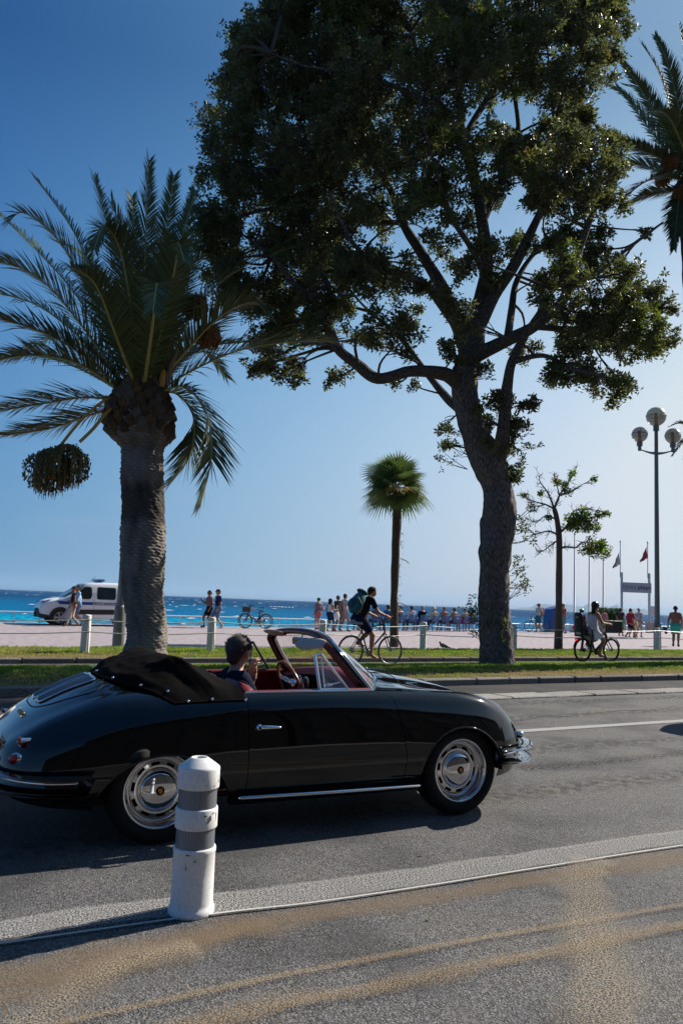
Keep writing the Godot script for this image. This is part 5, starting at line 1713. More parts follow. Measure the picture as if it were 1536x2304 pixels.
const CHAIR_AT := [[21.6, 34.15], [22.5, 34.3], [23.35, 34.45], [24.2, 34.6], [25.05, 34.75], [25.9, 34.95], [26.8, 35.1], [27.7, 35.3], [28.6, 35.5], [29.45, 35.7], [30.2, 35.85], [31.1, 36.05]]


func make_chairs() -> void:
	var blue := M(0.018, 0.075, 0.23, 0.4)
	var first: Node3D = null
	for i in CHAIR_AT.size():
		var lab: String = ["blue metal chair under the white haired sitter in white", "blue metal chair of the sitter left of the fan palm", "blue metal chair half hidden by the fan palm trunk", "blue metal chair of the bare shouldered person beside the palm", "blue metal chair of the dark haired sitter in white shirt", "blue metal chair of the grey haired sitter in dark jacket", "blue metal chair of the sitter in cream with white hat", "blue metal chair of the fair haired bare backed sitter", "blue metal chair of the bare backed person leaning forward", "blue metal chair of the sitter in pink", "blue metal chair of the sitter in yellow by the oak trunk", "empty blue metal chair at the right end behind the oak"][i]
		var at := on(CHAIR_AT[i][0], CHAIR_AT[i][1], 0.05)
		var turn := deg_to_rad([4.0, -6.0, 2.0, 8.0, -3.0, 0.0, 5.0, -8.0, 3.0, 6.0, -4.0, 2.0][i])
		if first:
			again(first, lab, at, turn)
			continue
		# the sitter looks towards -z
		first = thing("blue_chair", lab, "chair", at, turn, "blue chairs in a row facing the sea")
		for sx in [-1.0, 1.0]:
			var st := ST()
			tube(st, bezier([Vector3(0.24 * sx, 0.0, -0.24), Vector3(0.235 * sx, 0.42, -0.21)], 2), 0.016, 6)
			tube(st, [Vector3(0.235 * sx, 0.64, -0.2), Vector3(0.235 * sx, 0.62, 0.22)], 0.018, 6)
			tube(st, [Vector3(0.235 * sx, 0.42, -0.2), Vector3(0.235 * sx, 0.64, -0.2)], 0.014, 6)
			put(st, "arm", blue, first)
			st = ST()
			tube(st, bezier([Vector3(0.24 * sx, 0.0, 0.27), Vector3(0.235 * sx, 0.42, 0.2), Vector3(0.235 * sx, 0.86, 0.3)], 3), 0.016, 6)
			put(st, "leg", blue, first)
		for k in 6:
			var st := ST(false)
			box(st, Vector3(0, 0.43, -0.2 + k * 0.075), Vector3(0.46, 0.012, 0.055))
			put(st, "seat_slat", blue, first)
		for k in 6:
			var st := ST(false)
			box(st, Vector3(0, 0.53 + k * 0.062, 0.225 + k * 0.0145), Vector3(0.46, 0.048, 0.012), Basis(Vector3.RIGHT, 0.22))
			put(st, "back_slat", blue, first)


func make_facades() -> void:
	# the buildings across the street, behind the viewer: seen only as reflections
	var wallm := mottled(noise_tex(256, 0.03, FastNoiseLite.TYPE_SIMPLEX, 4, [0.1, 0.9], [grey(0.8), grey(1.0)], 121), 0.3, lin(0.10, 0.09, 0.08), 0.9)
	for q in [[-34.0, 22.0, 15.0, "cream seafront apartment house behind the viewer, left of the next", 0], [-11.6, 24.0, 18.5, "broad cream seafront apartment house straight behind the viewer", 1], [12.8, 22.0, 16.0, "cream seafront apartment house behind the viewer, farther along the road", 2], [35.2, 26.0, 17.0, "farthest cream seafront apartment house along the road behind", 3]]:
		var t := thing("apartment_house", q[3], "building", Vector3(q[0], 0, 23.0))
		var st := ST(false)
		box(st, Vector3(q[1] / 2, q[2] / 2, 5.0), Vector3(q[1], q[2], 9.0))
		put(st, "wall", wallm, t)
		st = ST(false)
		box(st, Vector3(q[1] / 2, q[2] + 0.2, 4.9), Vector3(q[1] + 0.6, 0.5, 9.8))
		put(st, "cornice", M(0.4, 0.36, 0.3, 0.8), t)
		var wm: Mesh
		st = ST(false)
		box(st, Vector3.ZERO, Vector3(1.1, 2.0, 0.06))
		st.generate_normals()
		wm = st.commit()
		for fl in int((q[2] - 1.0) / 3.4):
			for k in int(q[1] / 3.2):
				var o := put_mesh(wm, "window", M(0.06, 0.056, 0.055, 0.5), t)
				o.position = Vector3(1.6 + k * 3.2, 2.0 + fl * 3.4, 0.48)
	struct(sheet(-70, 140, -23.4, -9.0, 0.1, 2, 1), "pavement", M(0.28, 0.26, 0.24, 0.9))


# ---------------------------------------------------------------- the black convertible
# car axes: x forward from the rear axle, y up, z to the right-hand side (towards the viewer)
# rows: x, half width, top at the centre, z and y of the crest, then shoulder, widest and bottom heights
const CAR_ROWS := [
	[-0.905, 0.06, 0.455, 0.05, 0.452, 0.44, 0.43, 0.415],
	[-0.895, 0.26, 0.490, 0.20, 0.478, 0.45, 0.43, 0.385],
	[-0.875, 0.44, 0.535, 0.35, 0.505, 0.465, 0.43, 0.345],
	[-0.82, 0.585, 0.605, 0.475, 0.56, 0.50, 0.435, 0.30],
	[-0.74, 0.675, 0.68, 0.555, 0.62, 0.54, 0.445, 0.27],
	[-0.61, 0.745, 0.765, 0.615, 0.69, 0.59, 0.46, 0.245],
	[-0.44, 0.79, 0.845, 0.65, 0.755, 0.64, 0.475, 0.23],
	[-0.26, 0.815, 0.905, 0.67, 0.805, 0.685, 0.49, 0.215],
	[-0.08, 0.83, 0.935, 0.69, 0.83, 0.71, 0.50, 0.205],
	[0.16, 0.838, 0.94, 0.705, 0.845, 0.728, 0.505, 0.20],
	[0.50, 0.84, 0.94, 0.725, 0.853, 0.735, 0.505, 0.20],
	[0.90, 0.838, 0.94, 0.73, 0.855, 0.735, 0.505, 0.20],
	[1.30, 0.832, 0.94, 0.72, 0.853, 0.735, 0.505, 0.20],
	[1.60, 0.825, 0.94, 0.705, 0.845, 0.73, 0.505, 0.20],
	[1.85, 0.818, 0.905, 0.685, 0.838, 0.72, 0.50, 0.20],
	[2.08, 0.81, 0.865, 0.665, 0.828, 0.71, 0.50, 0.205],
	[2.28, 0.795, 0.815, 0.645, 0.800, 0.69, 0.495, 0.22],
	[2.45, 0.765, 0.755, 0.615, 0.752, 0.655, 0.485, 0.235],
	[2.60, 0.705, 0.68, 0.56, 0.675, 0.60, 0.465, 0.25],
	[2.71, 0.61, 0.605, 0.475, 0.59, 0.54, 0.455, 0.28],
	[2.775, 0.47, 0.545, 0.36, 0.525, 0.495, 0.445, 0.325],
	[2.81, 0.27, 0.495, 0.20, 0.48, 0.465, 0.44, 0.375],
	[2.82, 0.06, 0.46, 0.05, 0.455, 0.45, 0.44, 0.415],
]
const BELT := 3.0 / 7.0
const CAR_AT := Vector3(1.633, 0.0, -5.325)
const CAR_TURN := -3.94


func car_params(x: float) -> Array:
	var n := CAR_ROWS.size()
	var i := 0
	while i < n - 2 and CAR_ROWS[i + 1][0] < x:
		i += 1
	var a: Array = CAR_ROWS[i]
	var b: Array = CAR_ROWS[i + 1]
	var z: Array = CAR_ROWS[maxi(i - 1, 0)]
	var c: Array = CAR_ROWS[mini(i + 2, n - 1)]
	var h: float = b[0] - a[0]
	var t := clampf((x - a[0]) / h, 0.0, 1.0)
	var t2 := t * t
	var t3 := t2 * t
	var out := []
	for k in 8:
		var d: float = (b[k] - a[k]) / h
		var m0: float = d
		var m1: float = d
		if i > 0:
			var dp: float = (a[k] - z[k]) / (a[0] - z[0])
			m0 = 0.0 if dp * d <= 0.0 else 2.0 * dp * d / (dp + d)
		if i < n - 2:
			var dn: float = (c[k] - b[k]) / (c[0] - b[0])
			m1 = 0.0 if dn * d <= 0.0 else 2.0 * dn * d / (dn + d)
		out.append((2 * t3 - 3 * t2 + 1) * a[k] + (t3 - 2 * t2 + t) * h * m0 + (-2 * t3 + 3 * t2) * b[k] + (t3 - t2) * h * m1)
	out[0] = x
	return out


func car_row(x: float) -> Array:
	# eight control points (z, y) from the centre line down to the sill
	var p := car_params(x)
	var hw: float = p[1]
	var zc: float = p[3]
	var hood := smoothstep(1.3, 2.0, x) * smoothstep(2.7, 2.3, x)
	var dip := 0.030 * hood
	return [
		Vector2(0, p[2]), Vector2(zc * 0.42, lerpf(p[2], p[4], 0.12)), Vector2(zc * 0.74, lerpf(p[2], p[4], 0.52) - dip), Vector2(zc, p[4]),
		Vector2(lerpf(zc, hw, 0.68), p[5]), Vector2(hw, p[6]), Vector2(hw * 0.985, lerpf(p[6], p[7], 0.52)), Vector2(hw * 0.90, p[7])]


func car_at_row(row: Array, t: float) -> Vector2:
	var f := clampf(t, 0.0, 1.0) * 7.0
	var i := mini(int(f), 6)
	var a: Vector2 = row[i - 1] if i > 0 else Vector2(-row[1].x, row[1].y)
	var d: Vector2 = row[i + 2] if i < 6 else row[7] + (row[7] - row[6]) * 0.7
	return cr(a, row[i], row[i + 1], d, f - i)


func car_pt(x: float, t: float, side := 1.0) -> Vector3:
	var q := car_at_row(car_row(x), t)
	return Vector3(x, q.y, q.x * side)


const ARCHES := [[0.005, 0.20, 0.395, 0.325], [2.075, 0.30, 0.345, 0.305]]   # centre x, y, half width, height


func arch_y(x: float) -> float:
	for a in ARCHES:
		var u: float = (x - a[0]) / a[2]
		if absf(u) < 1.0:
			return a[1] + a[3] * sqrt(1.0 - u * u)
	return -1.0


func low_t(row: Array, x: float) -> float:
	var y := arch_y(x)
	if y < 0.0 or car_at_row(row, 1.0).y > y:
		return 1.0
	var lo := BELT
	var hi := 1.0
	for i in 22:
		var m := (lo + hi) / 2
		if car_at_row(row, m).y > y:
			lo = m
		else:
			hi = m
	return lo


func car_xs(x0: float, x1: float, step: float) -> Array:
	var xs := []
	var n := int((x1 - x0) / step) + 1
	for i in n + 1:
		xs.append(lerpf(x0, x1, float(i) / n))
	for a in ARCHES:
		for k in 33:
			var x: float = a[0] - a[2] * 0.9995 * cos(PI * k / 32.0)
			if x > x0 and x < x1:
				xs.append(x)
		for e in [-1.0, 1.0]:
			var x: float = a[0] + a[2] * 1.0005 * e
			if x > x0 and x < x1:
				xs.append(x)
	# finer where the tail and nose round off
	for k in 14:
		for e in [[-0.905, 1.0], [2.82, -1.0]]:
			var x: float = e[0] + e[1] * 0.16 * pow(k / 14.0, 2.0)
			if x > x0 and x < x1:
				xs.append(x)
	xs.sort()
	var out := [xs[0]]
	for x in xs:
		if x - out[-1] > 0.0006:
			out.append(x)
	return out


func car_skin(st: SurfaceTool, xs: Array, t0: float, t1: float, n: int, side: float, warp: Callable) -> void:
	st.set_smooth_group(0)
	var last := []
	for x in xs:
		var row := []
		var base := car_row(x)
		var end := minf(t1, low_t(base, x)) if t1 > 0.99 else t1
		for j in n + 1:
			var t := lerpf(t0, end, float(j) / n)
			var xx: float = warp.call(x, t)
			var q := car_at_row(base if xx == x else car_row(xx), t)
			row.append(Vector3(xx, q.y, q.x * side))
		if last.size():
			for j in n:
				if side > 0:
					quad(st, last[j], row[j], row[j + 1], last[j + 1])
				else:
					quad(st, last[j], last[j + 1], row[j + 1], row[j])
		last = row


func front_edge(t: float) -> float:
	if t < BELT:
		return 1.60 - 0.20 * pow(t / BELT, 2.2)
	return 1.40 + 0.125 * smoothstep(BELT, 0.50, t) + 0.075 * smoothstep(0.48, 0.78, t)


func groove(st: SurfaceTool, pts: Array, r := 0.0035) -> void:
	tube(st, pts, r, 5, false)


func make_car() -> void:
	var car := thing("vintage_convertible", "black vintage convertible with red interior and folded soft top driving along the road", "car", CAR_AT, deg_to_rad(CAR_TURN))
	var paint := StandardMaterial3D.new()
	paint.albedo_color = lin(0.0022, 0.0024, 0.003)
	paint.roughness = 0.06
	paint.metallic_specular = 0.2
	paint.clearcoat_enabled = true
	paint.clearcoat = 1.0
	paint.clearcoat_roughness = 0.02
	var chrome := M(0.72, 0.72, 0.74, 0.06, 1.0)
	var black := M(0.006, 0.006, 0.006, 0.7, 0.0, 0.3)
	var rubber := M(0.010, 0.010, 0.011, 0.75, 0.0, 0.3)
	var red := M(0.15, 0.012, 0.016, 0.42, 0.0, 0.4)
	var cloth := mottled(noise_tex(256, 0.2, FastNoiseLite.TYPE_SIMPLEX, 2, [0.2, 0.8], [grey(0.8), grey(1.0)], 101), 14.0, lin(0.0055, 0.0048, 0.005), 0.95, null, 1.0, false)
	cloth.metallic_specular = 0.15
	# body shell
	var st := ST()
	for s in [-1.0, 1.0]:
		# nose, from the scuttle and the door's front edge forward
		car_skin(st, car_xs(1.60, 2.82, 0.03), 0.0, BELT, 22, s, func(x, t): return lerpf(front_edge(t), 2.82, (x - 1.60) / 1.22) if x < 1.9 else lerpf(lerpf(front_edge(t), 2.82, 0.3 / 1.22), 2.82, (x - 1.9) / 0.92))
		car_skin(st, car_xs(1.60, 2.82, 0.03), BELT, 1.0, 30, s, func(x, t): return x - (1.60 - front_edge(t)) * clampf((1.72 - x) / 0.12, 0.0, 1.0))
		# tail, back from the seats and the door's rear edge
		car_skin(st, car_xs(-0.905, 0.40, 0.03), 0.0, BELT, 22, s, func(x, _t): return x)
		car_skin(st, car_xs(-0.905, 0.484, 0.03), BELT, 1.0, 30, s, func(x, _t): return x)
		# sill under the door
		car_skin(st, car_xs(0.484, 1.60, 0.05), 0.926, 1.0, 5, s, func(x, _t): return x)
	put(st, "body", paint, car)
	# doors: panels with returned edges and a real gap round them
	for s in [1.0, -1.0]:
		st = ST()
		var gx := []
		for i in 25:
			gx.append(i / 24.0)
		var rows := []
		for u in gx:
			var row := []
			for j in 25:
				var t := lerpf(BELT + 0.002, 0.921, j / 24.0)
				var x := lerpf(0.4885, front_edge(t) - 0.0045, u)
				row.append(car_pt(x, t, s))
			rows.append(row)
		for i in 24:
			for j in 24:
				if s > 0:
					quad(st, rows[i][j], rows[i + 1][j], rows[i + 1][j + 1], rows[i][j + 1])
				else:
					quad(st, rows[i][j], rows[i][j + 1], rows[i + 1][j + 1], rows[i + 1][j])
		st.set_smooth_group(3)
		var inn := Vector3(0, 0, -0.03 * s)
		for j in 24:
			quad(st, rows[0][j], rows[0][j + 1], rows[0][j + 1] + inn, rows[0][j] + inn)
			quad(st, rows[24][j], rows[24][j + 1], rows[24][j + 1] + inn, rows[24][j] + inn)
		for i in 24:
			quad(st, rows[i][24], rows[i + 1][24], rows[i + 1][24] + inn, rows[i][24] + inn)
		var door := put(st, "door", paint, car)
		# bright strip along the top, handle with its escutcheon, key
		st = ST()
		var line := []
		for i in 13:
			line.append(rows[i * 2][0] + Vector3(0, 0.004, -0.004 * s))
		tube(st, line, 0.0075, 6)
		put(st, "belt_trim", chrome, door)
		st = ST()
		var hz := 0.823
		tube(st, bezier([Vector3(0.545, 0.662, hz * s), Vector3(0.56, 0.664, (hz + 0.026) * s), Vector3(0.62, 0.664, (hz + 0.033) * s), Vector3(0.675, 0.661, (hz + 0.028) * s), Vector3(0.69, 0.66, (hz + 0.008) * s)], 4), [0.008, 0.010, 0.012, 0.013, 0.014, 0.0135, 0.013, 0.0125, 0.0115, 0.0105, 0.0095, 0.0085, 0.0075, 0.006, 0.005, 0.004, 0.003], 8, true)
		ball(st, Vector3(0.545, 0.662, (hz + 0.01) * s), Vector3(0.021, 0.021, 0.022), 8)
		put(st, "handle", chrome, door)
		st = ST()
		lathe(st, [Vector2(0.0, 0.005), Vector2(0.009, 0.004), Vector2(0.010, 0.0)], 12, Transform3D(Basis(Vector3.RIGHT, PI / 2 * s), Vector3(0.545, 0.662, (hz + 0.0305) * s)))
		put(st, "lock", black, door)
		# inner door card
		st = ST()
		grid(st, func(u, v): return Vector3(lerpf(0.53, 1.40, u), lerpf(0.84, 0.30, v), (0.70 + 0.05 * sin(PI * v)) * s), 6, 8)
		tube(st, [Vector3(0.54, 0.845, 0.695 * s), Vector3(0.9, 0.85, 0.70 * s), Vector3(1.38, 0.85, 0.685 * s)], 0.022, 6)
		put(st, "door_card", red, door)
		st = ST()
		tube(st, bezier([Vector3(0.98, 0.72, 0.70 * s), Vector3(0.99, 0.73, 0.66 * s), Vector3(1.03, 0.70, 0.65 * s), Vector3(1.06, 0.66, 0.655 * s)], 4), 0.008, 6)
		put(st, "window_crank", chrome, door)
	# sill trim
	for s in [1.0, -1.0]:
		st = ST()
		tube(st, [Vector3(0.44, 0.256, 0.822 * s), Vector3(0.46, 0.256, 0.829 * s), Vector3(1.05, 0.248, 0.828 * s), Vector3(1.70, 0.241, 0.815 * s), Vector3(1.715, 0.241, 0.808 * s)], [0.008, 0.0125, 0.0125, 0.012, 0.008], 8, true)
		put(st, "sill_trim", chrome, car)
	# wheel wells, floor, scuttle and bulkhead: dark linings
	st = ST(false)
	box(st, Vector3(0.90, 0.25, 0), Vector3(2.9, 0.04, 1.30))
	for a in [[0.0, 0.36], [2.08, 0.355]]:
		for s in [-1.0, 1.0]:
			lathe(st, [Vector2(a[1], -0.24), Vector2(a[1], 0.10)], 24, Transform3D(Basis(Vector3.RIGHT, PI / 2), Vector3(a[0], 0.30, 0.66 * s)), false, PI * 0.99, TAU * 1.004)
			box(st, Vector3(a[0], 0.44, 0.42 * s), Vector3(0.70, 0.42, 0.02))
			box(st, Vector3(0.50, 0.485, 0.775 * s), Vector3(0.12, 0.43, 0.04))
			box(st, Vector3(0.50, 0.735, 0.70 * s), Vector3(0.12, 0.17, 0.06))
	put(st, "underbody", black, car)
	# arch lips rolled inwards
	for s in [1.0, -1.0]:
		for a in ARCHES:
			st = ST()
			var lip := []
			for k in 25:
				var x: float = a[0] - a[2] * 0.998 * cos(PI * k / 24.0)
				var row := car_row(x)
				var q := car_at_row(row, low_t(row, x))
				lip.append(Vector3(x, q.y, q.x * s - 0.006 * s))
			tube(st, lip, 0.008, 6)
			put(st, "arch_lip", paint, car)
	car_grooves(car, black, chrome)
	car_wheels(car, chrome, rubber, black)
	car_glass(car, chrome, red, paint)
	car_tonneau(car, cloth, chrome)
	car_cabin(car, red, black, chrome)
	car_trim(car, paint, chrome, black)


func car_grooves(car: Node3D, black: Material, _chrome: Material) -> void:
	# the engine lid: a panel of its own, proud of the tail, with rounded corners
	var st := ST()
	var loop := []
	for k in 49:
		var a := TAU * k / 48.0
		var c := signf(cos(a)) * pow(absf(cos(a)), 0.55)
		var s := signf(sin(a)) * pow(absf(sin(a)), 0.6)
		var x := -0.475 + c * 0.205
		var wide := lerpf(0.30, 0.475, (c + 1.0) / 2)
		var z := s * wide
		loop.append(deck(x, z, 0.0))
	groove(st, loop, 0.0042)
	put(st, "lid_gap", black, car)
	# bonnet gap and the seam of the scuttle
	st = ST()
	for s in [-1.0, 1.0]:
		var line := []
		for k in 25:
			var u := k / 24.0
			line.append(deck(lerpf(1.74, 2.62, u), s * (0.50 - 0.20 * pow(u, 2.6)), 0.0))
		groove(st, line, 0.0035)
	var back := []
	for k in 21:
		var z := lerpf(-0.5, 0.5, k / 20.0)
		back.append(deck(1.74 + 0.05 * (1.0 - pow(z / 0.5, 2.0)), z, 0.0))
	groove(st, back, 0.0035)
	put(st, "bonnet_gap", black, car)


func deck(x: float, z: float, off: float) -> Vector3:
	# the point of the upper body above (x, z)
	var row := car_row(x)
	var lo := 0.0
	var hi := 0.6
	for i in 20:
		var m := (lo + hi) / 2
		if car_at_row(row, m).x < absf(z):
			lo = m
		else:
			hi = m
	var q := car_at_row(row, lo)
	return Vector3(x, q.y + off, z)


func car_wheels(car: Node3D, chrome: Material, rubber: Material, black: Material) -> void:
	var R := 0.302
	var hub := StandardMaterial3D.new()
	hub.albedo_color = lin(0.66, 0.66, 0.68)
	hub.metallic = 1.0
	hub.roughness = 0.03
	var steel := M(0.62, 0.62, 0.64, 0.10, 1.0)
	for w in [[0.0, 0.70, 1.0, 0.0], [2.1, 0.715, 1.0, 0.0], [0.0, 0.70, -1.0, 0.0], [2.1, 0.715, -1.0, 0.0]]:
		var wheel := Node3D.new()
		wheel.name = "wheel" if not car.has_node("wheel") else "wheel_%03d" % [[0.0, 2.1].find(w[0]) + (2 if w[2] < 0 else 0)]
		car.add_child(wheel, true)
		# the wheel's own axis points outwards along +y of its lathes
		wheel.transform = Transform3D(Basis(Vector3.RIGHT, PI / 2 * w[2]), Vector3(w[0], R, w[1] * w[2]))
		var st := ST()
		lathe(st, [Vector2(0.205, -0.15), Vector2(0.255, -0.165), Vector2(0.290, -0.15), Vector2(R - 0.003, -0.125), Vector2(R, -0.08), Vector2(R, -0.03), Vector2(R - 0.004, 0.0), Vector2(0.290, 0.018), Vector2(0.268, 0.030), Vector2(0.240, 0.030), Vector2(0.216, 0.016), Vector2(0.205, 0.0)], 56)
		put(st, "tyre", rubber, wheel)
		st = ST()
		for k in 4:
			lathe(st, [Vector2(R + 0.0005, -0.112 + k * 0.026), Vector2(R + 0.0005, -0.106 + k * 0.026)], 48)
		put(st, "tread_groove", black, wheel)
		st = ST()
		lathe(st, [Vector2(0.190, -0.07), Vector2(0.196, -0.02), Vector2(0.198, 0.006), Vector2(0.205, 0.017), Vector2(0.212, 0.019), Vector2(0.216, 0.015), Vector2(0.216, 0.0)], 56)
		lathe(st, [Vector2(0.166, -0.052), Vector2(0.172, -0.034), Vector2(0.179, -0.032), Vector2(0.184, -0.05), Vector2(0.190, -0.07)], 56)
		put(st, "rim", steel, wheel)
		st = ST()
		# the disc with its ring of slots left open
		var y := -0.040
		lathe(st, [Vector2(0.166, -0.052), Vector2(0.159, y)], 60)
		lathe(st, [Vector2(0.140, y + 0.004), Vector2(0.128, y + 0.006), Vector2(0.118, y)], 60)
		for k in 10:
			for j in 4:
				var a0 := TAU * (k + 0.50 + j * 0.12) / 10.0
				var a1 := TAU * (k + 0.50 + (j + 1) * 0.12) / 10.0
				quad(st, Vector3(cos(a0) * 0.159, y, sin(a0) * 0.159), Vector3(cos(a1) * 0.159, y, sin(a1) * 0.159), Vector3(cos(a1) * 0.140, y + 0.004, sin(a1) * 0.140), Vector3(cos(a0) * 0.140, y + 0.004, sin(a0) * 0.140))
		put(st, "wheel_disc", steel, wheel)
		st = ST()
		lathe(st, [Vector2(0.0, -0.085), Vector2(0.19, -0.085)], 30)
		put(st, "brake_drum", black, wheel)
		st = ST()
		var prof := [Vector2(0.122, -0.036), Vector2(0.123, -0.028), Vector2(0.117, -0.022), Vector2(0.1155, -0.023)]
		for k in 13:
			var a := k / 12.0
			prof.append(Vector2(0.1155 * cos(a * PI / 2), -0.023 + 0.036 * sin(a * PI / 2)))
		prof[-1].x = 0.0
		lathe(st, prof, 48)
		put(st, "hubcap", hub, wheel)
		# the little round badge: gold shield with red quarters on black
		st = ST()
		lathe(st, [Vector2(0.026, 0.008), Vector2(0.026, 0.0145), Vector2(0.023, 0.0165), Vector2(0.0, 0.0165)], 24, Transform3D.IDENTITY, true)
		put(st, "badge", black, wheel)
		st = ST(false)
		var sh := [Vector2(-0.012, -0.014), Vector2(0.012, -0.014), Vector2(0.014, 0.002), Vector2(0.008, 0.012), Vector2(0, 0.017), Vector2(-0.008, 0.012), Vector2(-0.014, 0.002)]
		var flip := 1.0 if w[2] > 0 else -1.0
		for k in range(1, sh.size() - 1):
			triangle(st, Vector3(sh[0].x, 0.0180, sh[0].y * flip), Vector3(sh[k].x, 0.0180, sh[k].y * flip), Vector3(sh[k + 1].x, 0.0180, sh[k + 1].y * flip))
		put(st, "shield", M(0.45, 0.22, 0.03, 0.3, 0.8), wheel)
		st = ST(false)
		for q in [[0.001, -0.012, 0.010, -0.001], [-0.010, 0.001, -0.001, 0.010]]:
			quad(st, Vector3(q[0], 0.0188, q[1] * flip), Vector3(q[2], 0.0188, q[1] * flip), Vector3(q[2], 0.0188, q[3] * flip), Vector3(q[0], 0.0188, q[3] * flip))
		put(st, "shield_quarter", M(0.25, 0.02, 0.01, 0.4), wheel)


func frame_curve(off := 0.0) -> Array:
	var half := [Vector3(1.375, 0.825, 0.675), Vector3(1.33, 0.885, 0.655), Vector3(1.25, 0.985, 0.615), Vector3(1.165, 1.095, 0.568), Vector3(1.132, 1.143, 0.525), Vector3(1.135, 1.174, 0.45), Vector3(1.165, 1.198, 0.28), Vector3(1.185, 1.207, 0.0)]
	var pts := []
	for p in half:
		pts.append(p + Vector3(off, 0, 0))
	for i in range(half.size() - 2, -1, -1):
		pts.append(half[i] * Vector3(1, 1, -1) + Vector3(off, 0, 0))
	return bezier(pts, 5)


func car_glass(car: Node3D, chrome: Material, red: Material, paint: Material) -> void:
	var root := Node3D.new()
	root.name = "windscreen"
	car.add_child(root)
	var outer := frame_curve(0.045)
	var inner := frame_curve(0.0)
	var st := ST()
	tube(st, outer, 0.015, 8)
	# chrome foot along the scuttle
	var foot := []
	for k in 21:
		var z := lerpf(0.675, -0.675, k / 20.0)
		foot.append(Vector3(1.42 + 0.235 * (1.0 - pow(z / 0.675, 2.0)), 0.845 + 0.085 * (1.0 - pow(z / 0.675, 2.0)), z))
	tube(st, foot, 0.014, 8)
	put(st, "chrome_frame", chrome, root)
	st = ST()
	var cover := []
	for p in inner:
		cover.append(p + Vector3(0.014, 0.0, 0))
	tube(st, cover, 0.023, 8, true, false, 1.0)
	put(st, "pillar", paint, root)
	st = ST()
	tube(st, inner.slice(6, inner.size() - 6), 0.019, 8)
	var lined := []
	for p in inner:
		lined.append(p * Vector3(1, 1, 0.965) + Vector3(-0.012, -0.006, 0))
	tube(st, lined.slice(3, lined.size() - 3), 0.018, 8)
	put(st, "frame_lining", M(0.055, 0.006, 0.010, 0.45), root)
	st = ST()
	# the pane, bulging forward
	var top := outer
	var n := top.size() - 1
	var rows := []
	for i in n + 1:
		var p: Vector3 = top[i]
		var z: float = p.z
		var ft := Vector3(1.42 + 0.235 * (1.0 - pow(z / 0.675, 2.0)), 0.845 + 0.085 * (1.0 - pow(z / 0.675, 2.0)), z)
		var row := []
		for j in 7:
			var v := j / 6.0
			row.append(p.lerp(ft, v) + Vector3(0.02 * sin(PI * v) * (1.0 - pow(z / 0.675, 2.0)), 0, 0))
		rows.append(row)
	for i in n:
		for j in 6:
			quad(st, rows[i][j], rows[i + 1][j], rows[i + 1][j + 1], rows[i][j + 1])
	put(st, "pane", glass(0.05), root)
	# seal on the inner side
	st = ST()
	var seal := []
	for p in frame_curve(0.026):
		seal.append(p * Vector3(1, 1, 0.955) + Vector3(0, -0.014, 0))
	tube(st, seal, 0.011, 6)
	put(st, "seal", M(0.01, 0.01, 0.01, 0.6), root)
	# quarter lights
	for s in [1.0, -1.0]:
		var q := Node3D.new()
		q.name = "quarter_light" if s > 0 else "quarter_light_001"
		car.add_child(q)
		var a := Vector3(1.0, 0.862, 0.705 * s)
		var b := Vector3(0.985, 1.075, 0.638 * s)
		var c := Vector3(1.035, 1.085, 0.632 * s)
		var d := Vector3(1.21, 0.862, 0.695 * s)
		st = ST()
		tube(st, bezier([a, a.lerp(b, 0.5), b], 3), 0.012, 7)
		tube(st, [b, c], 0.011, 7)
		tube(st, [c, c.lerp(d, 0.5), d], 0.010, 7)
		tube(st, [a, d], 0.010, 7)
		var a2 := a.lerp(d, 0.16) + Vector3(0, 0.012, 0)
		tube(st, [a2, a2.lerp(c, 0.88)], 0.005, 6)
		put(st, "frame", chrome if s > 0 else M(0.05, 0.05, 0.05, 0.3, 0.6), q)
		st = ST(false)
		triangle(st, a + Vector3(0.01, 0.01, 0), d, c)
		triangle(st, a + Vector3(0.01, 0.01, 0), c, b)
		put(st, "pane", glass(0.05), q)
		st = ST()
		ball(st, a.lerp(d, 0.35) + Vector3(0, 0.028, -0.02 * s), Vector3(0.03, 0.012, 0.012), 6)
		tube(st, [a.lerp(d, 0.35) + Vector3(0, 0.028, -0.02 * s), a.lerp(d, 0.8) + Vector3(0, 0.045, -0.022 * s)], 0.006, 6)
		put(st, "catch", chrome, q)
	# wipers
	st = ST()
	for z in [0.12, -0.42]:
		var p := Vector3(1.66 - 0.25 * z * z, 0.945 - 0.02 * absf(z), z)
		tube(st, [p, p + Vector3(-0.03, 0.02, 0.18), p + Vector3(-0.075, 0.03, 0.42)], 0.005, 5)
		ball(st, p, Vector3.ONE * 0.012, 5)
	put(st, "wiper", M(0.2, 0.2, 0.2, 0.3, 0.9), car)
	# sun visors, mirror, and the tax sticker on the glass
	for s in [1.0, -1.0]:
		st = ST()
		var b := Basis(Vector3.BACK, -0.45 if s < 0 else 0.9) * Basis(Vector3.UP, 0.06 * s)
		grid(st, func(u, v):
			var an: float = v * TAU
			var e := sin(PI * clampf(u, 0.02, 0.98)) ** 0.35
			return Vector3(1.10, 1.165, (0.27 if s < 0 else 0.36) * s) + b * Vector3(cos(an) * 0.05 * e - 0.035, sin(an) * 0.012 * e, (u - 0.5) * 0.44), 12, 12)
		put(st, "sun_visor", M(0.42, 0.36, 0.30, 0.7), car)
	st = ST()
	tube(st, [Vector3(1.19, 1.205, 0), Vector3(1.17, 1.15, 0.0)], 0.006, 6)
	box(st, Vector3(1.165, 1.135, 0.0), Vector3(0.022, 0.055, 0.20), Basis(Vector3.UP, 0.2), 0.01)
	put(st, "mirror", chrome, car)
	st = ST(false)
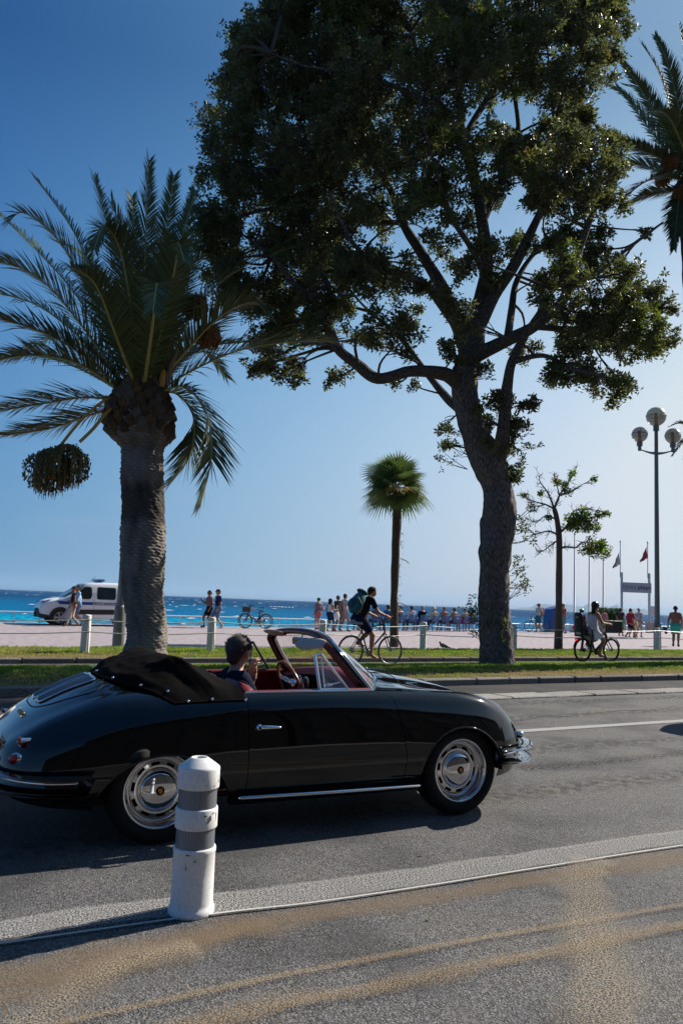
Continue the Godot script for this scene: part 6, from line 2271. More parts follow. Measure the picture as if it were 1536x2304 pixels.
	box(st, Vector3(1.335, 0.935, 0.575), Vector3(0.003, 0.06, 0.06), Basis(Vector3.BACK, 0.75) * Basis(Vector3.UP, -0.5))
	put(st, "sticker", M(0.2, 0.55, 0.42, 0.6), car)


func car_tonneau(car: Node3D, cloth: Material, chrome: Material) -> void:
	# the boot over the folded top: a draped hump with creases, buttoned to the body
	var nz := 64
	var nx := 44
	var rows := []
	for i in nx + 1:
		var u := float(i) / nx
		var row := []
		for j in nz + 1:
			var v := lerpf(-1.0, 1.0, float(j) / nz)
			var av := absf(v)
			# outline in plan: the rear edge bows back, the sides run forward along the belt
			var z := v * 0.765
			var rear := -0.29 + 0.335 * pow(av, 2.6)
			var front := 0.355 + 0.125 * av * av
			var x := lerpf(rear, front, u)
			var base := deck(x, minf(absf(z), 0.745), 0.0).y + 0.006
			# bundle of hood sticks lying across the car
			var bundle := exp(-pow((x - 0.07) / 0.17, 2.0)) * smoothstep(1.0, 0.50, av)
			var shelf := smoothstep(0.0, 0.25, u) * smoothstep(1.0, 0.62, av) * 0.046
			var crease := maxf(0.0, 1.0 - absf(x - 0.055 - 0.62 * (av - 0.55)) / 0.11) * smoothstep(0.46, 0.66, av) * smoothstep(1.0, 0.85, av) * 0.062
			var second := maxf(0.0, 1.0 - absf(x - 0.29 + 0.12 * v) / 0.1) * smoothstep(0.9, 0.4, av) * 0.018
			var ease := 1.0 - 0.75 * smoothstep(0.5, 1.0, u)
			var y := base + bundle * 0.066 + (shelf + crease + second) * ease
			y += (noise.get_noise_2d(x * 260.0 + 40.0, z * 150.0) * 0.018 + noise.get_noise_2d(x * 700.0, z * 520.0 + x * 300.0) * 0.006) * smoothstep(0.0, 0.12, u) * smoothstep(1.0, 0.9, av) * 1.4
			# a soft roll of slack over the tail edge
			y += 0.020 * exp(-pow((u - 0.09) / 0.07, 2.0)) * smoothstep(1.0, 0.7, av)
			var lap := smoothstep(0.93, 1.0, av)
			var p := Vector3(x, y, z)
			if lap > 0.0:
				var q := car_pt(clampf(x, -0.9, 0.48), 0.485, signf(v))
				p = p.lerp(Vector3(x, q.y, q.z + 0.006 * signf(v)), lap)
			row.append(p)
		rows.append(row)
	var st := ST()
	for i in nx:
		for j in nz:
			quad(st, rows[i][j], rows[i + 1][j], rows[i + 1][j + 1], rows[i][j + 1])
	# front edge turned down behind the seats, hem all round
	st.set_smooth_group(2)
	for j in nz:
		quad(st, rows[nx][j], rows[nx][j] + Vector3(-0.02, -0.12, 0), rows[nx][j + 1] + Vector3(-0.02, -0.12, 0), rows[nx][j + 1])
	var boot := put(st, "hood_boot", cloth, car)
	st = ST()
	var hem := []
	for i in range(nx, -1, -4):
		hem.append(rows[i][nz])
	for j in range(nz - 2, 0, -2):
		hem.append(rows[0][j])
	for i in range(0, nx + 1, 4):
		hem.append(rows[i][0])
	tube(st, hem, 0.006, 5)
	put(st, "hem", cloth, boot)
	st = ST()
	for q in [[nx - 1, nz], [24, nz - 1], [10, nz - 1], [4, nz - 3], [1, nz - 8], [1, nz - 18], [1, nz / 2], [1, 18], [1, 8], [4, 3], [10, 1], [21, 1], [nx - 1, 0]]:
		var p: Vector3 = rows[q[0]][q[1]]
		var out := Vector3(-0.25, 0.75, 0.6 * signf(p.z)).normalized() if absf(p.z) < 0.7 else Vector3(0, 0.35, signf(p.z)).normalized()
		ball(st, p + out * 0.006, Vector3.ONE * 0.010, 7)
	put(st, "press_stud", chrome, boot)


func car_cabin(car: Node3D, red: Material, black: Material, chrome: Material) -> void:
	var st := ST(false)
	# floor and rear wall of the cockpit
	box(st, Vector3(1.0, 0.26, 0), Vector3(1.5, 0.03, 1.36))
	put(st, "carpet", M(0.03, 0.005, 0.006, 0.95), car)
	st = ST()
	grid(st, func(u, v): return Vector3(0.40 + 0.03 * sin(v * 3.0), lerpf(0.28, 0.84, v), lerpf(-0.63, 0.63, u)), 8, 6)
	put(st, "rear_wall", red, car)
	# seats with rolled tops
	for s in [1.0, -1.0]:
		var seat := Node3D.new()
		seat.name = "seat" if s > 0 else "seat_001"
		car.add_child(seat)
		st = ST()
		var zc: float = 0.345 * s
		grid(st, func(u, v):
			var an: float = u * TAU
			var w := 0.275 * (1.0 - 0.22 * pow(v, 3.0))
			var e := 1.0 if v < 0.8 else sqrt(maxf(0.0, 1.0 - pow((v - 0.8) / 0.2, 2.0)))
			var cx: float = 0.78 - 0.24 * v
			return Vector3(cx + signf(cos(an)) * pow(absf(cos(an)), 0.6) * 0.075 * maxf(e, 0.02), 0.42 + 0.475 * v, zc + signf(sin(an)) * pow(absf(sin(an)), 0.6) * w * lerpf(0.55, 1.0, e)), 32, 20)
		put(st, "backrest", red, seat)
		st = ST()
		var pipe := []
		for k in 15:
			var a := PI * k / 14.0
			pipe.append(Vector3(0.785 - 0.24 * (0.55 + 0.43 * sin(a)) + 0.05, 0.42 + 0.475 * (0.55 + 0.43 * sin(a)), zc + cos(a) * 0.27 * (1.0 - 0.15 * sin(a))))
		tube(st, pipe, 0.007, 5)
		put(st, "piping", black, seat)
		st = ST()
		box(st, Vector3(0.97, 0.42, zc), Vector3(0.5, 0.15, 0.53), Basis(Vector3.BACK, 0.12), 0.05)
		put(st, "cushion", red, seat)
	# dashboard: padded red top, dark face with three dials
	st = ST()
	grid(st, func(u, v):
		var z := lerpf(-0.665, 0.665, u)
		var k := 1.0 - pow(z / 0.68, 2.0)
		var xb := 1.375 + 0.22 * k
		var xf := 1.30 + 0.05 * k
		var p := Vector3(lerpf(xb, xf, v), 0.865 + 0.075 * k, z)
		if v > 0.55:
			p.y -= pow((v - 0.55) / 0.45, 2.2) * 0.06
		return p, 24, 10)
	put(st, "dash_top", red, car)
	st = ST()
	grid(st, func(u, v):
		var z := lerpf(-0.66, 0.66, u)
		var k := 1.0 - pow(z / 0.68, 2.0)
		return Vector3(1.302 + 0.05 * k + 0.03 * sin(PI * v), lerpf(0.81 + 0.075 * k, 0.56, v), z), 20, 8)
	put(st, "dash_face", black, car)
	st = ST()
	box(st, Vector3(1.56, 0.52, 0), Vector3(0.05, 0.6, 1.2))
	put(st, "bulkhead", black, car)
	for z in [-0.48, -0.35, -0.22]:
		st = ST()
		torus(st, Vector3(1.325, 0.80, z), Basis(Vector3.UP, PI / 2), 0.05, 0.006, 24, 6)
		var dial := put(st, "dial", chrome, car)
		st = ST()
		lathe(st, [Vector2(0.0, 0.0), Vector2(0.048, 0.0)], 20, Transform3D(Basis(Vector3.BACK, PI / 2), Vector3(1.326, 0.80, z)))
		put(st, "dial_face", M(0.012, 0.014, 0.012, 0.3), dial)
	st = ST()
	for z in [-0.08, 0.02, 0.14, 0.3]:
		ball(st, Vector3(1.33, 0.76, z), Vector3(0.02, 0.016, 0.016), 6)
	tube(st, [Vector3(1.36, 0.80, 0.30), Vector3(1.30, 0.80, 0.32), Vector3(1.30, 0.80, 0.56), Vector3(1.34, 0.80, 0.58)], 0.009, 6)
	put(st, "knob", chrome, car)
	# steering wheel: wood rim, alloy spokes
	var wheel := Node3D.new()
	wheel.name = "steering_wheel"
	car.add_child(wheel)
	wheel.transform = Transform3D(Basis(Vector3.BACK, 0.42) * Basis(Vector3.UP, -PI / 2), Vector3(1.255, 0.775, -0.345))
	st = ST()
	torus(st, Vector3.ZERO, Basis.IDENTITY, 0.197, 0.0125, 48, 10)
	put(st, "wheel_rim", bark(lin(0.25, 0.085, 0.022), 20, 20, 0.05, 103), wheel)
	(wheel.get_node("wheel_rim") as MeshInstance3D).material_override = M(0.23, 0.075, 0.02, 0.22, 0.0, 0.6)
	st = ST(false)
	for a in [0.35, PI - 0.35, -PI / 2]:
		var d := Vector3(cos(a), sin(a), 0)
		for o in [-0.018, 0.018]:
			var side: Vector3 = Vector3(-d.y, d.x, 0) * o
			tube(st, [side + Vector3(0, 0, -0.02), d * 0.1 + side * 0.9 + Vector3(0, 0, -0.014), d * 0.192 + side * 0.5], 0.010, 5, true, false, 0.35)
	put(st, "spoke", M(0.75, 0.75, 0.76, 0.2, 1.0), wheel)
	st = ST()
	lathe(st, [Vector2(0.0, 0.016), Vector2(0.03, 0.014), Vector2(0.046, 0.004), Vector2(0.05, -0.02), Vector2(0.03, -0.05), Vector2(0.02, -0.26)], 22, Transform3D(Basis(Vector3.RIGHT, PI / 2), Vector3.ZERO))
	put(st, "hub", chrome, wheel)


func strip(st: SurfaceTool, path: Array, outline: Array) -> void:
	# sweeps an outline (outward, up) along a level path
	st.set_smooth_group(0)
	var rows := []
	for i in path.size():
		var t: Vector3 = (path[mini(i + 1, path.size() - 1)] - path[maxi(i - 1, 0)]).normalized()
		var out := t.cross(Vector3.UP).normalized()
		var row := []
		for o in outline:
			row.append(path[i] + out * o.x + Vector3.UP * o.y)
		rows.append(row)
	for i in rows.size() - 1:
		for j in outline.size() - 1:
			quad(st, rows[i][j], rows[i + 1][j], rows[i + 1][j + 1], rows[i][j + 1])
	for e in [rows[0], rows[-1]]:
		for j in range(1, outline.size() - 2):
			triangle(st, e[0], e[j], e[j + 1])


func car_trim(car: Node3D, paint: Material, chrome: Material, black: Material) -> void:
	# bumpers: painted blades with a bright strip, wrapped round the corners
	var rear := []
	for p in bezier([Vector3(-0.44, 0.40, 0.845), Vector3(-0.52, 0.40, 0.862), Vector3(-0.68, 0.40, 0.815), Vector3(-0.83, 0.40, 0.665), Vector3(-0.925, 0.40, 0.40), Vector3(-0.955, 0.40, 0.0), Vector3(-0.925, 0.40, -0.40), Vector3(-0.83, 0.40, -0.665), Vector3(-0.68, 0.40, -0.815), Vector3(-0.52, 0.40, -0.862), Vector3(-0.44, 0.40, -0.845)], 6):
		rear.append(p)
	var front := []
	for p in bezier([Vector3(2.36, 0.405, -0.80), Vector3(2.46, 0.405, -0.805), Vector3(2.62, 0.405, -0.72), Vector3(2.77, 0.405, -0.52), Vector3(2.85, 0.405, -0.27), Vector3(2.875, 0.405, 0.0), Vector3(2.85, 0.405, 0.27), Vector3(2.77, 0.405, 0.52), Vector3(2.62, 0.405, 0.72), Vector3(2.46, 0.405, 0.805), Vector3(2.36, 0.405, 0.80)], 6):
		front.append(p)
	for b in [[rear, "rear_bumper"], [front, "front_bumper"]]:
		var st := ST()
		strip(st, b[0], [Vector2(-0.09, 0.040), Vector2(-0.03, 0.052), Vector2(0.012, 0.044), Vector2(0.028, 0.018), Vector2(0.030, -0.015), Vector2(0.016, -0.045), Vector2(-0.02, -0.058), Vector2(-0.08, -0.050)])
		var o := put(st, b[1], paint, car)
		st = ST()
		var line := []
		for p in b[0].slice(4, b[0].size() - 4):
			line.append(p + Vector3(0, 0.0, 0))
		strip(st, line, [Vector2(0.026, 0.018), Vector2(0.037, 0.015), Vector2(0.039, 0.004), Vector2(0.034, 0.001), Vector2(0.034, -0.006), Vector2(0.039, -0.009), Vector2(0.037, -0.019), Vector2(0.026, -0.022)])
		var rail := []
		for p in line:
			var c := Vector3(0.95 if b[1] == "rear_bumper" else 1.6, 0.4, 0)
			rail.append(p)
		for i in rail.size():
			var t: Vector3 = (line[mini(i + 1, line.size() - 1)] - line[maxi(i - 1, 0)]).normalized()
			rail[i] += t.cross(Vector3.UP).normalized() * 0.031 + Vector3(0, 0.002, 0)
		tube(st, rail, 0.0165, 8)
		put(st, "bumper_strip", chrome, o)
		st = ST()
		for s in ([-1.0, 1.0] if b[1] == "rear_bumper" else [-0.7, 0.0]):
			var x: float = -0.925 if b[1] == "rear_bumper" else 2.845
			grid(st, func(u, v):
				var an: float = u * TAU
				return Vector3(x + signf(x) * 0.035 + cos(an) * 0.028 * sin(PI * clampf(v, 0.03, 0.97)) ** 0.4, lerpf(0.33, 0.50, v), 0.33 * s + sin(an) * 0.03 * sin(PI * clampf(v, 0.03, 0.97)) ** 0.4), 12, 10)
		put(st, "overrider", chrome, o)
	# lamps at the tail
	for s in [1.0, -1.0]:
		var at := car_pt(-0.79, 0.60, s)
		var out := Vector3(-0.80, 0.22, 0.56 * s).normalized()
		var bs := Basis.looking_at(-out, Vector3.UP) * Basis(Vector3.BACK, 0.35 * s)
		var st := ST()
		ball(st, at - out * 0.004, Vector3(0.047, 0.036, 0.026), 12, bs)
		var lamp := put(st, "tail_lamp", chrome, car)
		st = ST()
		ball(st, at + out * 0.006, Vector3(0.037, 0.027, 0.028), 12, bs)
		var rm := M(0.35, 0.004, 0.012, 0.08, 0.0, 0.6)
		put(st, "lens", rm, lamp)
		# a reflector on a chrome foot above it
		var p := car_pt(-0.765, 0.515, s) + Vector3(0, 0.008, 0)
		st = ST()
		tube(st, [p, p + Vector3(-0.02, 0.026, 0.012 * s)], 0.009, 7)
		tube(st, [p + Vector3(-0.005, 0.03, 0.01 * s), p + Vector3(0.055, 0.034, 0.006 * s)], [0.019, 0.010], 8)
		ball(st, p + Vector3(0.03, -0.018, 0.012 * s), Vector3.ONE * 0.013, 6)
		var foot := put(st, "reflector_foot", chrome, car)
		st = ST()
		lathe(st, [Vector2(0.024, 0.0), Vector2(0.024, 0.008), Vector2(0.018, 0.013), Vector2(0.0, 0.014)], 16, Transform3D(Basis(Vector3.BACK, PI / 2 + 0.2), p + Vector3(-0.006, 0.03, 0.01 * s)))
		put(st, "reflector", M(0.40, 0.05, 0.02, 0.15), foot)
	# number plate with its chromed lamp
	var st := ST()
	box(st, Vector3(-0.952, 0.535, 0), Vector3(0.012, 0.115, 0.50), Basis(Vector3.BACK, 0.25), 0.004)
	put(st, "number_plate", M(0.02, 0.02, 0.02, 0.4), car)
	st = ST()
	grid(st, func(u, v): return Vector3(-0.93 - 0.05 * sin(PI * v), 0.60 + 0.025 * cos(PI * v), lerpf(-0.12, 0.12, u)), 8, 8)
	put(st, "plate_lamp", chrome, car)
	# twin grilles on the engine lid
	for s in [1.0, -1.0]:
		var z0 := 0.035
		var z1 := 0.205
		st = ST()
		var loop := []
		var ring := [[-0.325, z0], [-0.325, (z0 + z1) / 2], [-0.33, z1], [-0.47, z1 - 0.006], [-0.60, z1 - 0.014], [-0.635, z1 - 0.035], [-0.64, (z0 + z1) / 2], [-0.635, z0], [-0.48, z0], [-0.325, z0]]
		for q in ring:
			loop.append(deck(q[0], q[1] * s, 0.008))
		tube(st, bezier(loop, 4), 0.007, 6)
		var gr := put(st, "grille", chrome, car)
		st = ST()
		grid(st, func(u, v): return deck(lerpf(-0.33, -0.632, u), lerpf(z0, z1 - 0.012, v) * s, 0.004), 14, 6)
		put(st, "grille_back", black, gr)
		for k in 9:
			st = ST()
			var z: float = lerpf(z0 + 0.012, z1 - 0.024, k / 8.0) * s
			var line := []
			for i in 12:
				line.append(deck(lerpf(-0.33, -0.632, i / 11.0), z, 0.009))
			tube(st, line, 0.0052, 4)
			put(st, "slat", M(0.22, 0.23, 0.24, 0.25, 0.9), gr)
	# gold script on the tail
	var tm := TextMesh.new()
	tm.text = "PORSCHE  C"
	var sf := SystemFont.new()
	sf.font_names = PackedStringArray(["Droid Serif"])
	sf.font_italic = true
	tm.font = sf
	tm.font_size = 32
	tm.pixel_size = 0.0013
	tm.depth = 0.004
	var o := put_mesh(tm, "script", M(0.42, 0.30, 0.10, 0.25, 1.0), car)
	var sp := deck(-0.735, 0.13, 0.006)
	o.transform = Transform3D(Basis(Vector3(0, 0, 1), Vector3(0.62, 0.78, 0).normalized(), Vector3(-0.78, 0.62, 0).normalized()), sp)
	# headlamps and indicators at the nose
	for s in [1.0, -1.0]:
		var p := car_pt(2.60, 0.45, s)
		st = ST()
		torus(st, p + Vector3(-0.10, -0.02, -0.04 * s), Basis(Vector3.UP, PI / 2) * Basis(Vector3.RIGHT, 0.45), 0.082, 0.010, 26, 6)
		var h := put(st, "headlamp", chrome, car)
		st = ST()
		ball(st, p + Vector3(-0.105, -0.022, -0.04 * s), Vector3(0.035, 0.078, 0.078), 10, Basis(Vector3.BACK, 0.45))
		put(st, "lens", M(0.6, 0.62, 0.64, 0.05, 0.0, 0.8), h)
		st = ST()
		ball(st, car_pt(2.67, 0.66, s) + Vector3(0.015, 0.01, 0.0), Vector3(0.035, 0.026, 0.026), 8)
		put(st, "indicator", chrome, car)


# ---------------------------------------------------------------- vehicles and bicycles
func hull(st: SurfaceTool, rows: Array) -> void:
	# rows: x, bottom, belt, top, half width at the belt, half width at the top
	var xs := bezier(range(rows.size()).map(func(i): return Vector3(rows[i][0], rows[i][1], rows[i][2])), 4)
	var ys := bezier(range(rows.size()).map(func(i): return Vector3(rows[i][3], rows[i][4], rows[i][5])), 4)
	for s in [-1.0, 1.0]:
		var last := []
		for i in xs.size():
			var a: Vector3 = xs[i]
			var b: Vector3 = ys[i]
			var pts := [Vector2(0, b.x), Vector2(b.z * 0.6, b.x - 0.006), Vector2(b.z * 0.93, b.x - 0.045), Vector2(lerpf(b.z, b.y, 0.35), lerpf(b.x, a.z, 0.42)), Vector2(b.y * 0.985, a.z), Vector2(b.y, lerpf(a.z, a.y, 0.4)), Vector2(b.y * 0.985, lerpf(a.z, a.y, 0.85)), Vector2(b.y * 0.93, a.y)]
			var row := []
			for p in bezier(pts, 3):
				row.append(Vector3(a.x, p.y, p.x * s))
			if last.size():
				for j in row.size() - 1:
					if s > 0:
						quad(st, last[j], row[j], row[j + 1], last[j + 1])
					else:
						quad(st, last[j], last[j + 1], row[j + 1], row[j])
			last = row


func pane_poly(pts: Array, z0: float, lean: float, y0: float, s: float) -> SurfaceTool:
	# a flat side window: (x, y) outline, leaning inwards with height
	var st := ST(false)
	var c := Vector2.ZERO
	for p in pts:
		c += p / pts.size()
	var f := func(p): return Vector3(p.x, p.y, (z0 - lean * (p.y - y0)) * s)
	for i in pts.size():
		triangle(st, f.call(c), f.call(pts[i]), f.call(pts[(i + 1) % pts.size()]))
	return st


func rounded(pts: Array, r: float) -> Array:
	var out := []
	for i in pts.size():
		var p: Vector2 = pts[i]
		var a: Vector2 = pts[(i + pts.size() - 1) % pts.size()]
		var b: Vector2 = pts[(i + 1) % pts.size()]
		var pa := p + (a - p).normalized() * minf(r, (a - p).length() * 0.45)
		var pb := p + (b - p).normalized() * minf(r, (b - p).length() * 0.45)
		for k in 5:
			var t := k / 4.0
			out.append(pa.lerp(p, t).lerp(p.lerp(pb, t), t))
	return out


func road_wheel(t: Node3D, at: Vector3, r: float, s: float, rim: Material) -> void:
	var w := Node3D.new()
	w.name = "wheel"
	if t.has_node("wheel"):
		var k := 1
		while t.has_node(NodePath("wheel_%03d" % k)):
			k += 1
		w.name = "wheel_%03d" % k
	t.add_child(w, true)
	w.transform = Transform3D(Basis(Vector3.RIGHT, PI / 2 * s), at)
	var st := ST()
	lathe(st, [Vector2(r * 0.6, -0.2), Vector2(r * 0.94, -0.2), Vector2(r, -0.17), Vector2(r, -0.03), Vector2(r * 0.95, 0.0), Vector2(r * 0.68, 0.005), Vector2(r * 0.66, -0.02)], 32)
	put(st, "tyre", M(0.012, 0.012, 0.012, 0.8), w)
	st = ST(false)
	for k in 5:
		for d in [-0.13, 0.13]:
			var a: float = TAU * k / 5 + d
			var dir := Vector3(cos(a), 0, sin(a))
			box(st, dir * r * 0.36 + Vector3(0, -0.015, 0), Vector3(r * 0.60, 0.02, 0.035), Basis(Vector3.UP, -a), 0.004)
	put(st, "spokes", rim, w)
	st = ST()
	lathe(st, [Vector2(0.0, 0.0), Vector2(r * 0.16, -0.005), Vector2(r * 0.18, -0.03)], 14)
	lathe(st, [Vector2(r * 0.62, -0.02), Vector2(r * 0.67, 0.004), Vector2(r * 0.69, 0.004)], 32)
	put(st, "rim", rim, w)
	st = ST()
	lathe(st, [Vector2(0.0, -0.08), Vector2(r * 0.66, -0.08)], 20)
	put(st, "brake_disc", M(0.02, 0.02, 0.02, 0.7), w)


const VAN_ROWS := [[-0.86, 0.42, 0.95, 1.62, 0.80, 0.66], [-0.84, 0.36, 1.0, 1.72, 0.87, 0.70], [-0.7, 0.32, 1.05, 1.79, 0.905, 0.73], [0.2, 0.30, 1.08, 1.81, 0.915, 0.74], [1.2, 0.30, 1.10, 1.80, 0.915, 0.74], [1.72, 0.30, 1.10, 1.76, 0.915, 0.72], [2.1, 0.30, 1.10, 1.54, 0.91, 0.70], [2.5, 0.30, 1.08, 1.26, 0.905, 0.70], [2.72, 0.30, 1.02, 1.13, 0.90, 0.72], [3.1, 0.30, 0.93, 1.07, 0.885, 0.70], [3.38, 0.30, 0.84, 0.98, 0.82, 0.64], [3.50, 0.30, 0.72, 0.84, 0.70, 0.55], [3.545, 0.34, 0.60, 0.68, 0.55, 0.42]]


func make_vehicles() -> void:
	var white := M(0.72, 0.73, 0.75, 0.25)
	var dark := M(0.014, 0.014, 0.015, 0.6)
	var pane := M(0.012, 0.018, 0.02, 0.06, 0.0, 0.6)
	var rim := M(0.42, 0.43, 0.45, 0.3, 0.8)
	var t := thing("police_van", "white police van with blue stripe and roof beacon parked by the railing", "van", Vector3(9.72, 0.05, -34.55), PI - 0.02)
	var st := ST()
	hull(st, VAN_ROWS)
	put(st, "body", white, t)
	# its near side is the left-hand one (-z in the van's own axes)
	for s in [-1.0, 1.0]:
		for w in [[Vector2(2.42, 1.10), Vector2(1.62, 1.10), Vector2(1.56, 1.26), Vector2(1.58, 1.60), Vector2(1.86, 1.60)], [Vector2(1.36, 1.10), Vector2(0.60, 1.10), Vector2(0.58, 1.60), Vector2(1.36, 1.61)], [Vector2(0.52, 1.11), Vector2(-0.36, 1.12), Vector2(-0.50, 1.24), Vector2(-0.44, 1.58), Vector2(0.50, 1.60)]]:
			var q := pane_poly(rounded(w, 0.09), 0.921, 0.235, 1.10, s)
			put(q, "side_window", pane, t)
		st = ST(false)
		for a in [[0.0, 0.42], [2.785, 0.42]]:
			for k in 16:
				var a0 := PI * k / 16.0
				var a1 := PI * (k + 1) / 16.0
				var c := Vector3(a[0], 0.33, 0.9225 * s)
				triangle(st, c, c + Vector3(cos(a0) * 0.42, sin(a0) * 0.42, 0), c + Vector3(cos(a1) * 0.42, sin(a1) * 0.42, 0))
			box(st, Vector3(a[0], 0.32, 0.88 * s), Vector3(0.82, 0.06, 0.07))
		put(st, "wheel_arch", dark, t)
		put(pane_poly(rounded([Vector2(2.3, 0.66), Vector2(0.62, 0.70), Vector2(0.55, 0.58), Vector2(0.62, 0.49), Vector2(2.3, 0.46)], 0.08), 0.926, 0.0, 0.5, s), "side_guard", dark, t)
		put(pane_poly([Vector2(2.95, 0.985), Vector2(-0.80, 0.97), Vector2(-0.80, 0.86), Vector2(2.82, 0.86)], 0.9235, 0.03, 0.9, s), "blue_stripe", M(0.008, 0.045, 0.26, 0.5), t)
		st = ST(false)
		for x in [1.36, 1.06]:
			box(st, Vector3(x, 1.035, 0.925 * s), Vector3(0.17, 0.03, 0.03), Basis.IDENTITY, 0.008)
		put(st, "door_handle", white, t)
		st = ST(false)
		for x in [2.32, 1.47, 0.55]:
			box(st, Vector3(x, 0.78, 0.918 * s), Vector3(0.012, 0.62, 0.006))
		put(st, "door_gap", M(0.12, 0.12, 0.13, 0.8), t)
		put(pane_poly([Vector2(1.52, 0.966), Vector2(0.36, 0.962), Vector2(0.36, 0.868), Vector2(1.52, 0.868)], 0.9255, 0.03, 0.9, s), "name_panel", M(0.62, 0.63, 0.66, 0.5), t)
		text("POLICE MUNICIPALE", "Droid Sans", 0.092, M(0.006, 0.02, 0.14, 0.5), t, Transform3D(Basis(Vector3.UP, PI if s < 0 else 0.0), Vector3(0.94, 0.916, 0.928 * s)), false, true)
		st = ST()
		ball(st, Vector3(2.36, 1.12, 0.99 * s), Vector3(0.07, 0.09, 0.10), 8)
		put(st, "wing_mirror", dark, t)
		st = ST()
		ball(st, Vector3(3.33, 0.80, 0.70 * s), Vector3(0.12, 0.055, 0.10), 8)
		put(st, "headlight", M(0.5, 0.52, 0.55, 0.1), t)
		st = ST(false)
		box(st, Vector3(3.30, 0.965, 0.60 * s), Vector3(0.34, 0.03, 0.22), Basis(Vector3.UP, 0.35 * s) * Basis(Vector3.BACK, -0.35), 0.01)
		put(st, "running_light", dark, t)
		st = ST()
		torus(st, Vector3(3.40, 0.52, 0.69 * s), Basis(Vector3.UP, PI / 2 - 0.9 * s), 0.10, 0.02, 14, 6)
		put(st, "fog_lamp_ring", white, t)
		for a in [0.0, 2.785]:
			road_wheel(t, Vector3(a, 0.325, 0.935 * s), 0.325, s, rim)
	st = ST()
	hull(st, [[3.2, 0.28, 0.46, 0.56, 0.86, 0.70], [3.42, 0.28, 0.46, 0.58, 0.80, 0.66], [3.55, 0.30, 0.46, 0.58, 0.62, 0.5], [3.575, 0.34, 0.46, 0.54, 0.4, 0.34]])
	put(st, "front_bumper", dark, t)
	st = ST()
	grid(st, func(u, v): return Vector3(lerpf(2.58, 1.80, v) + 0.03, lerpf(1.20, 1.715, v) + 0.018, lerpf(-0.66, 0.66, u)), 4, 6)
	put(st, "windscreen", pane, t)
	st = ST(false)
	box(st, Vector3(1.15, 1.84, 0), Vector3(0.16, 0.05, 0.9), Basis.IDENTITY, 0.015)
	box(st, Vector3(1.15, 1.895, 0), Vector3(0.30, 0.10, 1.15), Basis.IDENTITY, 0.03)
	put(st, "beacon_bar", M(0.03, 0.12, 0.25, 0.2), t)
	st = ST()
	tube(st, [Vector3(1.6, 1.78, -0.3), Vector3(1.35, 2.05, -0.3)], 0.008, 4)
	put(st, "aerial", dark, t)
	st = ST(false)
	box(st, Vector3(1.2, 0.34, 0), Vector3(4.4, 0.1, 1.5))
	put(st, "underbody", dark, t)
	# a hatchback just ahead, out of the picture but for its shadow
	var g := thing("hatchback", "dark grey hatchback ahead of the convertible, outside the right edge", "car", Vector3(11.05, 0, -6.25), 0.0)
	st = ST()
	hull(st, [[-0.72, 0.4, 0.75, 0.95, 0.66, 0.55], [-0.68, 0.32, 0.85, 1.25, 0.80, 0.56], [-0.4, 0.26, 0.9, 1.40, 0.85, 0.58], [0.5, 0.24, 0.92, 1.46, 0.87, 0.6], [1.3, 0.24, 0.92, 1.42, 0.87, 0.58], [2.1, 0.24, 0.9, 1.05, 0.86, 0.66], [2.8, 0.26, 0.8, 0.90, 0.82, 0.6], [3.2, 0.3, 0.62, 0.7, 0.7, 0.5], [3.28, 0.36, 0.52, 0.56, 0.45, 0.3]])
	put(st, "body", M(0.05, 0.052, 0.055, 0.2, 0.3), g)
	for s in [-1.0, 1.0]:
		put(pane_poly(rounded([Vector2(1.95, 0.94), Vector2(-0.2, 0.95), Vector2(-0.1, 1.34), Vector2(1.3, 1.36)], 0.1), 0.874, 0.42, 0.92, s), "side_window", pane, g)
		for a in [0.0, 2.55]:
			road_wheel(g, Vector3(a, 0.31, 0.88 * s), 0.31, s, rim)
	st = ST()
	grid(st, func(u, v): return Vector3(lerpf(-0.735, -0.47, v), lerpf(0.97, 1.33, v), lerpf(-0.52, 0.52, u)), 4, 4)
	put(st, "rear_window", pane, g)
	st = ST()
	grid(st, func(u, v): return Vector3(lerpf(2.12, 1.36, v) + 0.02, lerpf(1.02, 1.40, v) + 0.03, lerpf(-0.56, 0.56, u)), 4, 4)
	put(st, "windscreen", pane, g)
	for s in [-1.0, 1.0]:
		st = ST()
		ball(st, Vector3(-0.68, 0.86, 0.66 * s), Vector3(0.06, 0.12, 0.09), 8)
		put(st, "tail_lamp", M(0.3, 0.01, 0.015, 0.15), g)
	st = ST(false)
	box(st, Vector3(-0.755, 0.62, 0), Vector3(0.02, 0.11, 0.5), Basis.IDENTITY, 0.005)
	put(st, "number_plate", M(0.6, 0.6, 0.6, 0.5), g)
	st = ST(false)
	box(st, Vector3(1.25, 0.3, 0), Vector3(3.6, 0.16, 1.4))
	put(st, "underbody", dark, g)
	make_bikes()


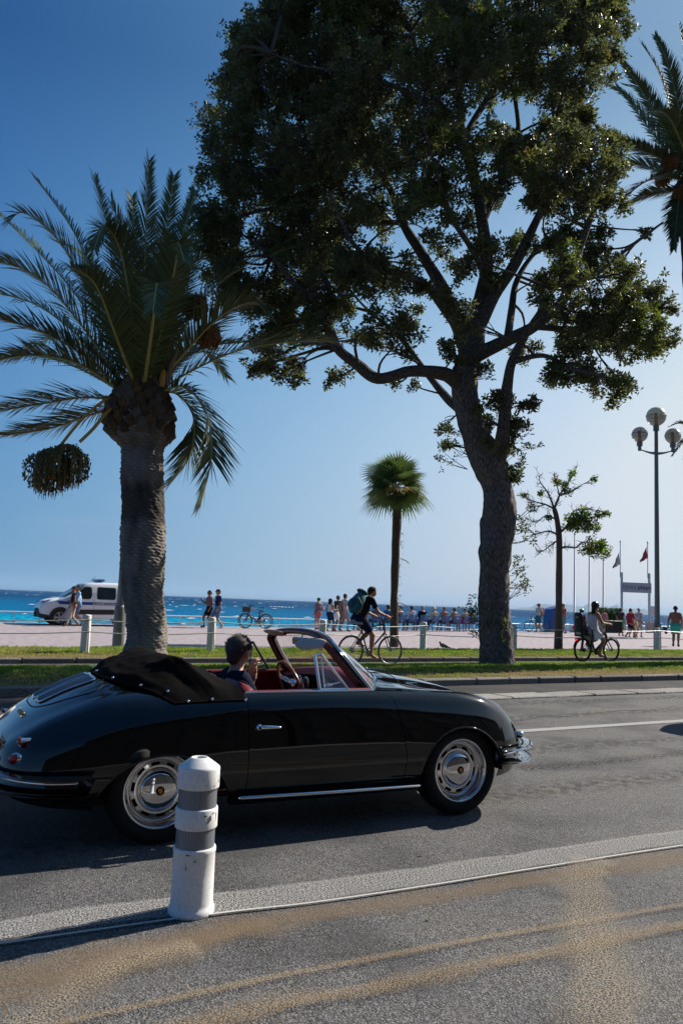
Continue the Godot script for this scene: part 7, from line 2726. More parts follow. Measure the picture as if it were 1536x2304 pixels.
func bicycle(called: String, label: String, at: Vector3, turn: float, r: float, base: float, col: Material, style := "", group := "") -> Node3D:
	# x forward; the rear hub stands above the origin
	var t := thing(called, label, "bicycle", at, turn, group)
	var blackm := M(0.008, 0.008, 0.008, 0.6)
	var steel := M(0.35, 0.35, 0.36, 0.3, 0.9)
	for x in [0.0, base]:
		var w := Node3D.new()
		w.name = "front_wheel" if x > 0 else "rear_wheel"
		t.add_child(w)
		w.position = Vector3(x, r, 0)
		var st := ST()
		var tw := 0.026 if style == "cargo" else 0.018
		torus(st, Vector3.ZERO, Basis.IDENTITY, r - tw, tw, 40, 7)
		put(st, "tyre", blackm, w)
		st = ST()
		torus(st, Vector3.ZERO, Basis.IDENTITY, r - tw * 2.3, 0.010, 40, 5)
		tube(st, [Vector3(0, 0, -0.05), Vector3(0, 0, 0.05)], 0.02, 8)
		put(st, "rim", blackm if style == "cargo" else steel, w)
		st = ST()
		for k in 20:
			var a := TAU * k / 20
			tube(st, [Vector3(cos(a + 0.35 * (1 if k % 2 else -1)) * 0.02, sin(a + 0.35 * (1 if k % 2 else -1)) * 0.02, 0.03 * (1 if k % 2 else -1)), Vector3(cos(a), sin(a), 0) * (r - tw * 2.3)], 0.0016, 3, false)
		put(st, "spokes", steel, w)
	var bb := Vector3(base * 0.42, r * 0.86, 0)
	var seat := Vector3(base * 0.24, r * 2.35, 0)
	var head_lo := Vector3(base * 0.855, r * 1.92, 0)
	var head_hi := Vector3(base * 0.82, r * 2.42, 0)
	if style == "":
		seat = Vector3(base * 0.20, r * 2.80, 0)
		head_lo = Vector3(base * 0.85, r * 2.15, 0)
		head_hi = Vector3(base * 0.81, r * 2.85, 0)
	if style == "mudguard":
		head_hi = Vector3(base * 0.81, r * 2.72, 0)
	if style == "cargo":
		head_lo = Vector3(base * 0.80, r * 1.95, 0)
		head_hi = Vector3(base * 0.745, r * 2.75, 0)
	var rh := Vector3(0, r, 0)
	var fh := Vector3(base, r, 0)
	var st := ST()
	var fr := 0.034 if style == "cargo" else 0.018
	if style == "cargo":
		tube(st, bezier([head_hi + Vector3(0, -0.1, 0), head_lo, bb + Vector3(0.06, 0.05, 0), bb], 5), 0.042, 8)
		tube(st, [bb, bb.lerp(seat, 0.8)], 0.026, 8)
	else:
		tube(st, [head_lo + Vector3(0, 0.02, 0), bb], fr + 0.003, 8)
		tube(st, [head_hi + Vector3(0, -0.03, 0), bb.lerp(seat, 0.80)], fr, 8)
		tube(st, [bb, bb.lerp(seat, 0.86)], fr, 8)
		tube(st, [head_lo, head_hi], fr + 0.004, 8)
	for s in [-1.0, 1.0]:
		tube(st, [rh + Vector3(0, 0, 0.055 * s), bb + Vector3(0, 0, 0.04 * s)], 0.010, 6)
		tube(st, [rh + Vector3(0, 0, 0.055 * s), bb.lerp(seat, 0.72) + Vector3(0, 0, 0.02 * s)], 0.009, 6)
	put(st, "frame", col, t)
	st = ST()
	for s in [-1.0, 1.0]:
		tube(st, bezier([head_lo + Vector3(0, -0.02, 0.05 * s), head_lo.lerp(fh, 0.5) + Vector3(0, 0.0, 0.055 * s), fh + Vector3(0, 0, 0.055 * s)], 3), 0.016 if style == "cargo" else 0.012, 6)
	tube(st, [head_lo + Vector3(0, -0.02, -0.06), head_lo + Vector3(0, -0.02, 0.06)], 0.015, 6)
	put(st, "fork", col, t)
	st = ST()
	tube(st, [bb.lerp(seat, 0.8), seat + Vector3(0, -0.03, 0)], 0.013, 6)
	put(st, "seat_post", steel, t)
	st = ST()
	tube(st, bezier([seat + Vector3(-0.11, 0.01, 0), seat + Vector3(-0.02, 0.005, 0), seat + Vector3(0.15, 0.0, 0)], 4), [0.07, 0.082, 0.08, 0.072, 0.06, 0.045, 0.034, 0.028, 0.02], 8, true, false, 0.42)
	put(st, "saddle", blackm, t)
	var top := head_hi + Vector3(-0.01, 0.06, 0)
	st = ST()
	tube(st, [head_hi, top], 0.014, 6)
	tube(st, bezier([top + Vector3(-0.07 if style == "cargo" else -0.03, 0.05, -0.29), top + Vector3(0.02, 0.04, -0.16), top + Vector3(0.04, 0.0, 0), top + Vector3(0.02, 0.04, 0.16), top + Vector3(-0.07 if style == "cargo" else -0.03, 0.05, 0.29)], 4), 0.012, 6)
	put(st, "handlebar", blackm, t)
	st = ST()
	lathe(st, [Vector2(0.02, -0.006), Vector2(0.085, -0.004), Vector2(0.085, 0.004), Vector2(0.02, 0.006)], 24, Transform3D(Basis(Vector3.RIGHT, PI / 2), bb + Vector3(0, 0, 0.055)))
	tube(st, [bb + Vector3(0, 0, 0.07), bb + Vector3(0.10, -0.13, 0.08)], 0.012, 6)
	tube(st, [bb + Vector3(0, 0, -0.07), bb + Vector3(-0.10, 0.13, -0.08)], 0.012, 6)
	for q in [Vector3(0.10, -0.13, 0.13), Vector3(-0.10, 0.13, -0.13)]:
		box(st, bb + q, Vector3(0.09, 0.022, 0.09))
	tube(st, [rh + Vector3(0, 0.04, 0.055), bb + Vector3(0, 0.083, 0.055)], 0.005, 4)
	tube(st, [rh + Vector3(0, -0.04, 0.055), bb + Vector3(0, -0.083, 0.055)], 0.005, 4)
	lathe(st, [Vector2(0.0, -0.015), Vector2(0.055, -0.012), Vector2(0.055, 0.012), Vector2(0.0, 0.015)], 16, Transform3D(Basis(Vector3.RIGHT, PI / 2), rh + Vector3(0, 0, 0.055)))
	put(st, "cranks", steel if style != "cargo" else blackm, t)
	if style == "cargo" or style == "mudguard":
		st = ST()
		for x in [0.0, base]:
			var arc := []
			for k in 12:
				var a := deg_to_rad(lerpf(15.0, 170.0 if x == 0.0 else 150.0, k / 11.0))
				arc.append(Vector3(x + cos(a) * (r + 0.025), r + sin(a) * (r + 0.025), 0))
			tube(st, arc, 0.02, 5, true, false, 0.4)
		put(st, "mudguard", blackm, t)
	if style == "mudguard":
		st = ST()
		var rack := Vector3(-0.02, r * 2.12, 0)
		tube(st, [rack + Vector3(-0.16, 0, 0.06), rack + Vector3(0.2, 0, 0.06)], 0.008, 5)
		tube(st, [rack + Vector3(-0.16, 0, -0.06), rack + Vector3(0.2, 0, -0.06)], 0.008, 5)
		tube(st, [rack + Vector3(-0.1, 0, 0.06), rh + Vector3(0, 0, 0.06)], 0.006, 5)
		put(st, "rack", steel, t)
	return t


func basket(label: String, at: Vector3, size: Vector3, m: Material, rimm: Material) -> void:
	var t := thing("basket", label, "basket", at)
	for k in 4:
		var st := ST(false)
		var along_x := k < 2
		var s := -1.0 if k % 2 else 1.0
		box(st, Vector3(0 if along_x else s * size.x / 2, 0, s * size.z / 2 if along_x else 0.0), Vector3(size.x if along_x else 0.012, size.y, 0.012 if along_x else size.z), Basis.IDENTITY, 0.003)
		put(st, "side", m, t)
	var b := ST(false)
	box(b, Vector3(0, -size.y / 2 + 0.008, 0), Vector3(size.x - 0.02, 0.012, size.z - 0.02))
	put(b, "base", m, t)
	var st := ST()
	var q := [Vector3(-size.x / 2, size.y / 2, -size.z / 2), Vector3(size.x / 2, size.y / 2, -size.z / 2), Vector3(size.x / 2, size.y / 2, size.z / 2), Vector3(-size.x / 2, size.y / 2, size.z / 2)]
	for k in 4:
		tube(st, [q[k], q[(k + 1) % 4]], 0.012, 5)
	put(st, "basket_rim", rimm, t)


func make_bikes() -> void:
	var black := M(0.010, 0.011, 0.014, 0.35)
	bicycle("bicycle", "black bicycle ridden by the person with the turquoise backpack", Vector3(9.61, 0.01, -15.6), 0.0, 0.345, 1.08, black)
	bicycle("cargo_bicycle", "dark electric bicycle with child seat ridden by the person in helmet", Vector3(17.64, 0.01, -16.12), 0.0, 0.345, 1.18, M(0.045, 0.047, 0.05, 0.4), "cargo")
	basket("black box basket with pale rim on the front of the electric bicycle", Vector3(18.93, 1.03, -16.12), Vector3(0.33, 0.33, 0.34), M(0.008, 0.008, 0.010, 0.7), M(0.4, 0.4, 0.4, 0.5))
	# two parked against the railing
	bicycle("parked_bicycle", "parked bicycle with wicker basket, nearer of two at the railing", Vector3(16.35, 0.05, -34.2), PI - 0.06, 0.345, 1.05, M(0.012, 0.014, 0.016, 0.4), "mudguard", "bicycles parked at the railing")
	basket("small wicker basket on the handlebar of the parked bicycle", Vector3(15.33, 0.93, -34.22), Vector3(0.28, 0.24, 0.3), M(0.07, 0.05, 0.045, 0.9), M(0.08, 0.06, 0.05, 0.9))
	bicycle("parked_bicycle", "parked bicycle leaning close behind the one with the basket", Vector3(16.55, 0.05, -34.75), PI + 0.1, 0.345, 1.03, M(0.03, 0.05, 0.07, 0.4), "", "bicycles parked at the railing")
	bicycle("bicycle", "bicycle standing beside the person with the dark red backpack", Vector3(37.4, 0.05, -37.4), PI - 0.3, 0.345, 1.04, M(0.03, 0.03, 0.035, 0.4))
	# child seat on the carrier
	var t := thing("child_seat", "black child seat fixed over the electric bicycle's rear wheel", "child seat", Vector3(17.60, 0.72, -16.12))
	var st := ST()
	grid(st, func(u, v):
		var an: float = lerpf(-2.1, 2.1, u)
		var y := lerpf(0.06, 0.68, v)
		var w: float = lerpf(0.17, 0.15, v) * (1.0 if v < 0.9 else 1.0 - (v - 0.9) * 3.0)
		return Vector3(-0.16 - 0.02 * v - cos(an) * 0.03 + (1.0 - cos(an)) * lerpf(0.05, 0.07, 1.0 - v), y, sin(an) * w), 18, 14)
	put(st, "shell", M(0.008, 0.008, 0.009, 0.6), t)
	st = ST(false)
	box(st, Vector3(0.02, 0.05, 0), Vector3(0.34, 0.06, 0.3), Basis(Vector3.BACK, 0.1), 0.02)
	put(st, "seat_pan", M(0.008, 0.008, 0.009, 0.6), t)
	st = ST(false)
	for s in [-1.0, 1.0]:
		box(st, Vector3(0.22, -0.16, 0.17 * s), Vector3(0.09, 0.46, 0.05), Basis(Vector3.BACK, -0.18), 0.02)
		tube(st, [Vector3(-0.12, 0.24, 0.17 * s), Vector3(0.05, 0.27, 0.19 * s), Vector3(0.22, 0.24, 0.17 * s), Vector3(0.25, 0.05, 0.17 * s)], 0.024, 6)
		box(st, Vector3(0.23, -0.40, 0.19 * s), Vector3(0.16, 0.04, 0.09), Basis.IDENTITY, 0.01)
	put(st, "foot_guard", M(0.01, 0.01, 0.011, 0.6), t)
	st = ST(false)
	box(st, Vector3(-0.195, 0.10, 0.05), Vector3(0.03, 0.07, 0.18), Basis.IDENTITY, 0.01)
	box(st, Vector3(-0.225, 0.55, 0.02), Vector3(0.012, 0.03, 0.11), Basis.IDENTITY, 0.003)
	put(st, "label_plate", M(0.3, 0.3, 0.31, 0.5), t)
	st = ST(false)
	box(st, Vector3(-0.10, -0.06, 0.0), Vector3(0.24, 0.05, 0.12), Basis.IDENTITY, 0.01)
	put(st, "carrier", M(0.01, 0.01, 0.01, 0.5), t)
	st = ST(false)
	box(st, Vector3(-0.225, -0.08, 0), Vector3(0.03, 0.04, 0.10), Basis.IDENTITY, 0.008)
	var rl := put(st, "rear_light", M(0.5, 0.01, 0.015, 0.3), t)
	var em := (M(0.5, 0.01, 0.015, 0.3)).duplicate()
	em.emission_enabled = true
	em.emission = Color(1.0, 0.03, 0.05)
	em.emission_energy_multiplier = 0.9
	rl.material_override = em


# ---------------------------------------------------------------- people
# A figure is a set of tapered bones whose distances are joined by a smooth minimum and meshed as surface nets.
# Figure axes: x forward, y up, z to the figure's right.
func ik(a: Vector3, target: Vector3, l1: float, l2: float, bend: Vector3) -> Vector3:
	var d := target - a
	var l := clampf(d.length(), 0.05, (l1 + l2) * 0.999)
	var n := d.normalized()
	var x := (l1 * l1 - l2 * l2 + l * l) / (2.0 * l)
	var h := sqrt(maxf(0.0, l1 * l1 - x * x))
	var b := (bend - n * bend.dot(n)).normalized()
	return a + n * x + b * h


func field(bones: Array, h: float, k: float) -> Dictionary:
	var lo := Vector3.ONE * 1e9
	var hi := -lo
	for b in bones:
		var r := maxf(b[2], b[3]) + k + 3.0 * h
		for p in [b[0], b[1]]:
			lo = lo.min(p - Vector3.ONE * r)
			hi = hi.max(p + Vector3.ONE * r)
	var n := Vector3i(((hi - lo) / h).ceil()) + Vector3i.ONE
	var size := n.x * n.y * n.z
	var f := PackedFloat32Array()
	f.resize(size)
	f.fill(9.0)
	var near := PackedFloat32Array()
	near.resize(size)
	near.fill(9.0)
	var who := PackedInt32Array()
	who.resize(size)
	var part := PackedFloat32Array()
	part.resize(size)
	var touched := {}
	for bi in bones.size():
		var b: Array = bones[bi]
		var a: Vector3 = b[0]
		var e: Vector3 = b[1]
		var ra: float = b[2]
		var rb: float = b[3]
		var flat: Vector3 = b[5] if b.size() > 5 else Vector3.ONE
		var r := maxf(ra, rb) + k + 2.2 * h
		var q0 := Vector3i(((a.min(e) - Vector3.ONE * r - lo) / h).floor()).max(Vector3i.ZERO)
		var q1 := Vector3i(((a.max(e) + Vector3.ONE * r - lo) / h).ceil()).min(n - Vector3i.ONE)
		var ab := e - a
		var ll := maxf(ab.length_squared(), 1e-9)
		for z in range(q0.z, q1.z + 1):
			for y in range(q0.y, q1.y + 1):
				var idx := (z * n.y + y) * n.x + q0.x
				for x in range(q0.x, q1.x + 1):
					var p := lo + Vector3(x, y, z) * h
					var t := clampf((p - a).dot(ab) / ll, 0.0, 1.0)
					var d := ((p - a - ab * t) * flat).length() - (ra + (rb - ra) * t)
					var o := f[idx]
					if d < near[idx]:
						near[idx] = d
						who[idx] = bi
						part[idx] = t
					if o > 8.0:
						f[idx] = d
						touched[idx] = true
					else:
						var u := clampf(0.5 + 0.5 * (o - d) / k, 0.0, 1.0)
						f[idx] = lerpf(o, d, u) - k * u * (1.0 - u)
					idx += 1
	return {"lo": lo, "n": n, "h": h, "f": f, "who": who, "part": part, "cells": touched.keys()}


func nets(st: SurfaceTool, F: Dictionary, iso: float, keep = null) -> void:
	var n: Vector3i = F.n
	var f: PackedFloat32Array = F.f
	var h: float = F.h
	var lo: Vector3 = F.lo
	var sx := 1
	var sy := n.x
	var sz := n.x * n.y
	var off := [0, sx, sy, sx + sy, sz, sx + sz, sy + sz, sx + sy + sz]
	var verts := {}
	var top := f.size() - sx - sy - sz - 1
	for c in F.cells:
		if c > top:
			continue
		var v0 := f[c] - iso
		var inside := v0 < 0.0
		var mixed := false
		for k in range(1, 8):
			var v := f[c + off[k]]
			if v > 8.0:
				mixed = false
				break
			if ((v - iso) < 0.0) != inside:
				mixed = true
		if not mixed:
			continue
		var s := Vector3.ZERO
		var m := 0
		for e in [[0, 1], [2, 3], [4, 5], [6, 7], [0, 2], [1, 3], [4, 6], [5, 7], [0, 4], [1, 5], [2, 6], [3, 7]]:
			var a: float = f[c + off[e[0]]] - iso
			var b: float = f[c + off[e[1]]] - iso
			if (a < 0.0) != (b < 0.0):
				var t := a / (a - b)
				var pa := Vector3(e[0] & 1, (e[0] >> 1) & 1, e[0] >> 2)
				var pb := Vector3(e[1] & 1, (e[1] >> 1) & 1, e[1] >> 2)
				s += pa.lerp(pb, t)
				m += 1
		var q := Vector3(c % n.x, (c / n.x) % n.y, c / sz)
		verts[c] = lo + (q + s / m) * h
	for c in verts:
		var v := f[c] - iso
		for ax in [[sx, sy, sz], [sy, sz, sx], [sz, sx, sy]]:
			var w := f[c + ax[0]] - iso
			if (v < 0.0) == (w < 0.0):
				continue
			var c1: int = c - ax[1]
			var c2: int = c - ax[1] - ax[2]
			var c3: int = c - ax[2]
			if not (verts.has(c1) and verts.has(c2) and verts.has(c3)):
				continue
			if keep != null:
				var mid: Vector3 = (verts[c] + verts[c2]) * 0.5
				if not keep.call(F.who[c], F.part[c], mid):
					continue
			if v < 0.0:
				quad(st, verts[c], verts[c3], verts[c2], verts[c1])
			else:
				quad(st, verts[c], verts[c1], verts[c2], verts[c3])


const TONES := {"fair": [0.44, 0.25, 0.18], "tan": [0.34, 0.175, 0.11], "brown": [0.22, 0.11, 0.07]}


func hand_fingers(st: SurfaceTool, wrist: Vector3, to: Vector3, palm: Vector3, s: float, curl: float, thumb_side: float) -> void:
	# four fingers of unequal length and a thumb, each a bent chain
	var fwd := to.normalized()
	var pn := (palm - fwd * palm.dot(fwd)).normalized()
	var side := fwd.cross(pn)
	var knuckles := wrist + fwd * 0.085 * s
	for i in 4:
		var o: Vector3 = knuckles + side * (i - 1.5) * 0.019 * s + fwd * [0.0, 0.006, 0.004, -0.006][i] * s
		var l: float = [0.068, 0.078, 0.073, 0.058][i] * s
		var p := [o - fwd * 0.02 * s, o]
		var d := fwd
		for j in 3:
			d = d.rotated(side, curl * [0.8, 1.1, 0.8][j] * -1.0)
			p.append(p[-1] + d * l * [0.46, 0.30, 0.24][j])
		tube(st, p, [0.0095 * s, 0.0095 * s, 0.0088 * s, 0.008 * s, 0.0065 * s], 6)
	var t0 := wrist + fwd * 0.025 * s + side * 0.03 * s * thumb_side
	var td := (fwd * 0.7 + side * 0.65 * thumb_side + pn * 0.3).normalized()
	var t1 := t0 + td * 0.042 * s
	var t2 := t1 + (td + fwd * 0.5 + pn * curl * 0.5).normalized() * 0.032 * s
	tube(st, [t0, t1, t2], [0.012 * s, 0.0105 * s, 0.008 * s], 6)


# J: joints; look: clothes and colours
func figure(label: String, at: Vector3, turn: float, J: Dictionary, L: Dictionary, group := "") -> Node3D:
	var t := thing("person", label, "person", at, turn, group)
	var s: float = J.get("s", 1.0)
	var g: float = L.get("cell", 0.021)
	var wide: float = L.get("wide", 1.0)
	var bones := []
	var P: Vector3 = J.pelvis
	var C: Vector3 = J.chest
	var N: Vector3 = J.neck
	var H: Vector3 = J.head
	var up := (N - P).normalized()
	var right: Vector3 = J.get("right", Vector3(0, 0, 1))
	var fw := up.cross(right).normalized() * -1.0
	if fw.x < 0 and absf(fw.x) > 0.3:
		fw = -fw
	fw = J.get("front", fw)
	# 0..5 the trunk
	for e in [-1.0, 1.0]:
		bones.append([P + right * 0.062 * e * s, C + right * 0.072 * e * s * wide, 0.098 * s, 0.098 * s * wide])
		bones.append([C + right * 0.07 * e * s * wide, N + right * 0.045 * e * s - up * 0.05 * s, 0.10 * s * wide, 0.058 * s])
	bones.append([P - right * 0.075 * s - fw * 0.02 * s - up * 0.02 * s, P + right * 0.075 * s - fw * 0.02 * s - up * 0.02 * s, 0.102 * s, 0.102 * s])
	bones.append([N + right * -0.13 * s * wide - up * 0.045 * s, N + right * 0.13 * s * wide - up * 0.045 * s, 0.055 * s, 0.055 * s])
	# 6 neck, 7 skull, 8 jaw
	bones.append([N - up * 0.04 * s, N.lerp(H, 0.72), 0.054 * s, 0.05 * s])
	var hd: Vector3 = J.get("face", fw)
	var hu: Vector3 = J.get("crown", Vector3.UP)
	hu = (hu - hd * hu.dot(hd)).normalized()
	bones.append([H + hu * 0.025 * s - hd * 0.022 * s, H + hu * 0.02 * s + hd * 0.018 * s, 0.086 * s, 0.083 * s])
	bones.append([H - hu * 0.02 * s + hd * 0.022 * s, H - hu * 0.082 * s + hd * 0.046 * s, 0.066 * s, 0.036 * s])
	# 9 nose
	bones.append([H - hu * 0.005 * s + hd * 0.088 * s, H - hu * 0.03 * s + hd * 0.104 * s, 0.012 * s, 0.015 * s])
	# arms 10..15, legs 16..21, feet
	for e in ["l", "r"]:
		bones.append([J["sh_" + e], J["el_" + e], 0.054 * s * wide, 0.041 * s])
		bones.append([J["el_" + e], J["wr_" + e], 0.041 * s, 0.027 * s])
		var w: Vector3 = J["wr_" + e]
		var hdir: Vector3 = J.get("hand_" + e, (w - J["el_" + e])).normalized()
		bones.append([w, w + hdir * 0.075 * s, 0.027 * s, 0.034 * s])
	for e in ["l", "r"]:
		bones.append([J["hip_" + e], J["kn_" + e], 0.086 * s * L.get("leg", 1.0), 0.056 * s])
		bones.append([J["kn_" + e], J["an_" + e], 0.054 * s, 0.036 * s])
		bones.append([J["an_" + e] - Vector3(0, 0.01, 0) * s, J["toe_" + e], 0.040 * s, 0.028 * s])
		# calf muscle
		var kk: Vector3 = J["kn_" + e]
		var aa: Vector3 = J["an_" + e]
		bones.append([kk.lerp(aa, 0.18), kk.lerp(aa, 0.5), 0.050 * s, 0.044 * s])
	var F := field(bones, g, 0.035 * s)
	var tone: Array = TONES[L.get("skin", "tan")]
	var skin := M(tone[0], tone[1], tone[2], 0.55, 0.0, 0.35)
	var st := ST()
	nets(st, F, 0.0)
	for e in ["l", "r"]:
		var w: Vector3 = J["wr_" + e]
		var hdir: Vector3 = J.get("hand_" + e, (w - J["el_" + e])).normalized()
		var pm: Vector3 = J.get("palm_" + e, Vector3(0, 0, 1.0 if e == "l" else -1.0))
		hand_fingers(st, w, hdir, pm, s, J.get("curl", 0.35), (1.0 if e == "l" else -1.0) * J.get("thumb", 1.0))
	# ears
	for e in [-1.0, 1.0]:
		var er: Vector3 = hd.cross(hu).normalized() * e
		ball(st, H + er * 0.085 * s - hd * 0.012 * s - hu * 0.01 * s, Vector3(0.018, 0.032, 0.012) * s, 6, Basis(hd, hu, er))
	put(st, "body", skin, t)
	if g < 0.016:
		st = ST()
		for e in [-1.0, 1.0]:
			var er: Vector3 = hd.cross(hu).normalized() * e
			ball(st, H + er * 0.032 * s + hd * 0.079 * s + hu * 0.012 * s, Vector3(0.010, 0.007, 0.014) * s, 6, Basis(hd, hu, er))
		put(st, "eyes", M(0.02, 0.015, 0.012, 0.2), t)
		st = ST()
		ball(st, H + hd * 0.086 * s - hu * 0.056 * s, Vector3(0.008, 0.006, 0.024) * s, 6, Basis(hd, hu, hd.cross(hu)))
		put(st, "mouth", M(0.25, 0.07, 0.06, 0.5), t)
	# clothes: the same field a little farther out, kept where the garment goes
	if L.has("shirt"):
		var sl: float = L.get("sleeve", 0.55)
		var low: float = L.get("hem", -0.09) * s
		var neck_cut: float = L.get("cut", -0.01) * s
		st = ST()
		nets(st, F, 0.014 * s, func(w, pt, m):
			if w <= 5:
				var hgt: float = (m - P).dot(up)
				return hgt > low and (m - N).dot(up) < neck_cut
			if w in [16, 20]:
				return (m - P).dot(up) > low
			if w in [10, 13]:
				return pt < minf(sl, 1.0)
			if w in [11, 14]:
				return sl > 1.0 and pt < sl - 1.0
			return false)
		put(st, "shirt", M(L.shirt[0], L.shirt[1], L.shirt[2], 0.9, 0.0, 0.2), t)
	if L.has("shorts"):
		var ln: float = L.get("length", 0.6)
		st = ST()
		nets(st, F, L.get("loose", 0.020) * s, func(w, pt, m):
			if w <= 5:
				return (m - P).dot(up) < 0.085 * s
			if w in [16, 20]:
				return pt < ln
			if w in [17, 19, 21, 23]:
				return ln > 1.0 and pt < ln - 1.0
			return false)
		put(st, "shorts" if ln < 1.0 else "trousers", M(L.shorts[0], L.shorts[1], L.shorts[2], 0.9, 0.0, 0.2), t)
	if L.has("skirt"):
		st = ST()
		var k0 := P + up * 0.10 * s
		var mid: Vector3 = J.kn_l.lerp(J.kn_r, 0.5)
		var k1: Vector3 = P.lerp(mid, 1.0) + (mid - P).normalized() * L.get("skirt_drop", 0.1) * s
		grid(st, func(u, v):
			var a: float = u * TAU
			var spread: float = lerpf(0.135, L.get("flare", 0.24), pow(v, 0.7)) * s * (1.0 + 0.10 * sin(a * 7.0 + v * 2.0) * v)
			return k0.lerp(k1, v) + Vector3(cos(a) * spread * (1.0 + 0.25 * v), 0, sin(a) * spread * 0.95), 28, 9)
		put(st, "skirt", L.skirt if L.skirt is Material else M(L.skirt[0], L.skirt[1], L.skirt[2], 0.9, 0.0, 0.2), t)
	if L.has("shoe"):
		st = ST()
		nets(st, F, 0.009 * s, func(w, _pt, m): return w in [18, 22] and m.y < maxf(J.an_l.y, J.an_r.y) + 0.03 and (m.y < J["an_l" if w == 18 else "an_r"].y + 0.012))
		put(st, "shoes", M(L.shoe[0], L.shoe[1], L.shoe[2], 0.7), t)
	# hair and hats
	var hc: Array = L.get("hair", [0.02, 0.014, 0.010])
	var style: String = L.get("style", "short")
	var hm := M(hc[0], hc[1], hc[2], 0.65, 0.0, 0.35)
	if style != "bald":
		var hb := [[H + hu * 0.034 * s - hd * 0.030 * s, H + hu * 0.032 * s + hd * 0.010 * s, 0.089 * s, 0.084 * s]]
		if style == "long":
			hb.append([H - hd * 0.05 * s, H - hd * 0.085 * s - hu * 0.17 * s, 0.085 * s, 0.062 * s])
			hb.append([H - hd * 0.085 * s - hu * 0.17 * s, H - hd * 0.09 * s - hu * 0.27 * s, 0.062 * s, 0.03 * s])
		elif style == "curly":
			hb.append([H - hd * 0.05 * s + hu * 0.01 * s, H - hd * 0.07 * s - hu * 0.12 * s, 0.112 * s, 0.088 * s])
		elif style == "bun":
			hb.append([H - hd * 0.11 * s + hu * 0.05 * s, H - hd * 0.13 * s + hu * 0.06 * s, 0.045 * s, 0.042 * s])
		elif style == "tail":
			hb.append([H - hd * 0.10 * s + hu * 0.03 * s, H - hd * 0.15 * s - hu * 0.12 * s, 0.036 * s, 0.022 * s])
		else:
			hb.append([H - hd * 0.055 * s - hu * 0.01 * s, H - hd * 0.06 * s - hu * 0.05 * s, 0.066 * s, 0.052 * s])
		var hf := field(hb, minf(g, 0.014) if style != "curly" else g, 0.02 * s)
		st = ST()
		nets(st, hf, 0.0, func(_w, _p, m):
			var q: Vector3 = m - H
			return q.dot(hu) > 0.022 * s + maxf(0.0, q.dot(hd)) * 0.75 or q.dot(hd) < -0.012 * s)
		if L.has("tuft"):
			var r := RandomNumberGenerator.new()
			r.seed = 4
			for i in 1500:
				var d := Vector3(r.randfn(), r.randfn(), r.randfn()).normalized()
				if d.dot(hu) < -0.1 and d.dot(hd) > -0.5 or d.dot(hd) > 0.75:
					continue
				var p := H + hu * 0.028 * s - hd * 0.02 * s + d * 0.088 * s
				if d.dot(hu) < -0.4:
					continue
				var e := p + (d + hu * 0.6 + hd * 0.4 + Vector3(r.randfn(), r.randfn(), r.randfn()) * 0.4).normalized() * r.randf_range(0.010, 0.034) * s
				var sd := d.cross(Vector3(0.3, 0.5, 0.8)).normalized() * 0.0045
				triangle(st, p - sd, p + sd, e)
		put(st, "hair", hm, t)
	if L.has("cap"):
		st = ST()
		var bs := Basis(hd, hu, hd.cross(hu))
		lathe(st, [Vector2(0.103, 0.03), Vector2(0.104, 0.06), Vector2(0.092, 0.098), Vector2(0.055, 0.125), Vector2(0.0, 0.133)], 16, Transform3D(bs.scaled(Vector3.ONE * s), H - hd * 0.01 * s))
		if L.get("brim", "peak") == "peak":
			grid(st, func(u, v):
				var a := lerpf(-1.1, 1.1, u)
				return H + hd * (cos(a) * (0.095 + 0.075 * v) * s) + hd.cross(hu) * sin(a) * (0.095 + 0.01 * v) * s + hu * (0.042 - 0.02 * v) * s, 10, 3)
		else:
			lathe(st, [Vector2(0.10, 0.045), Vector2(0.165, 0.028)], 18, Transform3D(bs.scaled(Vector3.ONE * s), H))
		put(st, "cap" if L.get("brim", "peak") == "peak" else "hat", M(L.cap[0], L.cap[1], L.cap[2], 0.85), t)
	if L.has("helmet"):
		st = ST()
		var bs := Basis(hd, hu, hd.cross(hu)) * Basis(Vector3.BACK, -0.12)
		lathe(st, [Vector2(0.112, 0.005), Vector2(0.122, 0.03), Vector2(0.121, 0.07), Vector2(0.098, 0.12), Vector2(0.055, 0.147), Vector2(0.0, 0.155)], 20, Transform3D(bs * Basis.from_scale(Vector3(1.22, 1, 0.95) * s), H + hu * 0.005 * s - hd * 0.005 * s))
		put(st, "helmet", M(L.helmet[0], L.helmet[1], L.helmet[2], 0.25), t)
		st = ST()
		for e in [-1.0, 0.0, 1.0]:
			var rib := []
			for k in 9:
				var a := lerpf(0.35, PI - 0.35, k / 8.0)
				rib.append(H + (bs * Vector3(cos(a) * 0.142, sin(a) * 0.152 + 0.006, e * 0.055)) * s)
			tube(st, rib, 0.011 * s, 5)
		put(st, "helmet_vents", M(L.helmet[0] * 3.0 + 0.02, L.helmet[1] * 3.0 + 0.02, L.helmet[2] * 3.0 + 0.02, 0.5), t)
	return t


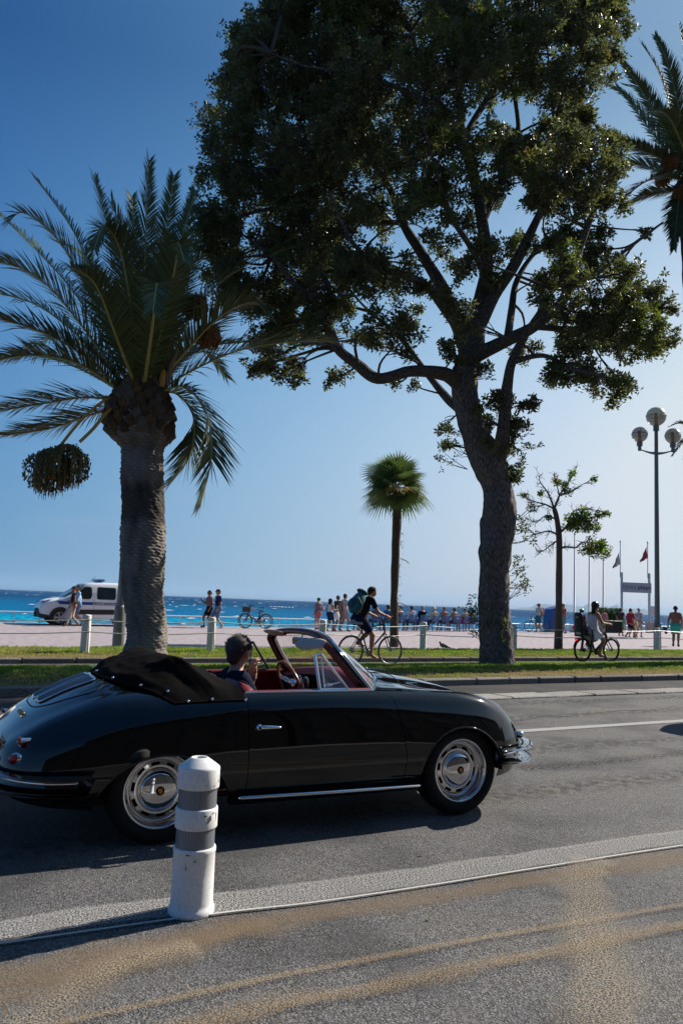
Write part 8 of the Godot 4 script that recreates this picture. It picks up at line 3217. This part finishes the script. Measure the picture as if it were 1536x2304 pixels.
func standing(s: float, stride := 0.0, lean := 0.03, swing := 0.0) -> Dictionary:
	# stride: how far apart the feet are along the walk; swing: how the arms go
	var J := {"s": s}
	var P := Vector3(0, 0.935 - 0.10 * stride * stride, 0) * s
	J.pelvis = P
	J.chest = P + Vector3(lean * 0.6, 0.27, 0) * s
	J.neck = P + Vector3(lean, 0.525, 0) * s
	J.head = P + Vector3(lean + 0.025, 0.685, 0) * s
	for e in [["l", -1.0], ["r", 1.0]]:
		var k: float = e[1]
		var hip := P + Vector3(0, -0.03, 0.09 * k) * s
		var foot := Vector3(0.30 * stride * k, 0.075 + (0.05 * stride if k < 0 else 0.0), 0.085 * k) * s
		J["hip_" + e[0]] = hip
		J["an_" + e[0]] = foot
		J["kn_" + e[0]] = ik(hip, foot, 0.435 * s, 0.425 * s, Vector3(1, 0, 0))
		J["toe_" + e[0]] = foot + Vector3(0.145, -0.045 + (0.0 if k > 0 else -0.03 * stride), 0.015 * k) * s
		var sh := (J.neck as Vector3) + Vector3(0, -0.06, 0.185 * k) * s
		J["sh_" + e[0]] = sh
		var wr := sh + Vector3(0.04 - 0.22 * swing * k, -0.50 + 0.05 * absf(swing), 0.065 * k) * s
		J["wr_" + e[0]] = wr
		J["el_" + e[0]] = ik(sh, wr, 0.285 * s, 0.25 * s, Vector3(-1, 0, 0.3 * k))
	return J


func reach(J: Dictionary, e: String, wr: Vector3, bend := Vector3(-0.3, -1, 0)) -> void:
	J["wr_" + e] = wr
	J["el_" + e] = ik(J["sh_" + e], wr, 0.285 * J.s, 0.25 * J.s, bend)


func sitting(s: float, lean := -0.10, look := 0.0) -> Dictionary:
	var J := {"s": s}
	var P := Vector3(-0.02, 0.55, 0)
	J.pelvis = P
	J.chest = P + Vector3(lean * 0.5, 0.26, 0) * s
	J.neck = P + Vector3(lean, 0.515, 0) * s
	J.head = P + Vector3(lean + 0.03, 0.67, 0) * s
	J.face = Vector3(cos(look), 0, sin(look))
	for e in [["l", -1.0], ["r", 1.0]]:
		var k: float = e[1]
		var hip := P + Vector3(0.02, -0.03, 0.09 * k) * s
		var kn := Vector3(0.42, 0.50, 0.12 * k) * s
		J["hip_" + e[0]] = hip
		J["kn_" + e[0]] = kn
		J["an_" + e[0]] = Vector3(0.44, 0.075, 0.11 * k) * s
		J["toe_" + e[0]] = Vector3(0.60, 0.035, 0.13 * k) * s
		var sh := (J.neck as Vector3) + Vector3(0, -0.06, 0.185 * k) * s
		J["sh_" + e[0]] = sh
		reach(J, e[0], Vector3(0.26, 0.64, 0.14 * k) * s, Vector3(-0.6, -0.4, 0.8 * k))
	return J


func backpack(label: String, at: Vector3, turn: float, tilt: float, size: Vector3, col: Array, strap: Array) -> void:
	# the wearer looks along +x; the bag lies on the back
	var t := thing("backpack", label, "backpack", at, turn)
	t.rotation.z = tilt
	var st := ST()
	grid(st, func(u, v):
		var a: float = u * TAU
		var e := pow(sin(PI * clampf(v, 0.02, 0.98)), 0.38)
		var x: float = signf(cos(a)) * pow(absf(cos(a)), 0.6) * size.x * 0.5 * e * (1.15 - 0.35 * v)
		return Vector3(x, (v - 0.5) * size.y, signf(sin(a)) * pow(absf(sin(a)), 0.6) * size.z * 0.5 * e), 24, 16)
	put(st, "bag", M(col[0], col[1], col[2], 0.8), t)
	st = ST()
	ball(st, Vector3(-size.x * 0.5, -size.y * 0.16, 0), Vector3(size.x * 0.28, size.y * 0.24, size.z * 0.36), 10)
	put(st, "pocket", M(col[0] * 0.6, col[1] * 0.6, col[2] * 0.75, 0.8), t)
	st = ST()
	ball(st, Vector3(0.0, size.y * 0.47, 0), Vector3(size.x * 0.55, size.y * 0.10, size.z * 0.42), 10)
	put(st, "lid", M(col[0] * 0.35, col[1] * 0.4, col[2] * 0.45, 0.8), t)
	st = ST()
	for k in [-1.0, 1.0]:
		tube(st, bezier([Vector3(size.x * 0.3, size.y * 0.42, 0.1 * k), Vector3(size.x * 0.5 + 0.11, size.y * 0.46, 0.14 * k), Vector3(size.x * 0.5 + 0.22, size.y * 0.22, 0.165 * k), Vector3(size.x * 0.5 + 0.12, -size.y * 0.28, 0.16 * k), Vector3(size.x * 0.2, -size.y * 0.36, 0.13 * k)], 4), 0.017, 6, true, false, 0.5)
	tube(st, bezier([Vector3(-size.x * 0.5, size.y * 0.1, size.z * 0.42), Vector3(-size.x * 0.1, -size.y * 0.02, size.z * 0.54), Vector3(size.x * 0.3, -size.y * 0.16, size.z * 0.5), Vector3(size.x * 0.15, -size.y * 0.52, size.z * 0.46)], 4), 0.022, 6, true, false, 0.5)
	put(st, "strap", M(strap[0], strap[1], strap[2], 0.8), t)


func pattern(a: Color, b: Color, s: float, sd: int) -> StandardMaterial3D:
	return mottled(noise_tex(128, 0.08, FastNoiseLite.TYPE_SIMPLEX, 2, [0.42, 0.5], [a, b], sd), s, Color(1, 1, 1), 0.9, null, 1.0, false)


func make_people() -> void:
	make_driver()
	make_riders()
	make_strollers()
	make_sitters()


func car_to_world(p: Vector3) -> Vector3:
	return CAR_AT + Basis(Vector3.UP, deg_to_rad(CAR_TURN)) * p


func make_driver() -> void:
	# seated low at the left of the car, head turned away towards the sea, hand at the chin
	var s := 1.0
	var J := {"s": s}
	var P := Vector3(0, 0, 0)
	J.pelvis = P
	J.chest = P + Vector3(-0.075, 0.27, 0)
	J.neck = P + Vector3(-0.065, 0.515, 0.0)
	J.head = P + Vector3(-0.035, 0.665, -0.02)
	J.face = Vector3(0.80, -0.06, -0.55).normalized()
	J.crown = Vector3(0.05, 1, 0.06)
	for e in [["l", -1.0], ["r", 1.0]]:
		var k: float = e[1]
		J["hip_" + e[0]] = P + Vector3(0.02, -0.02, 0.09 * k)
		J["kn_" + e[0]] = P + Vector3(0.43, 0.06, 0.13 * k)
		J["an_" + e[0]] = P + Vector3(0.72, -0.10, 0.11 * k)
		J["toe_" + e[0]] = P + Vector3(0.84, -0.02, 0.11 * k)
		J["sh_" + e[0]] = J.neck + Vector3(0.0, -0.065, 0.19 * k)
	reach(J, "r", P + Vector3(0.30, 0.18, 0.10), Vector3(-0.5, -0.6, 0.6))
	reach(J, "l", P + Vector3(0.125, 0.475, -0.13), Vector3(0.2, -1, -0.8))
	J["hand_l"] = Vector3(-0.10, 1.0, 0.25)
	J["palm_l"] = Vector3(-0.9, 0.1, 0.3)
	J["curl"] = 0.75
	var o := figure("person in navy polo shirt at the convertible's wheel, chin resting on hand", car_to_world(Vector3(0.865, 0.365, -0.36)), deg_to_rad(CAR_TURN), J, {"cell": 0.0125, "skin": "fair", "shirt": [0.008, 0.012, 0.03], "sleeve": 0.72, "hair": [0.05, 0.045, 0.042], "tuft": 1, "shorts": [0.02, 0.02, 0.03], "length": 1.9, "cut": 0.022, "shoe": [0.02, 0.02, 0.02]})
	# dark glasses and a watch
	var st := ST()
	var H: Vector3 = J.head
	var hd: Vector3 = J.face
	var hr := hd.cross(Vector3.UP).normalized()
	for e in [-1.0, 1.0]:
		ball(st, H + hd * 0.088 + hr * e * 0.034 + Vector3(0, 0.012, 0), Vector3(0.006, 0.019, 0.026), 8, Basis(hd, Vector3.UP, hr))
		tube(st, [H + hd * 0.085 + hr * e * 0.062 + Vector3(0, 0.016, 0), H + hr * e * 0.09 + Vector3(0, 0.012, 0) - hd * 0.01], 0.004, 5)
	put(st, "glasses", M(0.008, 0.008, 0.008, 0.1), o)
	st = ST()
	var w: Vector3 = J.wr_l
	var ad: Vector3 = (w - J.el_l).normalized()
	torus(st, w - ad * 0.02, Basis.looking_at(ad, Vector3.RIGHT), 0.031, 0.007, 16, 6)
	put(st, "watch", M(0.25, 0.25, 0.26, 0.3, 0.9), o)


func make_riders() -> void:
	# the person on the black bicycle: hips on the saddle, hands on the bar
	var s := 1.02
	var J := {"s": s}
	var hub := Vector3(9.61, 0.01, -15.6)
	var P := Vector3(0.19, 1.055, 0)
	J.pelvis = P
	J.chest = P + Vector3(0.10, 0.265, 0)
	J.neck = P + Vector3(0.245, 0.485, 0)
	J.head = P + Vector3(0.335, 0.62, 0)
	J.face = Vector3(0.94, -0.30, 0.12).normalized()
	J.front = Vector3(0.89, -0.45, 0)
	var bb := Vector3(0.454, 0.297, 0)
	for e in [["l", -1.0], ["r", 1.0]]:
		var k: float = e[1]
		var hip := P + Vector3(0.03, -0.02, 0.09 * k)
		var ped := bb + Vector3(0.10, -0.13, 0.13) if k > 0 else bb + Vector3(-0.10, 0.13, -0.13)
		var an := ped + Vector3(-0.10, 0.085, -0.01 * k)
		if k > 0:
			an = ped + Vector3(-0.085, 0.10, 0.0)
		J["hip_" + e[0]] = hip
		J["an_" + e[0]] = an
		J["kn_" + e[0]] = ik(hip, an, 0.44, 0.43, Vector3(1, 0.3, 0.05 * k))
		J["toe_" + e[0]] = ped + Vector3(0.075, 0.025 if k < 0 else 0.005, 0)
		J["sh_" + e[0]] = J.neck + Vector3(-0.02, -0.055, 0.19 * k)
		var grip := Vector3(0.83, 1.09, 0.27 * k)
		reach(J, e[0], grip + Vector3(-0.055, 0.05, 0.0), Vector3(-0.1, -1, 0.25 * k))
		J["hand_" + e[0]] = Vector3(0.9, -0.35, 0.15 * k)
		J["palm_" + e[0]] = Vector3(-0.2, -1, 0)
	J["curl"] = 0.8
	figure("person in dark tee and navy shorts riding a black bicycle barefoot", hub, 0.0, J, {"cell": 0.014, "skin": "tan", "shirt": [0.012, 0.012, 0.016], "sleeve": 0.62, "hem": -0.02, "shorts": [0.016, 0.016, 0.045], "length": 0.72, "loose": 0.028, "hair": [0.022, 0.016, 0.012], "tuft": 1})
	backpack("large turquoise hiking backpack with tan straps on the cyclist's back", hub + P + Vector3(-0.055, 0.385, 0), 0.0, -0.50, Vector3(0.25, 0.56, 0.36), [0.01, 0.13, 0.17], [0.34, 0.25, 0.14])
	# grey sweatshirt tied round the waist
	var st := ST()
	grid(st, func(u, v):
		var a: float = u * TAU
		var w := lerpf(0.155, 0.19, v) * (1.0 + 0.06 * sin(a * 5.0))
		return Vector3(cos(a) * w * 0.95 + 0.03 - 0.10 * v, 0.06 - v * 0.20 + 0.05 * cos(a) * (1.0 - v), sin(a) * w * 1.05), 24, 7)
	var o: Node3D = put(st, "waist_jumper", M(0.36, 0.35, 0.34, 0.9))
	tag(o, "pale grey jumper tied round the barefoot cyclist's hips", "jumper")
	o.position = hub + P + Vector3(0.0, 0.02, 0)
	# the person on the electric bicycle
	hub = Vector3(17.64, 0.01, -16.12)
	s = 0.98
	J = {"s": s}
	P = Vector3(0.40, 0.925, 0)
	J.pelvis = P
	J.chest = P + Vector3(-0.01, 0.27, 0)
	J.neck = P + Vector3(0.045, 0.50, 0)
	J.head = P + Vector3(0.10, 0.65, 0)
	J.face = Vector3(0.90, -0.22, -0.38).normalized()
	bb = Vector3(0.4956, 0.297, 0)
	for e in [["l", -1.0], ["r", 1.0]]:
		var k: float = e[1]
		var hip := P + Vector3(0.0, -0.02, 0.085 * k)
		var ped := bb + Vector3(0.10, -0.13, 0.13) if k > 0 else bb + Vector3(-0.10, 0.13, -0.13)
		var an := ped + Vector3(-0.075, 0.085, 0)
		J["hip_" + e[0]] = hip
		J["an_" + e[0]] = an
		J["kn_" + e[0]] = ik(hip, an, 0.42, 0.42, Vector3(1, 0.2, 0.1 * k))
		J["toe_" + e[0]] = ped + Vector3(0.085, 0.015, 0)
		J["sh_" + e[0]] = J.neck + Vector3(-0.01, -0.055, 0.165 * k)
		var grip := Vector3(0.80, 1.065, 0.29 * k)
		reach(J, e[0], grip + Vector3(-0.05, 0.035, -0.01 * k), Vector3(-0.2, -1, 0.35 * k))
		J["hand_" + e[0]] = Vector3(0.95, -0.25, 0.1 * k)
		J["palm_" + e[0]] = Vector3(-0.2, -1, 0)
	J["curl"] = 0.8
	var dress := pattern(lin(0.52, 0.53, 0.62), lin(0.70, 0.70, 0.74), 5.0, 141)
	o = figure("person in pale sleeveless summer dress and dark helmet riding the electric bicycle", hub, 0.0, J, {"cell": 0.014, "skin": "tan", "wide": 0.88, "shirt": [0.55, 0.56, 0.63], "sleeve": 0.0, "hem": -0.12, "cut": -0.10, "hair": [0.03, 0.018, 0.012], "style": "long", "helmet": [0.012, 0.012, 0.014], "shoe": [0.25, 0.15, 0.09]})
	(o.get_node("shirt") as MeshInstance3D).material_override = dress
	st = ST()
	grid(st, func(u, v):
		var a: float = u * TAU
		var w := lerpf(0.13, 0.215, v) * (1.0 + 0.07 * sin(a * 6.0 + v * 2.0))
		return Vector3(P.x + cos(a) * w * 1.05 + 0.16 * v * maxf(0.0, cos(a)), P.y + 0.06 - v * 0.34 + 0.12 * maxf(0.0, cos(a)) * v, sin(a) * w * 1.0), 28, 9)
	put(st, "skirt", dress, o)
	st = ST()
	for k in [-1.0, 1.0]:
		tube(st, bezier([J.chest + Vector3(-0.10, 0.10, 0.07 * k), J.neck + Vector3(-0.02, -0.005, 0.09 * k), J.chest + Vector3(0.11, 0.10, 0.07 * k)], 4), 0.009, 5)
	put(st, "strap", dress, o)
	# the child behind her
	J = sitting(0.56, -0.04, -0.2)
	o = figure("small person in turquoise helmet sitting in the black child seat", Vector3(17.62, 0.50, -16.12), 0.0, J, {"cell": 0.016, "skin": "fair", "shirt": [0.35, 0.05, 0.07], "shorts": [0.05, 0.05, 0.08], "hair": [0.06, 0.035, 0.02], "helmet": [0.03, 0.22, 0.20]})


func make_strollers() -> void:
	var J: Dictionary
	var grp := "people strolling along the promenade"
	# couple by the police van, walking left
	J = standing(0.95, 0.75, 0.02, 0.5)
	J.face = Vector3(0.95, -0.25, 0.1).normalized()
	figure("person with dark hair, black top and long white patterned skirt passing the police van", on(7.3, 33.1, 0.05), PI, J, {"skin": "brown", "wide": 0.9, "shirt": [0.02, 0.015, 0.016], "sleeve": 0.1, "hem": 0.05, "cut": -0.05, "skirt": pattern(lin(0.60, 0.55, 0.50), lin(0.26, 0.22, 0.2), 7.0, 142), "flare": 0.19, "skirt_drop": 0.14, "style": "bun", "shoe": [0.2, 0.13, 0.08]}, grp)
	J = standing(0.99, 0.8, 0.03, 0.5)
	reach(J, "l", Vector3(0.34, 1.02, -0.2), Vector3(-0.3, -1, 0))
	figure("person in light blue shirt walking close behind the person in white skirt", on(7.62, 33.75, 0.05), PI, J, {"skin": "tan", "shirt": [0.27, 0.43, 0.66], "sleeve": 1.8, "hem": -0.12, "shorts": [0.10, 0.16, 0.28], "length": 0.8, "hair": [0.02, 0.014, 0.01], "shoe": [0.3, 0.25, 0.2]}, grp)
	# couple with a phone
	J = standing(0.985, 0.6, 0.02, 0.2)
	reach(J, "r", Vector3(0.30, 1.20, 0.10), Vector3(-0.1, -1, 0.3))
	J.face = Vector3(0.9, -0.42, 0).normalized()
	figure("person in dark shorts looking down at a phone, left of the denim couple", on(13.55, 34.3, 0.05), PI, J, {"skin": "brown", "shirt": [0.20, 0.12, 0.13], "sleeve": 0.5, "shorts": [0.015, 0.014, 0.018], "length": 0.75, "hair": [0.015, 0.011, 0.01], "shoe": [0.02, 0.02, 0.02]}, grp)
	J = standing(1.03, 0.7, 0.03, 0.3)
	figure("person in dark navy polo, denim shorts and cap walking left before the bicycles", on(13.75, 33.75, 0.05), PI, J, {"skin": "tan", "shirt": [0.014, 0.026, 0.075], "sleeve": 0.75, "hem": -0.13, "shorts": [0.10, 0.17, 0.30], "length": 0.85, "loose": 0.03, "cap": [0.02, 0.018, 0.02], "shoe": [0.5, 0.5, 0.5]}, grp)
	# the four left of the cyclist
	J = standing(0.90, 0.15, 0.0, 0.0)
	figure("person in patterned sleeveless top and pink shorts standing facing the sea", on(19.25, 34.4, 0.05), PI / 2, J, {"skin": "fair", "wide": 0.92, "shirt": [0.20, 0.17, 0.25], "sleeve": 0.0, "cut": -0.07, "shorts": [0.45, 0.16, 0.17], "length": 0.55, "style": "bun", "hair": [0.05, 0.03, 0.02], "shoe": [0.06, 0.06, 0.07]}, grp)
	J = standing(0.90, 0.5, 0.02, 0.2)
	reach(J, "r", Vector3(0.22, 1.02, 0.2), Vector3(-0.6, -0.6, 0.4))
	figure("person with curly dark hair, white vest and navy shorts carrying a bag", on(19.1, 33.0, 0.05), 0.15, J, {"skin": "brown", "wide": 0.92, "shirt": [0.62, 0.60, 0.60], "sleeve": 0.05, "cut": -0.05, "shorts": [0.02, 0.03, 0.08], "length": 0.72, "loose": 0.03, "style": "curly", "hair": [0.012, 0.008, 0.007], "shoe": [0.4, 0.12, 0.12]}, grp)
	var st := ST()
	grid(st, func(u, v):
		var a: float = u * TAU
		return Vector3(cos(a) * 0.05 * sin(PI * clampf(v, 0.05, 0.95)) ** 0.4, 0.18 - v * 0.36, sin(a) * lerpf(0.13, 0.19, v) * sin(PI * clampf(v, 0.04, 0.96)) ** 0.3), 16, 10)
	tube(st, [Vector3(0, 0.15, 0.1), Vector3(0, 0.5, 0.02), Vector3(0, 0.15, -0.1)], 0.012, 5)
	var bag := put(st, "shoulder_bag", M(0.66, 0.66, 0.68, 0.85))
	tag(bag, "white cloth shoulder bag on the curly haired person's hip", "bag")
	bag.position = on(19.3, 32.7, 0.80)
	bag.rotation.y = PI / 2
	J = standing(0.985, 0.3, 0.0, 0.1)
	figure("person in dark vest and khaki shorts facing the person in grey shorts", on(19.72, 33.35, 0.05), 0.2, J, {"skin": "tan", "shirt": [0.05, 0.05, 0.05], "sleeve": 0.1, "shorts": [0.16, 0.18, 0.14], "length": 0.75, "hair": [0.05, 0.03, 0.02], "shoe": [0.05, 0.05, 0.05]}, grp)
	J = standing(1.05, 0.55, 0.03, 0.3)
	figure("person in white shirt and pale grey shorts, tallest of the four left of the cyclist", on(20.0, 33.2, 0.05), 0.1, J, {"skin": "fair", "shirt": [0.55, 0.53, 0.55], "sleeve": 0.55, "shorts": [0.34, 0.30, 0.34], "length": 0.85, "loose": 0.028, "hair": [0.03, 0.018, 0.012], "shoe": [0.04, 0.04, 0.05]}, grp)
	J = standing(0.97, 0.6, 0.03, 0.3)
	figure("person mostly hidden behind the turquoise backpack, only sandalled legs showing", on(20.9, 32.9, 0.05), 0.1, J, {"skin": "tan", "shirt": [0.05, 0.06, 0.09], "shorts": [0.14, 0.12, 0.10], "length": 0.7, "shoe": [0.12, 0.06, 0.04]}, grp)
	# right of the oak
	J = standing(1.03, 0.4, 0.02, 0.15)
	figure("person in cap, white tee and teal swim shorts with a dark red backpack", on(36.3, 36.7, 0.05), PI + 0.1, J, {"skin": "tan", "shirt": [0.50, 0.48, 0.46], "sleeve": 0.6, "shorts": [0.02, 0.15, 0.22], "length": 0.72, "loose": 0.035, "cap": [0.04, 0.035, 0.035], "shoe": [0.3, 0.22, 0.15]}, grp)
	backpack("dark red backpack worn by the person in teal shorts", on(36.53, 36.7, 1.33), PI + 0.1, -0.05, Vector3(0.2, 0.46, 0.34), [0.22, 0.02, 0.04], [0.15, 0.02, 0.03])
	J = standing(1.05, 0.45, 0.02, 0.15)
	reach(J, "l", Vector3(0.28, 1.22, -0.12), Vector3(-0.1, -1, -0.2))
	figure("person in red vest, cap and grey shorts standing by the blue cabinet", on(36.95, 35.3, 0.05), PI - 0.1, J, {"skin": "tan", "shirt": [0.50, 0.10, 0.09], "sleeve": 0.3, "hem": -0.12, "shorts": [0.16, 0.24, 0.27], "length": 0.8, "loose": 0.03, "cap": [0.07, 0.06, 0.06], "shoe": [0.25, 0.18, 0.14]}, grp)
	J = standing(1.02, 0.2, 0.0, 0.0)
	figure("person in dark navy top with hair tied back, just left of the cycling person", on(38.0, 33.6, 0.05), PI * 0.9, J, {"skin": "tan", "shirt": [0.02, 0.025, 0.05], "sleeve": 0.7, "shorts": [0.03, 0.03, 0.05], "length": 1.8, "style": "tail", "hair": [0.03, 0.02, 0.015], "shoe": [0.05, 0.05, 0.05]}, grp)
	J = standing(0.92, 0.2, 0.0, 0.0)
	figure("fair haired person in dusky pink top half hidden by the cycling person's shoulder", on(38.9, 33.9, 0.05), PI * 0.4, J, {"skin": "fair", "shirt": [0.45, 0.2, 0.2], "shorts": [0.2, 0.3, 0.2], "length": 0.9, "hair": [0.12, 0.08, 0.05], "shoe": [0.2, 0.2, 0.2]}, grp)
	J = standing(0.98, 0.2, 0.0, 0.1)
	figure("person in bright green shorts beyond the cycling person's handlebar", on(39.6, 33.2, 0.05), 0.2, J, {"skin": "tan", "shirt": [0.05, 0.05, 0.06], "shorts": [0.05, 0.36, 0.14], "length": 0.7, "hair": [0.02, 0.015, 0.012], "shoe": [0.1, 0.1, 0.1]}, grp)
	J = standing(1.0, 0.4, 0.02, 0.2)
	figure("grey haired person in pale lilac shirt behind the black basket", on(39.6, 31.9, 0.05), 0.1, J, {"skin": "fair", "shirt": [0.42, 0.36, 0.42], "shorts": [0.3, 0.28, 0.25], "length": 0.85, "hair": [0.25, 0.23, 0.22], "shoe": [0.1, 0.1, 0.1]}, grp)
	J = standing(0.86, 0.4, 0.02, 0.2)
	figure("shorter person in red cap and dark top beside the person in red", on(38.1, 31.2, 0.05), 0.1, J, {"skin": "fair", "shirt": [0.04, 0.03, 0.04], "shorts": [0.05, 0.05, 0.06], "length": 0.9, "cap": [0.45, 0.03, 0.05], "shoe": [0.1, 0.1, 0.1]}, grp)
	J = standing(1.02, 0.95, 0.03, 0.4)
	figure("person with ponytail, red top and dark skirt striding right below the beach sign", on(37.4, 30.7, 0.05), 0.05, J, {"skin": "tan", "wide": 0.92, "shirt": [0.36, 0.03, 0.05], "sleeve": 0.8, "hem": -0.05, "skirt": [0.02, 0.02, 0.035], "flare": 0.17, "skirt_drop": -0.12, "style": "tail", "hair": [0.06, 0.03, 0.02], "shoe": [0.3, 0.2, 0.12]}, grp)
	st = ST()
	ball(st, Vector3.ZERO, Vector3(0.12, 0.20, 0.07), 8)
	tube(st, [Vector3(-0.05, 0.16, 0), Vector3(-0.08, 0.5, 0), Vector3(0.05, 0.16, 0)], 0.012, 5)
	bag = put(st, "straw_bag", M(0.48, 0.36, 0.2, 0.9))
	tag(bag, "straw coloured bag swinging from the striding person's hand", "bag")
	bag.position = on(37.55, 30.4, 0.82)
	# bare chested person at the right edge
	J = standing(1.05, 0.5, 0.0, 0.1)
	reach(J, "l", Vector3(0.02, 0.86, -0.30) * 1.05, Vector3(-0.7, 0, -0.6))
	figure("bare chested person in green swim shorts at the right edge, back turned", on(31.0, 23.0, 0.05), 0.55, J, {"skin": "brown", "wide": 1.05, "shorts": [0.04, 0.30, 0.24], "length": 0.8, "loose": 0.035, "hair": [0.02, 0.015, 0.01], "shoe": [0.02, 0.02, 0.025]}, grp)
	st = ST()
	ball(st, Vector3.ZERO, Vector3(0.16, 0.10, 0.08), 8, Basis(Vector3.BACK, -0.6))
	ball(st, Vector3(0.03, -0.14, 0.02), Vector3(0.09, 0.07, 0.06), 7)
	bag = put(st, "bundle", M(0.015, 0.015, 0.017, 0.8))
	tag(bag, "dark bundle of clothes hanging from the bare chested person's hand", "clothes")
	bag.position = on(30.75, 23.35, 0.80)


func make_sitters() -> void:
	var grp := "people sitting on blue chairs facing the sea"
	var looks := [
		["white haired person in white shirt sitting at the left end of the blue chairs", {"skin": "fair", "shirt": [0.6, 0.6, 0.62], "hair": [0.5, 0.5, 0.5]}, -0.1, 0.5],
		["person in blue top sitting just left of the fan palm trunk", {"skin": "tan", "shirt": [0.05, 0.1, 0.25], "hair": [0.03, 0.02, 0.015]}, -0.12, 0.0],
		["person in blue shirt partly hidden by the fan palm trunk", {"skin": "brown", "shirt": [0.03, 0.11, 0.34], "hair": [0.015, 0.012, 0.01]}, -0.08, -0.3],
		["bare shouldered person with dark hair sitting right of the fan palm", {"skin": "fair", "shirt": [0.05, 0.05, 0.06], "sleeve": 0.0, "cut": -0.13, "hair": [0.02, 0.014, 0.012], "style": "bun"}, -0.1, -0.9],
		["dark haired person in white shirt sitting on a blue chair", {"skin": "tan", "shirt": [0.58, 0.58, 0.62], "sleeve": 0.6, "hair": [0.03, 0.02, 0.015]}, -0.12, 0.1],
		["grey haired person in dark jacket sitting on a blue chair", {"skin": "fair", "shirt": [0.012, 0.014, 0.022], "sleeve": 1.9, "hair": [0.22, 0.20, 0.19]}, -0.14, 0.6],
		["person in cream shirt and white hat sitting on a blue chair", {"skin": "fair", "shirt": [0.50, 0.47, 0.36], "sleeve": 0.8, "hair": [0.4, 0.38, 0.35], "cap": [0.6, 0.58, 0.5], "brim": "hat"}, -0.1, -0.1],
		["fair haired bare backed person sitting on a blue chair", {"skin": "tan", "shorts": [0.05, 0.05, 0.09], "hair": [0.20, 0.12, 0.06], "style": "bun"}, -0.08, 0.0],
		["bare backed person leaning on the arm of a blue chair", {"skin": "tan", "shorts": [0.12, 0.03, 0.03], "hair": [0.06, 0.035, 0.02]}, -0.02, -0.2],
		["bare shouldered person in pink bikini sitting near the oak trunk", {"skin": "fair", "shirt": [0.45, 0.06, 0.14], "sleeve": 0.0, "cut": -0.2, "hem": 0.12, "hair": [0.10, 0.05, 0.03], "style": "bun", "shorts": [0.45, 0.06, 0.14], "length": 0.15}, -0.1, 0.2],
		["person in yellow and pink beside the oak trunk on a blue chair", {"skin": "tan", "shirt": [0.50, 0.36, 0.10], "sleeve": 0.2, "hair": [0.07, 0.04, 0.03], "shorts": [0.4, 0.08, 0.16], "length": 0.5}, -0.06, -0.4]]
	for i in looks.size():
		var q: Array = CHAIR_AT[i]
		var J := sitting([0.98, 0.95, 1.0, 0.95, 1.0, 1.03, 1.0, 1.0, 0.98, 0.96, 0.97][i], looks[i][2], looks[i][3])
		if not looks[i][1].has("shorts"):
			looks[i][1]["shorts"] = [0.08, 0.08, 0.10]
			looks[i][1]["length"] = 1.6
		looks[i][1]["cell"] = 0.023
		figure(looks[i][0], on(q[0], q[1] + 0.02, 0.05), PI / 2 + deg_to_rad([4.0, -6.0, 2.0, 8.0, -3.0, 0.0, 5.0, -8.0, 3.0, 6.0, -4.0][i]), J, looks[i][1], grp)
